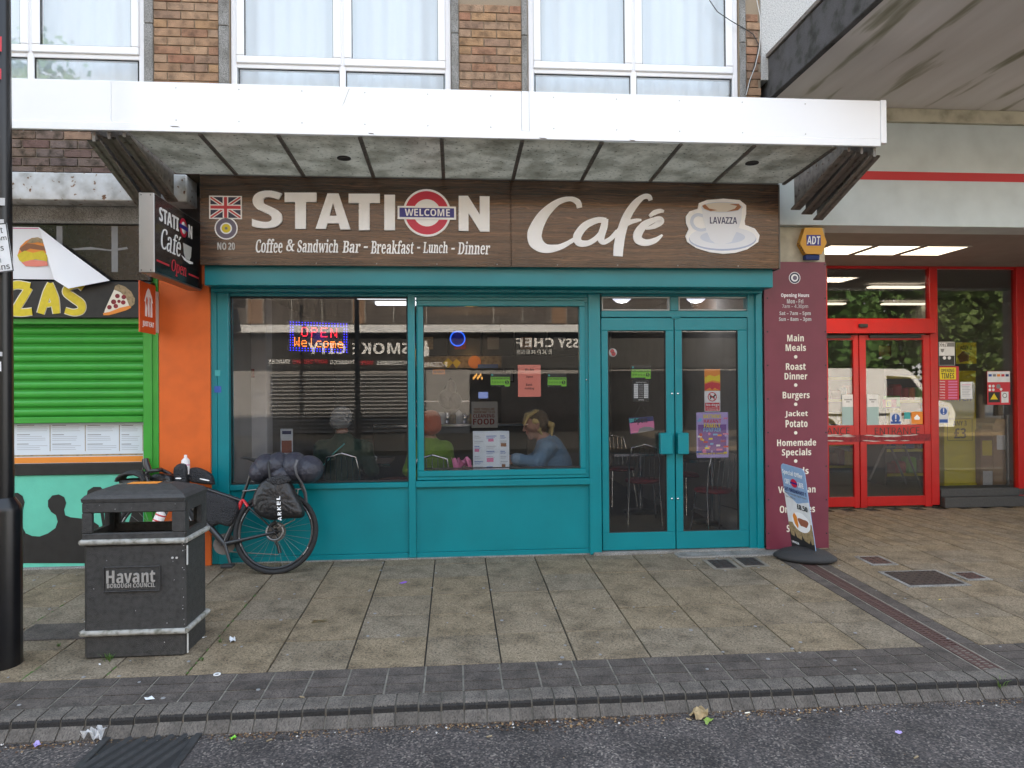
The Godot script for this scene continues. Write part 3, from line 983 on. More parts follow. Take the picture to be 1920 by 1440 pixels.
func build_canopy():
	var zf = 1.27
	var yfb = P(860, 252, zf).y       # bottom of the white band
	var yft = P(860, 168, zf).y
	var xr = P(1662, 226, zf).x
	var xl = -7.0
	var ytop = P(860, 334, ZS).y      # soffit at the wall
	var ysf = P(860, 257, zf).y
	var c = thing("shop_canopy", "white fronted cantilever canopy with mouldy panelled soffit over the cafe", "canopy", Vector3(0.3, yfb, ZS))
	# white band in lengths with joints
	var cuts = [xl, P(208, 190, zf).x, P(978, 210, zf).x, P(992, 210, zf).x, P(1651, 226, zf).x]
	for i in cuts.size() - 1:
		var cover = i == 2
		var s = Shape.new()
		s.box(Vector3(cuts[i] + 0.0008, yfb + 0.034, zf - 0.022), Vector3(cuts[i + 1] - 0.0008, yft, zf + (0.004 if cover else 0.0)), 0.003)
		part(c, "fascia_panel", s, "band_white")
	var s = Shape.new()
	s.box(Vector3(P(1651, 226, zf).x + 0.001, yfb, zf - 0.03), Vector3(xr, yft + 0.004, zf + 0.006), 0.004)
	part(c, "end_cap", s, "band_white")
	s = Shape.new()
	s.box(Vector3(xl, P(860, 258.5, zf).y, zf - 0.02), Vector3(P(1650, 226, zf).x, yfb + 0.032, zf + 0.008), 0.003)
	part(c, "lower_lip", s, "band_white")
	# fixing screws on the band
	for i in 11:
		for k in 2:
			var q = P(330 + i * 118, 190 + i * 1.6, zf)
			s = Shape.new()
			s.ball(Vector3(q.x, yft - 0.04 if k == 0 else yfb + 0.06, zf), Vector3(0.006, 0.006, 0.003), 6, 4)
			part(c, "screw", s, "letter_grey")
	part(c, "scratch", ppoly([[654, 166], [656, 166], [651, 178], [646, 192], [641, 200], [648, 182]], zf + 0.0003, zf + 0.0008), "letter_grey")
	for q in [[318, 236, 5], [690, 249, 3], [1010, 258, 4], [1180, 262, 3]]:
		part(c, "rust_spot", ppoly([[q[0], q[1]], [q[0] + q[2] * 3, q[1] + 0.6], [q[0] + q[2] * 4, q[1] + 2.5], [q[0] + q[2], q[1] + 2.2]], zf + 0.0085, zf + 0.009), "steel_dark")
	# soffit panels between battens; pixel x of each batten at the front edge
	var bx = [236, 372, 520, 674, 828, 980, 1130, 1279, 1418, 1570]
	var wb = []
	for x in bx:
		wb.append(P(x, 257, zf).x)
	var zb = ZS + 0.001
	for i in wb.size() - 1:
		s = Shape.new()
		var a: float = wb[i] + 0.004
		var b: float = wb[i + 1] - 0.004
		var sag = rng.randf_range(0.0, 0.006)
		s.quad(Vector3(a, ytop, zb), Vector3(b, ytop, zb), Vector3(b, ysf - sag, zf - 0.023), Vector3(a, ysf - sag, zf - 0.023))
		part(c, "soffit_panel", s, "soffit_panel")
	for i in range(1, wb.size()):
		s = Shape.new()
		var ang = atan2(ysf - ytop, zf - zb)
		var lng = Vector2(ysf - ytop, zf - zb).length() - 0.03
		s.xf = Transform3D(Basis(Vector3(1, 0, 0), -ang), Vector3(wb[i], ytop, zb))
		s.box(Vector3(-0.015, -0.016, 0.0), Vector3(0.015, 0.002, lng), 0.003)
		part(c, "batten", s, "batten")
	# downlight holes and vent in the soffit
	for q in [[645, 296], [1410, 305]]:
		var r = ray(q[0], q[1])
		var k = (ysf - ytop) / (zf - zb)
		var t = (ytop - CAM.y + k * (CAM.z - zb)) / (r.y - k * r.z)
		var p = CAM + r * t
		s = Shape.new()
		s.lathe([Vector2(0.055, -0.008), Vector2(0.055, 0.0), Vector2(0.0, 0.0)], 20, p)
		s.lathe([Vector2(0.0, -0.004), Vector2(0.045, -0.004), Vector2(0.055, -0.008)], 20, p)
		part(c, "light_hole", s, "gasket")
	# tapered steel brackets at both ends
	for e in [0, 1]:
		var xa = P(158, 246, zf).x if e == 0 else P(1500, 272, zf).x
		var xo = P(330, 262, zf).x - 0.12 if e == 0 else xr - 0.03
		var yw = P(1463, 412, ZS).y
		var outer = xa if e == 0 else xo
		var dirx = 1.0 if e == 0 else -1.0
		for k in 3:
			var x = outer + dirx * (0.05 + 0.105 * k)
			var drop: float = [0.0, 0.05, 0.09][k]
			s = Shape.new()
			var poly = PackedVector2Array([Vector2(0, yw + drop), Vector2(0, ytop + 0.1), Vector2(zf - 0.03 - ZS, ysf + 0.06), Vector2(zf - 0.03 - ZS, ysf - 0.075 + drop * 0.4)])
			s.xf = Transform3D(Basis(Vector3(0, 0, 1), Vector3(0, 1, 0), Vector3(-1, 0, 0)), Vector3(x, 0, ZS))
			s.prism(poly, -0.01, 0.01)
			# bottom flange
			var p0 = Vector3(x, yw + drop, ZS)
			var p1 = Vector3(x, ysf - 0.075 + drop * 0.4, zf - 0.03)
			s.xf = Transform3D()
			var up = Vector3(0, 0.012, 0)
			var w = Vector3(0.045 if k != 1 else 0.05, 0, 0)
			s.quad(p0 - w, p0 + w, p1 + w, p1 - w)
			s.quad(p0 - w + up, p1 - w + up, p1 + w + up, p0 + w + up)
			s.quad(p0 - w, p1 - w, p1 - w + up, p0 - w + up)
			s.quad(p0 + w, p0 + w + up, p1 + w + up, p1 + w)
			part(c, "bracket", s, ["steel_grey", "steel_dark", "steel_grey"][k])
		# cover plate between the flanges
	s = Shape.new()
	s.tube([P(172, 248, zf - 0.05), P(205, 262, 1.15), P(225, 285, 1.0), P(262, 300, 0.9)], 0.012, 8)
	single("canopy_cable", "loose dark cable dangling along the left canopy bracket", "cable", s, "steel_dark")

func build_fascia():
	var z = ZS
	var f = thing("cafe_sign", "dark wood effect cafe fascia sign with white STATION Café lettering", "sign", Vector3(0.2, P(900, 500, z).y, z - 0.06))
	var yt = P(900, 337, z).y
	var yb = P(900, 500, z).y
	var x0 = P(375, 415, z).x
	var xm = P(958, 418, z).x
	var x1 = P(1460, 424, z).x
	for e in [[x0, xm - 0.0015], [xm + 0.0015, x1]]:
		part(f, "board", wbox(Vector3(e[0], yb, z - 0.06), Vector3(e[1], yt, z), 0.002), "fascia_wood")
	part(f, "top_trim", wbox(Vector3(x0, yt + 0.001, z - 0.06), Vector3(x1, yt + 0.012, z + 0.006), 0.002), "alloy")
	part(f, "side_return", wbox(Vector3(x1 + 0.001, yb - 0.004, z - 0.16), Vector3(x1 + 0.012, yt, z + 0.004), 0.002), "steel_dark")
	for i in 9:
		var q = P(480 + i * 113, 496, z)
		var sc = Shape.new()
		sc.ball(Vector3(q.x, yb + 0.02, z), Vector3(0.006, 0.006, 0.004), 6, 4)
		part(f, "screw", sc, "alloy")
	# STATI N
	var zt = z + 0.022
	pletters(f, "S", 473.5, 358.5, 530, 429, z + 0.001, "letter_white", 0.021, "bold", 0.0, "letter_s")
	for t in [[533.5, 361, 593, 429], [653.5, 363, 712, 431.5]]:
		var w: float = t[2] - t[0]
		var bar: float = 17.5
		var st: float = 10.0
		var c: float = (t[0] + t[2]) * 0.5
		part(f, "letter_t", ppoly([[t[0], t[1]], [t[2], t[1]], [t[2], t[1] + bar], [c + st, t[1] + bar], [c + st, t[3]], [c - st, t[3]], [c - st, t[1] + bar], [t[0], t[1] + bar]], z + 0.001, zt), "letter_white")
	var sa = Shape.new()
	ppoly([[591.5, 429], [614, 362.5], [624.3, 362.5], [624.3, 380], [617.5, 404.5], [624.3, 404.5], [624.3, 418.5], [613.6, 418.5], [610.5, 429]], z + 0.001, zt, sa)
	ppoly([[657, 430], [634.6, 362.5], [624.4, 362.5], [624.4, 380], [631.2, 404.5], [624.4, 404.5], [624.4, 418.5], [635, 418.5], [638, 430]], z + 0.001, zt, sa)
	part(f, "letter_a", sa, "letter_white")
	part(f, "letter_i", ppoly([[720.5, 365], [740.4, 365], [740.4, 431.5], [720.5, 431.5]], z + 0.001, zt), "letter_white")
	part(f, "letter_n", ppoly([[860, 367], [877.5, 367], [899.5, 402], [899.5, 367.6], [918, 368], [918, 434], [900.5, 434], [878.5, 399], [878.5, 433], [860, 432.5]], z + 0.001, zt), "letter_white")
	# roundel in place of the O
	var o = part(f, "roundel", disc(800.5, 399, 44.4, z + 0.001, z + 0.014, 48), "letter_white")
	part(o, "red_ring", annulus(800.5, 399, 40.5, 25.5, z + 0.0145, z + 0.016), "roundel_red")
	part(o, "name_bar", pbox(745.5, 386.5, 855, 411.5, z + 0.0165, z + 0.022, 0.002), "letter_white")
	part(o, "blue_bar", pbox(749, 390, 851.5, 407.5, z + 0.0222, z + 0.0235), "roundel_blue")
	pletters(o, "WELCOME", 759, 391.7, 843.5, 405, z + 0.0237, "letter_white", 0.001)
	# strap line, word by word
	var wl = [["Coffee", 479, 531, 448, 479], ["&", 536, 554, 449, 471], ["Sandwich", 557, 636, 449, 479], ["Bar", 642, 677, 452, 474], ["-", 682, 690, 462, 465], ["Breakfast", 695, 777, 451, 481], ["-", 782, 788, 463, 466], ["Lunch", 793, 841, 453, 480], ["-", 846, 853, 465, 468], ["Dinner", 858, 920, 453, 477]]
	for w in wl:
		var tall: float = w[4]
		if w[0] in ["Coffee", "Sandwich", "Breakfast", "Lunch"]:
			tall = w[4] - 5
		pletters(f, w[0], w[1], w[3], w[2], tall, z + 0.001, "letter_white", 0.006, "serifbold", 0.18)
	# Café, brush strokes
	var k = 1.0 / 3.555
	var strokes = [
		[[522, 212, 34], [508, 172, 40], [455, 152, 30], [370, 178, 42], [280, 262, 72], [225, 370, 96], [232, 440, 96], [292, 482, 62], [380, 476, 40], [450, 444, 30], [500, 412, 26]],
		[[700, 296, 34], [640, 294, 40], [560, 330, 50], [508, 398, 56], [520, 444, 48], [580, 446, 36], [640, 408, 34], [684, 352, 36]],
		[[694, 284, 40], [684, 340, 48], [664, 408, 50], [680, 440, 34], [728, 418, 30], [776, 368, 34]],
		[[996, 162, 26], [984, 138, 34], [944, 140, 34], [890, 188, 50], [838, 268, 56], [802, 370, 62], [784, 460, 66], [778, 534, 62]],
		[[760, 392, 26], [800, 344, 34], [850, 310, 34], [900, 296, 26], [934, 292, 12]],
		[[964, 352, 12], [1020, 334, 34], [1062, 306, 44], [1056, 288, 40], [1020, 292, 34], [956, 324, 50], [912, 382, 60], [914, 424, 56], [962, 444, 44], [1026, 428, 36], [1074, 392, 12]],
		[[988, 268, 18], [1020, 244, 34], [1060, 232, 28], [1084, 236, 14]]]
	var cs = Shape.new()
	for i in strokes.size():
		var pts = []
		for q in strokes[i]:
			pts.append([940 + q[0] * k, 330 + q[1] * k, q[2] * k])
		brush(cs, pts, z + 0.001, z + 0.009 + i * 0.0004, 7)
	part(f, "script_lettering", cs, "letter_white")
	# flag
	var fl = part(f, "flag_plate", pbox(392, 367, 453.5, 410.7, z + 0.001, z + 0.006, 0.001), "letter_white")
	part(fl, "blue_field", pbox(394.5, 369.5, 451, 408.2, z + 0.0062, z + 0.0072), "flag_blue")
	part(fl, "white_saltire", ppoly([[394.5, 369.5], [400, 369.5], [451, 404], [451, 408.2], [445.5, 408.2], [394.5, 373.7]], z + 0.0074, z + 0.0084), "letter_white")
	part(fl, "white_saltire", ppoly([[451, 369.5], [445.5, 369.5], [394.5, 404], [394.5, 408.2], [400, 408.2], [451, 373.7]], z + 0.0086, z + 0.0096), "letter_white")
	part(fl, "red_saltire", ppoly([[394.5, 369.5], [396.6, 369.5], [451, 406.2], [451, 408.2], [448.6, 408.2], [394.5, 371.4]], z + 0.0098, z + 0.0106), "print_red")
	part(fl, "red_saltire", ppoly([[451, 369.5], [448.7, 369.5], [394.5, 406.2], [394.5, 408.2], [397, 408.2], [451, 371.4]], z + 0.0108, z + 0.0116), "print_red")
	part(fl, "white_cross", pbox(394.5, 383.5, 451, 393.5, z + 0.0117, z + 0.0125), "letter_white")
	part(fl, "white_cross", pbox(417.5, 369.5, 428, 408.2, z + 0.0127, z + 0.0132), "letter_white")
	part(fl, "red_cross", pbox(394.5, 385.6, 451, 391.4, z + 0.0134, z + 0.014), "print_red")
	part(fl, "red_cross", pbox(419.9, 369.5, 425.7, 408.2, z + 0.0142, z + 0.0148), "print_red")
	# eye amulet
	var ey = part(f, "eye_emblem", disc(424, 428, 20.5, z + 0.001, z + 0.005), "letter_white")
	part(ey, "outer_ring", disc(424, 428, 18.3, z + 0.0052, z + 0.006), "grey_violet")
	part(ey, "white_ring", disc(424, 428, 10.5, z + 0.0062, z + 0.007), "letter_white")
	part(ey, "yellow_ring", disc(424, 428, 8, z + 0.0072, z + 0.008), "print_yellow")
	part(ey, "pupil", disc(424, 428, 2.6, z + 0.0082, z + 0.009), "print_grey")
	pletters(f, "NO 20", 408, 455, 440.5, 468.5, z + 0.001, "letter_grey", 0.006)
	# coffee cup cut-out
	var cut = []
	for q in [[1310, 218], [1318, 180], [1370, 160], [1480, 151], [1590, 160], [1632, 195], [1632, 250], [1622, 300], [1625, 325], [1690, 350], [1722, 395], [1712, 440], [1640, 488], [1560, 512], [1480, 518], [1390, 508], [1300, 480], [1240, 440], [1228, 400], [1250, 352], [1232, 315], [1230, 270], [1255, 235]]:
		cut.append([940 + q[0] * k, 330 + q[1] * k])
	var cup = part(f, "cup_cutout", ppoly(cut, z + 0.001, z + 0.012), "letter_white")
	var ell = func(cx, cy, rx, ry, za, zb, n = 36):
		var pts = []
		for i in n:
			pts.append([940 + (cx + rx * cos(TAU * i / n)) * k, 330 + (cy + ry * sin(TAU * i / n)) * k])
		return ppoly(pts, za, zb)
	mk("cup_pale", lin(0.62, 0.68, 0.80), 0.35)
	mk("cup_white", lin(0.78, 0.81, 0.87), 0.3)
	mk("cup_shade", lin(0.42, 0.48, 0.64), 0.35)
	mk("foam", lin(0.72, 0.66, 0.58), 0.5)
	mk("cocoa", lin(0.34, 0.14, 0.06), 0.5)
	part(cup, "saucer_rim", ell.call(1475, 420, 225, 78, z + 0.0122, z + 0.0128), "cup_shade")
	part(cup, "saucer", ell.call(1475, 412, 222, 74, z + 0.013, z + 0.0136), "cup_white")
	part(cup, "saucer_well", ell.call(1475, 408, 150, 44, z + 0.0138, z + 0.0142), "cup_pale")
	var hs = Shape.new()
	var hp = []
	for q in [[1352, 268, 20], [1310, 258, 22], [1278, 275, 22], [1270, 310, 22], [1290, 345, 22], [1330, 360, 20], [1372, 352, 18]]:
		hp.append([940 + q[0] * k, 330 + q[1] * k, q[2] * k])
	brush(hs, hp, z + 0.0142, z + 0.0152, 6)
	part(cup, "cup_handle", hs, "cup_pale")
	var bowl = []
	for q in [[1338, 210], [1605, 210], [1600, 290], [1580, 350], [1550, 405], [1535, 440], [1480, 454], [1425, 448], [1395, 425], [1370, 370], [1345, 290]]:
		bowl.append([940 + q[0] * k, 330 + q[1] * k])
	part(cup, "cup_bowl", ppoly(bowl, z + 0.0144, z + 0.0156), "cup_white")
	part(cup, "cup_rim", ell.call(1471, 208, 138, 36, z + 0.0158, z + 0.0164), "cup_pale")
	part(cup, "coffee_foam", ell.call(1471, 208, 130, 31, z + 0.0166, z + 0.017), "foam")
	part(cup, "cocoa_dust", ppoly([[1358.5 - 42, 386], [1322, 383], [1330, 391], [1345, 394], [1332, 396], [1320, 391]], z + 0.0172, z + 0.0176), "cocoa")
	part(cup, "cocoa_dust", ppoly([[1368, 383], [1385, 382], [1390, 388], [1384, 394], [1362, 397], [1378, 391], [1382, 386]], z + 0.0172, z + 0.0176), "cocoa")
	pletters(cup, "LAVAZZA", 1331, 407, 1382, 419.5, z + 0.0158, "print_navy", 0.0006)

func annulus(cx, cy, ro, ri, z0, z1, n = 48) -> Shape:
	var s = Shape.new()
	var c = P(cx, cy, z1)
	var k = (CAM.z - z1) / F
	for i in n:
		var a = TAU * i / n
		var b = TAU * (i + 1) / n
		var p = Vector3(c.x + ro * k * cos(a), c.y + ro * k * sin(a), z1)
		var q = Vector3(c.x + ro * k * cos(b), c.y + ro * k * sin(b), z1)
		var r = Vector3(c.x + ri * k * cos(b), c.y + ri * k * sin(b), z1)
		var t = Vector3(c.x + ri * k * cos(a), c.y + ri * k * sin(a), z1)
		var d = Vector3(0, 0, z0 - z1)
		s.quad(p, q, r, t)
		s.quad(p + d, q + d, q, p)
		s.quad(t, r, r + d, t + d)
	return s

const ZP := -0.062      # just behind the shop glass, where notices are stuck
func build_shopfront():
	var f = thing("cafe_shopfront", "teal painted aluminium cafe shopfront with two windows and double door", "shopfront", Vector3(P(900, 1045, 0).x, 0, 0))
	var yb = 0.0
	var t = "teal"
	var hd = P(760, 556, 0).y
	# frame members
	part(f, "pillar", wbox(Vector3(P(395, 800, 0.03).x, 0.003, -0.12), Vector3(P(408, 800, 0.03).x - 0.002, P(400, 530, 0.03).y, 0.025), 0.004), t)
	part(f, "pillar", wbox(Vector3(P(408, 800, 0.03).x, 0.003, -0.12), Vector3(P(429, 800, 0.03).x, P(400, 530, 0.03).y, 0.03), 0.004), t)
	part(f, "mullion", pbox(765.5, 548, 779, 1046, -0.1, 0.012, 0.004), t)
	part(f, "pillar", pbox(1105, 545, 1127, 1040, -0.1, 0.022, 0.004), t)
	part(f, "pillar", pbox(1404, 545, 1419, 1030, -0.1, 0.012, 0.004), t)
	part(f, "pillar", pbox(1419.5, 540, 1431, 1032, -0.12, 0.04, 0.004), t)
	var xl = P(429, 800, 0).x + 0.001
	var xm0 = P(765.5, 800, 0).x - 0.001
	var xm1 = P(779, 800, 0).x + 0.001
	var xd = P(1105, 800, 0).x - 0.001
	part(f, "head_rail", wbox(Vector3(xl, hd, -0.09), Vector3(xm0, hd + 0.05, 0.0), 0.003), t)
	part(f, "head_rail", wbox(Vector3(xm1, hd, -0.09), Vector3(xd, hd + 0.05, 0.0), 0.003), t)
	var ys0 = P(600, 907, 0).y
	var ys1 = P(600, 917, 0).y
	part(f, "sill_rail", wbox(Vector3(xl, ys1, -0.09), Vector3(xm0, ys0, 0.006), 0.004), t)
	ys0 = P(940, 899, 0).y
	ys1 = P(940, 911, 0).y
	part(f, "sill_rail", wbox(Vector3(xm1, ys1, -0.09), Vector3(xd, ys0, 0.02), 0.004), t)
	part(f, "stallriser", wbox(Vector3(xl, 0.055, -0.05), Vector3(xm0, P(600, 917, 0).y - 0.001, -0.018), 0.002), t)
	part(f, "stallriser", wbox(Vector3(xm1, 0.055, -0.05), Vector3(xd, ys1 - 0.001, -0.018), 0.002), t)
	part(f, "plinth", wbox(Vector3(xl, 0.004, -0.06), Vector3(xm0, 0.053, -0.008), 0.003), t)
	part(f, "plinth", wbox(Vector3(xm1, 0.004, -0.06), Vector3(xd, 0.053, -0.008), 0.003), t)
	part(f, "sill_strip", wbox(Vector3(xl - 0.15, -0.01, -0.02), Vector3(xd, 0.009, 0.012), 0.003), "concrete")
	# left window: one large sheet
	var w1 = part(f, "window", ring(xl, xm0, P(600, 906, 0).y, hd - 0.001, 0.012, -0.07, -0.03, 0.0), "gasket")
	glazing(w1, xl + 0.006, xm0 - 0.006, P(600, 906, 0).y + 0.006, hd - 0.006, -0.038, "dimming_glass", false)
	# right window: outer frame and sliding sash
	var xs0 = P(781, 700, 0).x
	var xs1 = P(1104, 700, 0).x
	var yt = hd - 0.002
	var w2 = part(f, "window", ring(xs0, xs1, P(940, 898, 0).y, yt, 0.05, -0.09, -0.004, 0.004), t)
	part(w2, "sash", ring(xs0 + 0.008, P(1098, 700, 0).x, P(940, 892, 0).y, yt - 0.03, 0.055, -0.075, 0.006, 0.006), t)
	part(w2, "gasket", ring(P(781, 700, 0).x + 0.06, P(1089, 700, 0).x, P(940, 878, 0).y, P(940, 572, 0).y, 0.006, -0.06, 0.0, 0.0), "gasket")
	glazing(w2, P(781, 700, 0).x + 0.04, P(1092, 700, 0).x, P(940, 881, 0).y, P(940, 569, 0).y, -0.03, "dimming_glass", false)
	var lk = Shape.new()
	lk.ball(P(1099.5, 712, 0.01), Vector3(0.008, 0.008, 0.008), 8, 6)
	part(w2, "lock", lk, "chrome")
	# door head and fanlights
	part(f, "transom", pbox(1127.5, 583, 1403.5, 594.5, -0.09, 0.008, 0.003), t)
	part(f, "head_rail", pbox(1127.5, 545, 1403.5, 556, -0.09, 0.0, 0.003), t)
	part(f, "mullion", pbox(1257, 556.5, 1272, 582.5, -0.09, 0.004, 0.003), t)
	for e in [[1128, 1257], [1272, 1403]]:
		var r = rect(e[0], 556.5, e[1], 582.5, -0.02)
		var fw = part(f, "fanlight", ring(r.position.x + 0.002, r.end.x - 0.002, r.position.y + 0.001, r.end.y - 0.001, 0.012, -0.06, -0.02, 0.002), "letter_grey")
		glazing(fw, r.position.x + 0.008, r.end.x - 0.008, r.position.y + 0.006, r.end.y - 0.006, -0.035, "dimming_glass", false)
	# double door
	for e in [[1128.5, 1265, 1141, 1250, 619.5, 998.5, 1239, 1262], [1267, 1403, 1280, 1385.5, 619, 995.5, 1272, 1292]]:
		var d = Node3D.new()
		d.name = "door"
		f.add_child(d, true)
		d.transform = f.transform.affine_inverse()
		var o = rect(e[0], 596, e[1], 1022, 0.0)
		var g = rect(e[2], e[4], e[3], e[5], 0.0)
		var y0 = 0.028
		var s = Shape.new()
		s.box(Vector3(o.position.x, y0, -0.05), Vector3(o.end.x, g.position.y, 0.0), 0.004)
		s.box(Vector3(o.position.x, g.end.y, -0.05), Vector3(o.end.x, o.end.y, 0.0), 0.004)
		s.box(Vector3(o.position.x, g.position.y, -0.05), Vector3(g.position.x, g.end.y, 0.0), 0.004)
		s.box(Vector3(g.end.x, g.position.y, -0.05), Vector3(o.end.x, g.end.y, 0.0), 0.004)
		part(d, "door_frame", s, t)
		part(d, "gasket", ring(g.position.x, g.end.x, g.position.y, g.end.y, 0.008, -0.04, -0.012, 0.0), "gasket")
		glazing(d, g.position.x + 0.003, g.end.x - 0.003, g.position.y + 0.003, g.end.y - 0.003, -0.022, "dimming_glass", false)
		var h = rect(e[6], 812, e[7], 852, 0.07)
		s = Shape.new()
		s.box(Vector3(h.position.x, h.position.y, 0.0), Vector3(h.end.x, h.end.y, 0.07), 0.006)
		part(d, "handle", s, t)
		for yy in [738, 935]:
			s = Shape.new()
			s.ball(P(e[3] + 10 if e[0] < 1200 else e[2] - 9, yy, 0.002), Vector3(0.011, 0.011, 0.008), 10, 6)
			part(d, "lock", s, "chrome")
	part(f, "closer_plate", pbox(1259, 594.8, 1276, 597.5, -0.01, 0.012, 0.002), t)
	# roller shutter box above
	var zb = 0.28
	var x0 = P(383, 520, zb).x
	var x1 = P(1449.5, 520, zb).x
	var y1 = P(900, 501, zb).y
	var y0b = P(900, 537, zb).y
	var sb = part(f, "shutter_box", wbox(Vector3(x0, y0b, 0.0), Vector3(x1, y1, zb), 0.006), t)
	part(sb, "lower_flange", wbox(Vector3(x0, y0b - 0.03, 0.02), Vector3(x1 - 0.03, y0b - 0.001, 0.12), 0.003), "teal")
	part(sb, "shutter_slat", wbox(Vector3(xl, hd + 0.052, -0.02), Vector3(xd, y0b - 0.002, 0.015), 0.003), "teal")
	# notices on the frame
	single("frame_sticker", "tiny pale turquoise sticker on the teal pillar", "sticker", pbox(403, 694, 413, 705, 0.0302, 0.0312), "print_teal")
	single("frame_sticker", "tiny blue alarm sticker low on the teal pillar", "sticker", pbox(402, 724, 415, 736, 0.0302, 0.0312), "print_blue")
	single("frame_sticker", "tiny yellow sticker on the orange pier", "sticker", pbox(284, 725, 295, 738, 0.0522, 0.0532), "print_yellow")

func notice(called, label, cat, x0, y0, x1, y1, m, z = ZP, group = "") -> Node3D:
	var r = rect(x0, y0, x1, y1, z)
	var o = thing(called, label, cat, Vector3(r.position.x + r.size.x * 0.5, r.position.y, z), group)
	part(o, "sheet", pbox(x0, y0, x1, y1, z - 0.001, z), m)
	return o
func hygiene(label, x0, y0, x1, y1):
	var z = ZP
	var o = notice("hygiene_sticker", label, "sticker", x0, y0, x1, y1, "print_black")
	var w: float = x1 - x0
	var h: float = y1 - y0
	part(o, "green_field", ppoly([[x0 + 1, y0 + h * 0.3], [x1 - 1, y0 + h * 0.3], [x1 - 1, y1 - 0.5], [x1 - w * 0.28, y1 - 0.5], [x1 - w * 0.28, y1 - h * 0.12], [x0 + 1, y1 - h * 0.12]], z + 0.0002, z + 0.0008), "print_green")
	pletters(o, "FOOD HYGIENE RATING", x0 + 2, y0 + h * 0.34, x1 - 2, y0 + h * 0.48, z + 0.001, "print_black", 0.0006)
	for i in 5:
		part(o, "rating_dot", annulus(x0 + w * (0.12 + 0.13 * i), y0 + h * 0.68, w * 0.045, w * 0.03, z + 0.001, z + 0.0014, 16), "print_black")
	part(o, "rating_disc", disc(x0 + w * 0.83, y0 + h * 0.68, w * 0.1, z + 0.0015, z + 0.0019, 24), "print_black")
	pletters(o, "5", x0 + w * 0.795, y0 + h * 0.57, x0 + w * 0.865, y0 + h * 0.79, z + 0.002, "print_green", 0.0006)
	part(o, "leaf_mark", disc(x0 + w * 0.1, y0 + h * 0.15, h * 0.08, z + 0.0004, z + 0.0009, 12), "print_teal")

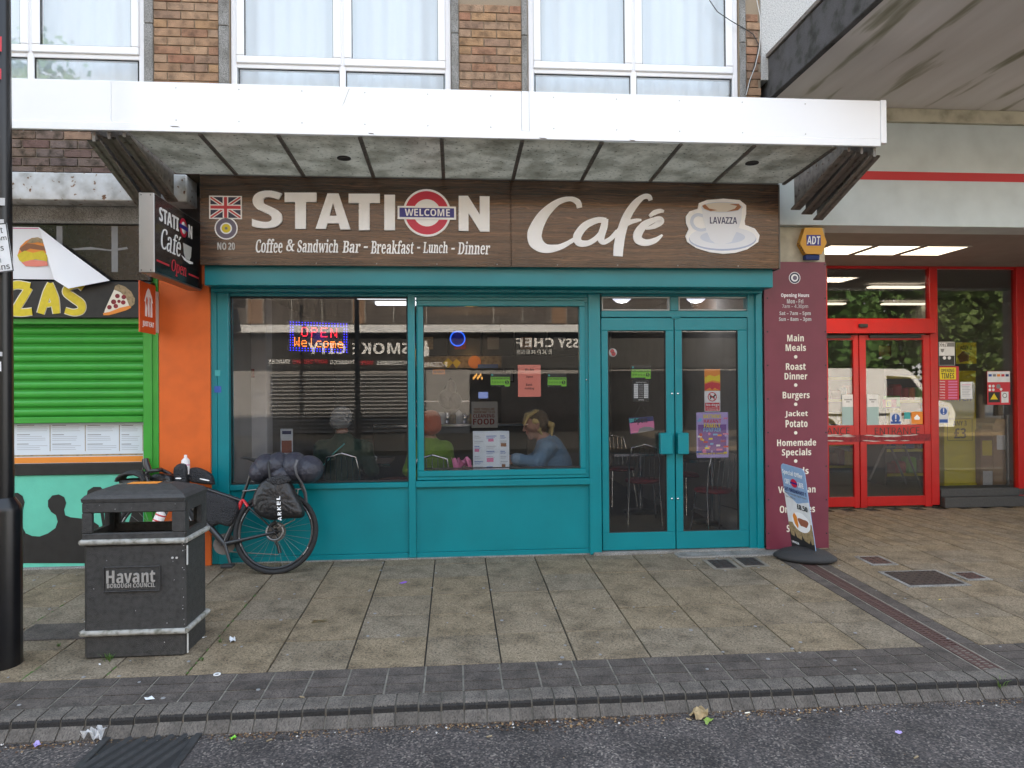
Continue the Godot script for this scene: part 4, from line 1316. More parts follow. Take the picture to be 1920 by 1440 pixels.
func build_notices():
	var z = ZP
	hygiene("green food hygiene rating sticker left of the salmon paper", 919, 699, 957, 725)
	hygiene("green food hygiene rating sticker right of the salmon paper", 1026, 700, 1063, 725)
	hygiene("green food hygiene rating sticker on the cafe door glass", 1183, 685, 1221, 711)
	var o = notice("paper_notice", "salmon pink bank holiday notice taped inside cafe window", "notice", 971, 684, 1014, 744, "print_salmon")
	for w in [["We Are", 984, 690.5, 1001, 695], ["Open", 986.5, 704.5, 999, 709.5], ["Bank", 986.5, 719, 998, 723.5], ["Holiday", 984, 726, 1002, 731.5]]:
		pletters(o, w[0], w[1], w[2], w[3], w[4], z + 0.0004, "print_black", 0.0006)
	# poppy sticker
	var c = P(1149, 661, z)
	o = thing("poppy_sticker", "small round white sticker with red poppy on the door", "sticker", c)
	part(o, "disc", disc(1149, 661, 8, z - 0.001, z, 24), "paper")
	part(o, "flower", disc(1148, 658.5, 4.2, z + 0.0003, z + 0.001, 16), "print_red")
	part(o, "flower", disc(1150.5, 663.5, 4.2, z + 0.0011, z + 0.0016, 16), "print_red")
	part(o, "flower_heart", disc(1149.4, 661, 1.5, z + 0.0017, z + 0.002, 10), "print_black")
	# opening hours
	o = notice("opening_hours", "black opening hours plaque with white time boxes on door glass", "notice", 1186, 713, 1217, 753, "print_black")
	pletters(o, "Opening Hours", 1192, 715.5, 1212, 718.5, z + 0.0004, "print_pale", 0.0005)
	for i in 7:
		for e in [[1188.5, 1196.5], [1207.5, 1215.5]]:
			part(o, "time_box", pbox(e[0], 720 + i * 3.9, e[1], 723 + i * 3.9, z + 0.0002, z + 0.001), "paper")
		pletters(o, ["Monday", "Tuesday", "Wednesday", "Thursday", "Friday", "Saturday", "Sunday"][i], 1198, 720.4 + i * 3.9, 1206, 723 + i * 3.9, z + 0.0004, "print_pale", 0.0005)
	pletters(o, "OPEN", 1197, 748, 1207, 751.3, z + 0.0004, "print_pale", 0.0005)
	# hanging open plaque
	o = thing("open_plaque", "tilted plaque reading open hanging by string on door glass", "notice", P(1203, 814, z))
	part(o, "plate", ppoly([[1178.5, 783.5], [1225, 780.5], [1227.5, 806.5], [1182, 814.5]], z - 0.003, z), "print_navy")
	part(o, "picture", ppoly([[1180.5, 794], [1226.5, 789], [1227, 805.5], [1182.8, 813]], z + 0.0003, z + 0.0008), "print_pink")
	part(o, "picture", ppoly([[1196, 812], [1199, 803.5], [1208, 800], [1220, 800.5], [1227, 803], [1227.2, 806], [1205, 810.6]], z + 0.0009, z + 0.0013), "print_grey")
	part(o, "picture", ppoly([[1180, 785.5], [1199, 783.5], [1189, 790], [1180.5, 793]], z + 0.0009, z + 0.0013), "print_teal")
	pletters(o, "open", 1188.5, 784.5, 1213.5, 796.5, z + 0.0014, "print_black", 0.0006)
	var s = Shape.new()
	s.tube([P(1188, 783, z), P(1202, 757, z), P(1217, 781.5, z)], 0.0015, 5)
	part(o, "string", s, "print_grey")
	# posters on the right leaf
	o = notice("sunset_poster", "small orange fiery printed poster above the no dogs sign", "poster", 1321, 692, 1350.5, 732.5, "print_orange")
	part(o, "flame", ppoly([[1321.5, 708], [1330, 703], [1340, 706], [1350, 702], [1350, 716], [1336, 713], [1321.5, 718]], z + 0.0003, z + 0.0008), "print_yellow")
	part(o, "flame", ppoly([[1321.5, 720], [1335, 716], [1350, 719], [1350, 732], [1340, 727], [1335.5, 731], [1331, 727], [1321.5, 732]], z + 0.0009, z + 0.0013), "print_red")
	o = notice("no_dogs_sign", "white and red no dogs sign on the cafe door", "sign", 1321, 733, 1350.5, 771.5, "paper")
	part(o, "prohibition_ring", annulus(1335.5, 744, 9, 7.3, z + 0.0003, z + 0.0008, 32), "print_red")
	part(o, "dog_silhouette", ppoly([[1330, 741], [1332, 742.5], [1338, 742.5], [1339.5, 739.5], [1341.5, 739.5], [1342.5, 741.5], [1340, 743], [1339.5, 748.5], [1338, 748.5], [1337.6, 745.8], [1333.4, 745.8], [1333, 748.5], [1331.4, 748.5], [1331.2, 744]], z + 0.0003, z + 0.0008), "print_black")
	part(o, "slash", ppoly([[1329, 739], [1330.2, 737.8], [1342, 749.2], [1340.8, 750.4]], z + 0.0009, z + 0.0012), "print_red")
	part(o, "red_panel", pbox(1322.2, 755, 1349.3, 770.3, z + 0.0003, z + 0.0008), "print_red")
	pletters(o, "No dogs", 1324, 756.5, 1348, 762.8, z + 0.001, "paper", 0.0005)
	pletters(o, "Except guide dogs", 1325, 764, 1347, 766, z + 0.001, "paper", 0.0005)
	pletters(o, "and assistance dogs", 1325, 767.3, 1347, 769.3, z + 0.001, "paper", 0.0005)
	o = notice("funfair_poster", "busy violet family funfair poster low on the cafe door", "poster", 1306, 773, 1365.5, 858, "print_violet")
	part(o, "night_field", pbox(1309, 796, 1362, 852, z + 0.0003, z + 0.0006), "print_purple")
	rng.seed = 77
	for i in 42:
		var cx = rng.randf_range(1310, 1361)
		var cy = rng.randf_range(778, 855)
		if cy < 812 and cx > 1316 and cx < 1356:
			continue
		var ms = ["print_yellow", "print_red", "print_sky", "print_pink", "paper", "print_orange", "print_violet", "print_blue"]
		var k = rng.randi() % 3
		var zz = z + 0.0007 + i * 0.00002
		if k == 0:
			part(o, "picture", disc(cx, cy, rng.randf_range(1.6, 4.0), zz, zz + 0.0005, 10), ms[rng.randi() % 8])
		else:
			part(o, "picture", pbox(cx - rng.randf_range(2, 6), cy - 1.6, cx + rng.randf_range(2, 6), cy + 1.6, zz, zz + 0.0005), ms[rng.randi() % 8])
	for w in [["MATTHEWS", 1319, 777, 1352, 784, "print_yellow"], ["HAVANT", 1319.5, 786, 1352, 793, "print_red"], ["FAMILY", 1320, 794, 1351, 801.5, "print_yellow"], ["FUNFAIR", 1319, 802.5, 1352, 809.5, "print_sky"], ["MAY", 1351.5, 825, 1361, 829, "print_red"], ["CHILDREN MUST BE SUPERVISED", 1309, 849, 1362, 852, "print_yellow"]]:
		pletters(o, w[0], w[1], w[2], w[3], w[4], z + 0.0026, w[5], 0.0006)
	# LED open sign
	var zl = -0.22
	o = thing("led_sign", "lit LED sign reading OPEN Welcome inside blue dotted border", "sign", P(596, 662, zl))
	part(o, "panel", ppoly([[540, 600], [653, 604], [653, 663], [540, 657.5]], zl - 0.02, zl - 0.004), "print_black")
	var dot = func(parent, called, pts, m, r):
		var sh = Shape.new()
		for q in pts:
			var w = P(q[0], q[1], zl)
			sh.lathe([Vector2(r, 0.0), Vector2(r * 0.7, r * 0.7), Vector2(0.0, r)], 6, w, Basis(Vector3(1, 0, 0), PI / 2))
		part(parent, called, sh, m)
	var pts = []
	for i in 20:
		var u = i / 19.0
		for v in [0.0, 0.085, 0.915, 1.0]:
			pts.append([lerpf(544.5, 650, u), lerpf(603.8, 656.5, v) + u * 4.0])
	for j in range(2, 10):
		for u in [0.0, 0.045, 0.955, 1.0]:
			pts.append([lerpf(544.5, 650, u), lerpf(603.8, 656.5, j / 11.0) + u * 4.0])
	dot.call(o, "led_border", pts, "led_blue", 0.0040)
	var glyph = {"O": ["01110", "10001", "10001", "10001", "10001", "10001", "01110"], "P": ["11110", "10001", "10001", "11110", "10000", "10000", "10000"], "E": ["11111", "10000", "10000", "11110", "10000", "10000", "11111"], "N": ["10001", "11001", "11001", "10101", "10011", "10011", "10001"], "W": ["10001", "10001", "10001", "10101", "10101", "11011", "10001"], "e": ["00000", "00000", "01110", "10001", "11111", "10000", "01111"], "l": ["00100", "00100", "00100", "00100", "00100", "00100", "00100"], "c": ["00000", "00000", "01111", "10000", "10000", "10000", "01111"], "o": ["00000", "00000", "01110", "10001", "10001", "10001", "01110"], "m": ["00000", "00000", "11110", "10101", "10101", "10101", "10101"]}
	for line in [["OPEN", 566, 613.5, 18.2, 2.6, 2.6, "led_red"], ["Welcome", 552.5, 633, 13.6, 2.05, 2.55, "led_amber"]]:
		pts = []
		for i in line[0].length():
			var g = glyph[line[0][i]]
			for r in 7:
				for k in 5:
					if g[r][k] == "1":
						pts.append([line[1] + i * line[3] + k * line[4], line[2] + r * line[5] + (line[1] + i * line[3] - 550) * 0.04])
		dot.call(o, "led_letters", pts, line[6], 0.0038)
	var lo = OmniLight3D.new()
	lo.name = "led_light"
	lo.light_color = Color(0.45, 0.2, 1.0)
	lo.light_energy = 0.006
	lo.light_size = 0.1
	lo.omni_range = 8.0
	lo.shadow_enabled = true
	o.add_child(lo)
	lo.position = Vector3(0, 0.15, 0.03)

func build_projecting():
	# cafe sign hung out over the pavement
	var xf = -2.21
	var zn = 1.10
	var zfar = 0.12
	var y0 = P(300, 511, zn).y
	var y1 = P(300, 361, zn).y
	var th = 0.115
	var o = thing("projecting_sign", "black projecting cafe sign with silver edge hung above orange pier", "sign", Vector3(xf - th * 0.5, y0, (zn + zfar) * 0.5))
	part(o, "edge_frame", wbox(Vector3(xf - th, y0, zfar), Vector3(xf - 0.004, y1, zn), 0.004), "alloy")
	var face = Node3D.new()
	face.name = "sign_face"
	o.add_child(face)
	# the face looks along +x: local x runs from the far end to the near end reversed
	face.transform = o.transform.affine_inverse() * Transform3D(Basis(Vector3(0, 0, -1), Vector3(0, 1, 0), Vector3(1, 0, 0)), Vector3(xf, y0, zn))
	var L = zn - zfar
	var H = y1 - y0
	var s = Shape.new()
	s.box(Vector3(0.01, 0.012, -0.003), Vector3(L - 0.004, H - 0.012, 0.0))
	part(face, "panel", s, "black_gloss", true)
	var put_words = func(text, u0, v0, u1, v1, m, key = "bold", sh = 0.0):
		return letters(face, text, Rect2(u0 * L, v0 * H, (u1 - u0) * L, (v1 - v0) * H), 0.001, m, 0.003, key, sh)
	put_words.call("STATI", 0.08, 0.68, 0.46, 0.86, "letter_white")
	put_words.call("N", 0.68, 0.68, 0.76, 0.86, "letter_white")
	put_words.call("Café", 0.10, 0.34, 0.52, 0.62, "letter_white", "serif", 0.22)
	put_words.call("Open", 0.30, 0.06, 0.64, 0.27, "print_red", "serif", 0.2)
	for e in [[0.03, 0.27], [0.68, 0.92]]:
		s = Shape.new()
		s.box(Vector3(e[0] * L, 0.15 * H, 0.001), Vector3(e[1] * L, 0.175 * H, 0.002))
		part(face, "red_line", s, "print_red", true)
	s = Shape.new()
	s.lathe([Vector2(0.0, 0.0), Vector2(0.078, 0.0), Vector2(0.078, 0.003), Vector2(0.048, 0.003)], 28, Vector3(0.57 * L, 0.77 * H, 0.0005), Basis(Vector3(1, 0, 0), PI / 2))
	part(face, "roundel", s, "roundel_red", true)
	s = Shape.new()
	s.lathe([Vector2(0.0, 0.0), Vector2(0.05, 0.0), Vector2(0.05, 0.004), Vector2(0.0, 0.004)], 28, Vector3(0.57 * L, 0.77 * H, 0.0005), Basis(Vector3(1, 0, 0), PI / 2))
	part(face, "roundel_heart", s, "letter_white", true)
	s = Shape.new()
	s.box(Vector3(0.475 * L, 0.745 * H, 0.005), Vector3(0.665 * L, 0.80 * H, 0.006))
	part(face, "roundel_bar", s, "roundel_blue", true)
	# printed cup
	s = Shape.new()
	s.prism(PackedVector2Array([Vector2(0.56 * L, 0.56 * H), Vector2(0.75 * L, 0.56 * H), Vector2(0.735 * L, 0.42 * H), Vector2(0.70 * L, 0.36 * H), Vector2(0.61 * L, 0.36 * H), Vector2(0.575 * L, 0.42 * H)]), 0.001, 0.002)
	part(face, "printed_cup", s, "letter_grey", true)
	s = Shape.new()
	s.prism(PackedVector2Array([Vector2(0.52 * L, 0.38 * H), Vector2(0.58 * L, 0.33 * H), Vector2(0.70 * L, 0.31 * H), Vector2(0.78 * L, 0.33 * H), Vector2(0.78 * L, 0.355 * H), Vector2(0.62 * L, 0.355 * H)]), 0.001, 0.002)
	part(face, "printed_saucer", s, "letter_white", true)
	for e in [[0.03, 0.03], [0.03, 0.97], [0.7, 0.03], [0.7, 0.97]]:
		s = Shape.new()
		s.ball(Vector3(xf - th + 0.015 + e[0] * 0.1, y0 + H * e[1], zn), Vector3(0.005, 0.005, 0.002), 6, 4)
		part(o, "screw", s, "gasket")
	part(o, "bracket", wbox(Vector3(xf - th + 0.02, y1 - 0.16, 0.0), Vector3(xf - 0.02, y1 - 0.12, zfar), 0.003), "steel_dark")
	part(o, "bracket", wbox(Vector3(xf - th + 0.02, y0 + 0.03, 0.0), Vector3(xf - 0.02, y0 + 0.07, zfar), 0.003), "steel_dark")
	# orange takeaway delivery sign below it
	xf = -2.59
	zn = 0.46
	zfar = 0.09
	y0 = P(290, 622, zn).y
	y1 = P(290, 526, zn).y
	o = thing("delivery_sign", "small orange red delivery sign with white house mark on pier", "sign", Vector3(xf, y0, zfar))
	part(o, "panel", wbox(Vector3(xf - 0.012, y0, zfar + 0.06), Vector3(xf, y1, zn), 0.002), "orange_sign")
	part(o, "wall_box", wbox(Vector3(xf - 0.03, y0 + 0.02, 0.051), Vector3(xf - 0.013, y1 - 0.04, zfar + 0.2), 0.003), "letter_grey")
	face = Node3D.new()
	face.name = "sign_face"
	o.add_child(face)
	face.transform = o.transform.affine_inverse() * Transform3D(Basis(Vector3(0, 0, -1), Vector3(0, 1, 0), Vector3(1, 0, 0)), Vector3(xf, y0, zn))
	L = zn - zfar - 0.06
	H = y1 - y0
	letters(face, "JUST EAT", Rect2(0.14 * L, 0.1 * H, 0.72 * L, 0.13 * H), 0.001, "letter_white", 0.002)
	s = Shape.new()
	var hp = []
	for q in [[0.25, 0.62], [0.32, 0.62], [0.30, 0.33], [0.42, 0.33], [0.43, 0.5], [0.36, 0.58], [0.36, 0.68], [0.42, 0.74], [0.48, 0.66], [0.46, 0.55], [0.5, 0.33], [0.58, 0.33], [0.58, 0.74], [0.66, 0.70], [0.64, 0.33], [0.76, 0.33], [0.74, 0.62], [0.80, 0.62], [0.73, 0.74], [0.66, 0.80], [0.6, 0.87], [0.5, 0.90], [0.4, 0.82]]:
		hp.append(Vector2(q[0] * L, q[1] * H))
	s.prism(PackedVector2Array(hp), 0.001, 0.003)
	part(face, "house_mark", s, "letter_white", true)

func build_takeaway():
	mk("orange_sign", lin(0.62, 0.085, 0.015), 0.4)
	var xl = -6.5
	var o = thing("orange_pier", "orange painted rendered pier between takeaway and cafe", "wall", Vector3(P(345, 1040, 0.05).x, 0, 0.0))
	part(o, "wall", wbox(Vector3(P(298, 800, 0.05).x, 0.0, -0.4), Vector3(P(395, 800, 0.05).x - 0.002, P(340, 507, 0.05).y + 0.1, 0.05), 0.004), "orange_paint")
	# painted concrete lintel and recessed beam
	var lt = thing("concrete_lintel", "white painted concrete lintel with rust stains under sooty bricks", "lintel", Vector3(-3.6, P(150, 376, 0.3).y, 0.1))
	part(lt, "front_edge", wbox(Vector3(xl, P(150, 376, 0.30).y, 0.05), Vector3(P(300, 350, 0.3).x + 0.22, P(700, 333, 0.30).y, 0.305), 0.008), "rusty_white")
	part(lt, "beam", wbox(Vector3(xl, P(150, 419, 0.13).y, -0.2), Vector3(P(284, 400, 0.13).x, P(150, 376, 0.30).y - 0.002, 0.13), 0.004), "concrete")
	# takeaway front
	var z = 0.10
	var t = thing("takeaway_shopfront", "closed takeaway with green roller shutter and mint stall riser", "shopfront", Vector3(-3.6, 0, 0))
	part(t, "sign_board", wbox(Vector3(xl, P(150, 526, z).y, -0.1), Vector3(P(283, 470, z).x, P(150, 421, z).y, z), 0.006), "black_gloss")
	part(t, "board_edge", wbox(Vector3(P(278, 470, z).x, P(150, 526, z).y, z + 0.001), Vector3(P(283, 470, z).x, P(150, 421, z).y, z + 0.012), 0.003), "print_black")
	for q in [[106, 424, 117, 470], [209, 424, 221, 510]]:
		part(t, "tape_mark", pbox(q[0], q[1], q[2], q[3], z + 0.0005, z + 0.0012), "print_grey")
	part(t, "tape_mark", ppoly([[135, 466], [170, 463], [205, 468], [238, 463], [240, 467], [212, 471], [180, 468], [140, 469]], z + 0.0014, z + 0.002), "print_grey")
	var z2 = 0.14
	var lb = part(t, "letter_board", wbox(Vector3(xl, P(150, 596, z2).y, -0.1), Vector3(P(283, 560, z2).x, P(150, 527.5, z2).y, z2), 0.004), "black_paint")
	# painted letters Z A S
	var bz = z2 + 0.001
	var edge = [[[[22, 536, 15], [35, 534, 15], [56, 538, 15]], [[55, 539, 14], [42, 560, 16], [28, 582, 15]], [[24, 585, 14], [42, 586, 14], [60, 584, 13]]],
		[[[96, 532, 14], [88, 550, 16], [76, 588, 14]], [[92, 532, 14], [102, 560, 17], [106, 588, 13]], [[86, 572, 8], [100, 570, 8]]],
		[[[156, 540, 13], [146, 534, 12], [130, 538, 14], [124, 548, 14], [138, 559, 16], [152, 570, 16], [152, 582, 14], [138, 586, 12], [122, 582, 11]]]]
	for l in edge.size():
		for pass_ in 2:
			var s = Shape.new()
			for i in edge[l].size():
				var pts = []
				for q in edge[l][i]:
					pts.append([q[0], q[1], q[2] + (2.4 if pass_ == 0 else -0.6)])
				var zz = bz + pass_ * 0.004 + i * 0.0009
				brush(s, pts, zz, zz + 0.0008, 6)
			part(lb, "painted_letter", s, "letter_cream" if pass_ == 0 else "yellow_paint")
	# painted pizza slice
	part(lb, "pizza_crust", ppoly([[216, 536], [222, 533], [234, 537], [246, 547], [253, 560], [252, 570], [244, 577], [238, 566], [230, 553], [222, 546], [213, 545]], bz, bz + 0.001), "print_tan")
	part(lb, "pizza_cheese", ppoly([[214, 543], [226, 548], [237, 560], [243, 575], [225, 580], [205, 589], [194, 590], [197, 580], [205, 562]], bz + 0.0012, bz + 0.002), "letter_cream")
	part(lb, "pizza_base", ppoly([[193, 587], [205, 585], [225, 577], [243, 573], [246, 577], [236, 582], [216, 588], [204, 591], [194, 591]], bz + 0.0022, bz + 0.003), "print_orange")
	for q in [[220, 555, 4], [232, 557, 4], [213, 566, 4.5], [223, 565, 3], [231, 567, 4], [205, 576, 4], [217, 574, 4]]:
		part(lb, "pepperoni", disc(q[0], q[1], q[2], bz + 0.0022, bz + 0.0036, 14), "worn_red")
	# peeling banner with a burger print
	var zb = 0.175
	var bn = thing("peeling_banner", "white burger banner peeling off, its corner folded down over letters", "banner", P(110, 540, zb))
	part(bn, "banner_sheet", ppoly([[-60, 424], [73, 426], [102, 524], [-60, 522]], z + 0.003, z + 0.006), "banner")
	part(bn, "top_line", ppoly([[-60, 426.2], [72, 427.6], [72.6, 429.3], [-60, 428]], z + 0.0065, z + 0.0075), "print_pink")
	for q in [[[[33, 478], [38, 462], [48, 452], [60, 446], [72, 445], [84, 452], [88, 470], [84, 480], [60, 484], [40, 482]], "print_orange"], [[[36, 466], [50, 456], [66, 458], [84, 462], [88, 470], [70, 468], [56, 466], [42, 474]], "print_brown"], [[[32, 478], [46, 470], [62, 474], [80, 470], [90, 480], [88, 490], [66, 486], [44, 494], [36, 488]], "yellow_paint"], [[[40, 492], [60, 487], [88, 490], [90, 498], [70, 500], [48, 499]], "print_salmon"], [[[50, 455], [58, 447], [70, 444.6], [82, 449], [86, 457], [70, 454], [60, 456]], "print_tan"]]:
		var i: int = bn.get_child_count()
		part(bn, "burger_print", ppoly(q[0], z + 0.0068 + i * 0.001, z + 0.0074 + i * 0.001), q[1])
	var fs = Shape.new()
	var f0 = P(73, 426, z + 0.012)
	var f1 = P(206, 526, 0.19)
	var f2 = P(128, 541, 0.22)
	var f3 = P(101, 524, 0.16)
	var m1 = f0.lerp(f1, 0.5) + Vector3(0.0, 0, 0.03)
	var m2 = P(108, 490, 0.18)
	fs.tri(f0, m2, m1, 1)
	fs.tri(m1, m2, f1, 1)
	fs.tri(m2, f2, f1, 1)
	fs.tri(f0, f3, m2, 1)
	fs.tri(m2, f3, f2, 1)
	part(bn, "folded_corner", fs, "banner")
	# roller shutter
	var zs = 0.04
	var xs0 = P(-200, 700, zs).x
	var xs1 = P(268, 700, zs).x
	part(t, "shutter_head", wbox(Vector3(xs0, P(150, 609, zs).y, -0.1), Vector3(P(283, 600, 0.10).x, P(150, 596, 0.10).y - 0.002, 0.10), 0.006), "green_paint")
	var ytop = P(150, 609, zs).y
	var ybot = P(150, 781, zs).y
	var sh = Node3D.new()
	sh.name = "roller_shutter"
	t.add_child(sh)
	sh.transform = t.transform.affine_inverse()
	var pitch = 0.0795
	var prof = PackedVector2Array()
	for i in 9:
		var a = PI * i / 8.0
		prof.append(Vector2(0.004 + 0.016 * sin(a), -0.029 * cos(a) + 0.036))
	prof.append(Vector2(0.002, 0.068))
	prof.append(Vector2(0.006, 0.0715))
	prof.append(Vector2(0.006, 0.0755))
	prof.append(Vector2(0.0, 0.0785))
	prof.append(Vector2(-0.008, 0.0785))
	prof.append(Vector2(-0.008, 0.0))
	prof.append(Vector2(0.0, 0.0))
	var ss = Shape.new()
	ss.xf = Transform3D(Basis(Vector3(0, 0, 1), Vector3(0, 1, 0), Vector3(-1, 0, 0)), Vector3.ZERO)
	ss.prism(prof, -xs1, -xs0)
	var sm = ss.mesh()
	var y = ybot
	while y < ytop:
		put(sh, "slat", sm, "green_paint", Transform3D(Basis(), Vector3(0, y, zs - 0.02)))
		y += pitch
	part(t, "bottom_bar", wbox(Vector3(xs0, P(150, 793, zs).y, zs - 0.035), Vector3(xs1, ybot - 0.002, zs), 0.005), "green_paint")
	part(t, "shutter_guide", pbox(268.5, 610, 285, 1050, -0.02, 0.07, 0.004), "green_paint")
	part(t, "shutter_guide", pbox(285.5, 520, 297, 1050, -0.02, 0.055, 0.004), "green_paint")
	# menu panel below the shutter
	var zm = -0.03
	part(t, "menu_panel", wbox(Vector3(xs0, P(150, 868, zm).y, zm - 0.01), Vector3(xs1, P(150, 790, zm).y, zm), 0.0), "menu_paper")
	part(t, "orange_strip", pbox(-60, 857, 268, 868, zm + 0.0005, zm + 0.0015), "print_orange")
	part(t, "orange_strip", pbox(-60, 852.5, 268, 855.5, zm + 0.0005, zm + 0.0015), "print_tan")
	rng.seed = 9
	for c in [[-30, 24], [31, 92], [97, 158], [163, 222], [227, 266]]:
		part(t, "column_line", pbox(c[1] + 1.2, 797, c[1] + 2.4, 846, zm + 0.0005, zm + 0.0015), "print_tan")
		for i in 15:
			var yy = 797 + i * 3.5
			if i % 5 == 4:
				continue
			var hd = i % 5 == 0
			part(t, "menu_line", pbox(c[0] + 1, yy, lerpf(c[0], c[1], rng.randf_range(0.35, 0.6) if hd else rng.randf_range(0.7, 0.96)), yy + (1.3 if hd else 0.8), zm + 0.0005, zm + 0.001), "print_grey" if hd else "print_pale2")
	part(t, "black_sill", wbox(Vector3(xs0, P(150, 890, 0.0).y, -0.1), Vector3(xs1, P(150, 869.5, 0.0).y, 0.0), 0.004), "black_paint")
	var nw = Shape.new()
	nw.box(Vector3(-14.5, -0.05, -0.3), Vector3(xs0 - 0.02, 3.45, 0.05), 0.01)
	single("neighbour_wall", "plain brick wall of the next unit beyond the green shutter", "wall", nw, "brick4")
	# stall riser boards with dripping paint
	part(t, "stall_riser", wbox(Vector3(xs0, 0.003, -0.05), Vector3(xs1, P(150, 890, 0.0).y - 0.002, -0.02), 0.002), "mint_paint")
	var dz = -0.019
	part(t, "paint_drip", ppoly([[-80, 1056], [-80, 930], [20, 925], [33, 924], [42, 930], [46, 942], [43, 955], [38, 963], [40, 985], [48, 1000], [60, 1005], [74, 1006], [90, 1000], [104, 990], [108, 978], [105, 966], [96, 960], [90, 950], [90, 938], [98, 929], [110, 927], [120, 932], [124, 943], [120, 956], [122, 966], [132, 970], [150, 972], [170, 975], [185, 985], [187, 1000], [192, 985], [188, 960], [170, 950], [162, 935], [164, 920], [175, 913], [188, 913], [198, 922], [199, 936], [193, 950], [196, 975], [215, 990], [240, 985], [250, 950], [268, 945], [268, 1056]], dz, dz + 0.002), "black_paint")
	part(t, "sill_strip", wbox(Vector3(xs0, -0.01, -0.06), Vector3(xs1 + 0.1, 0.012, 0.03), 0.004), "concrete")

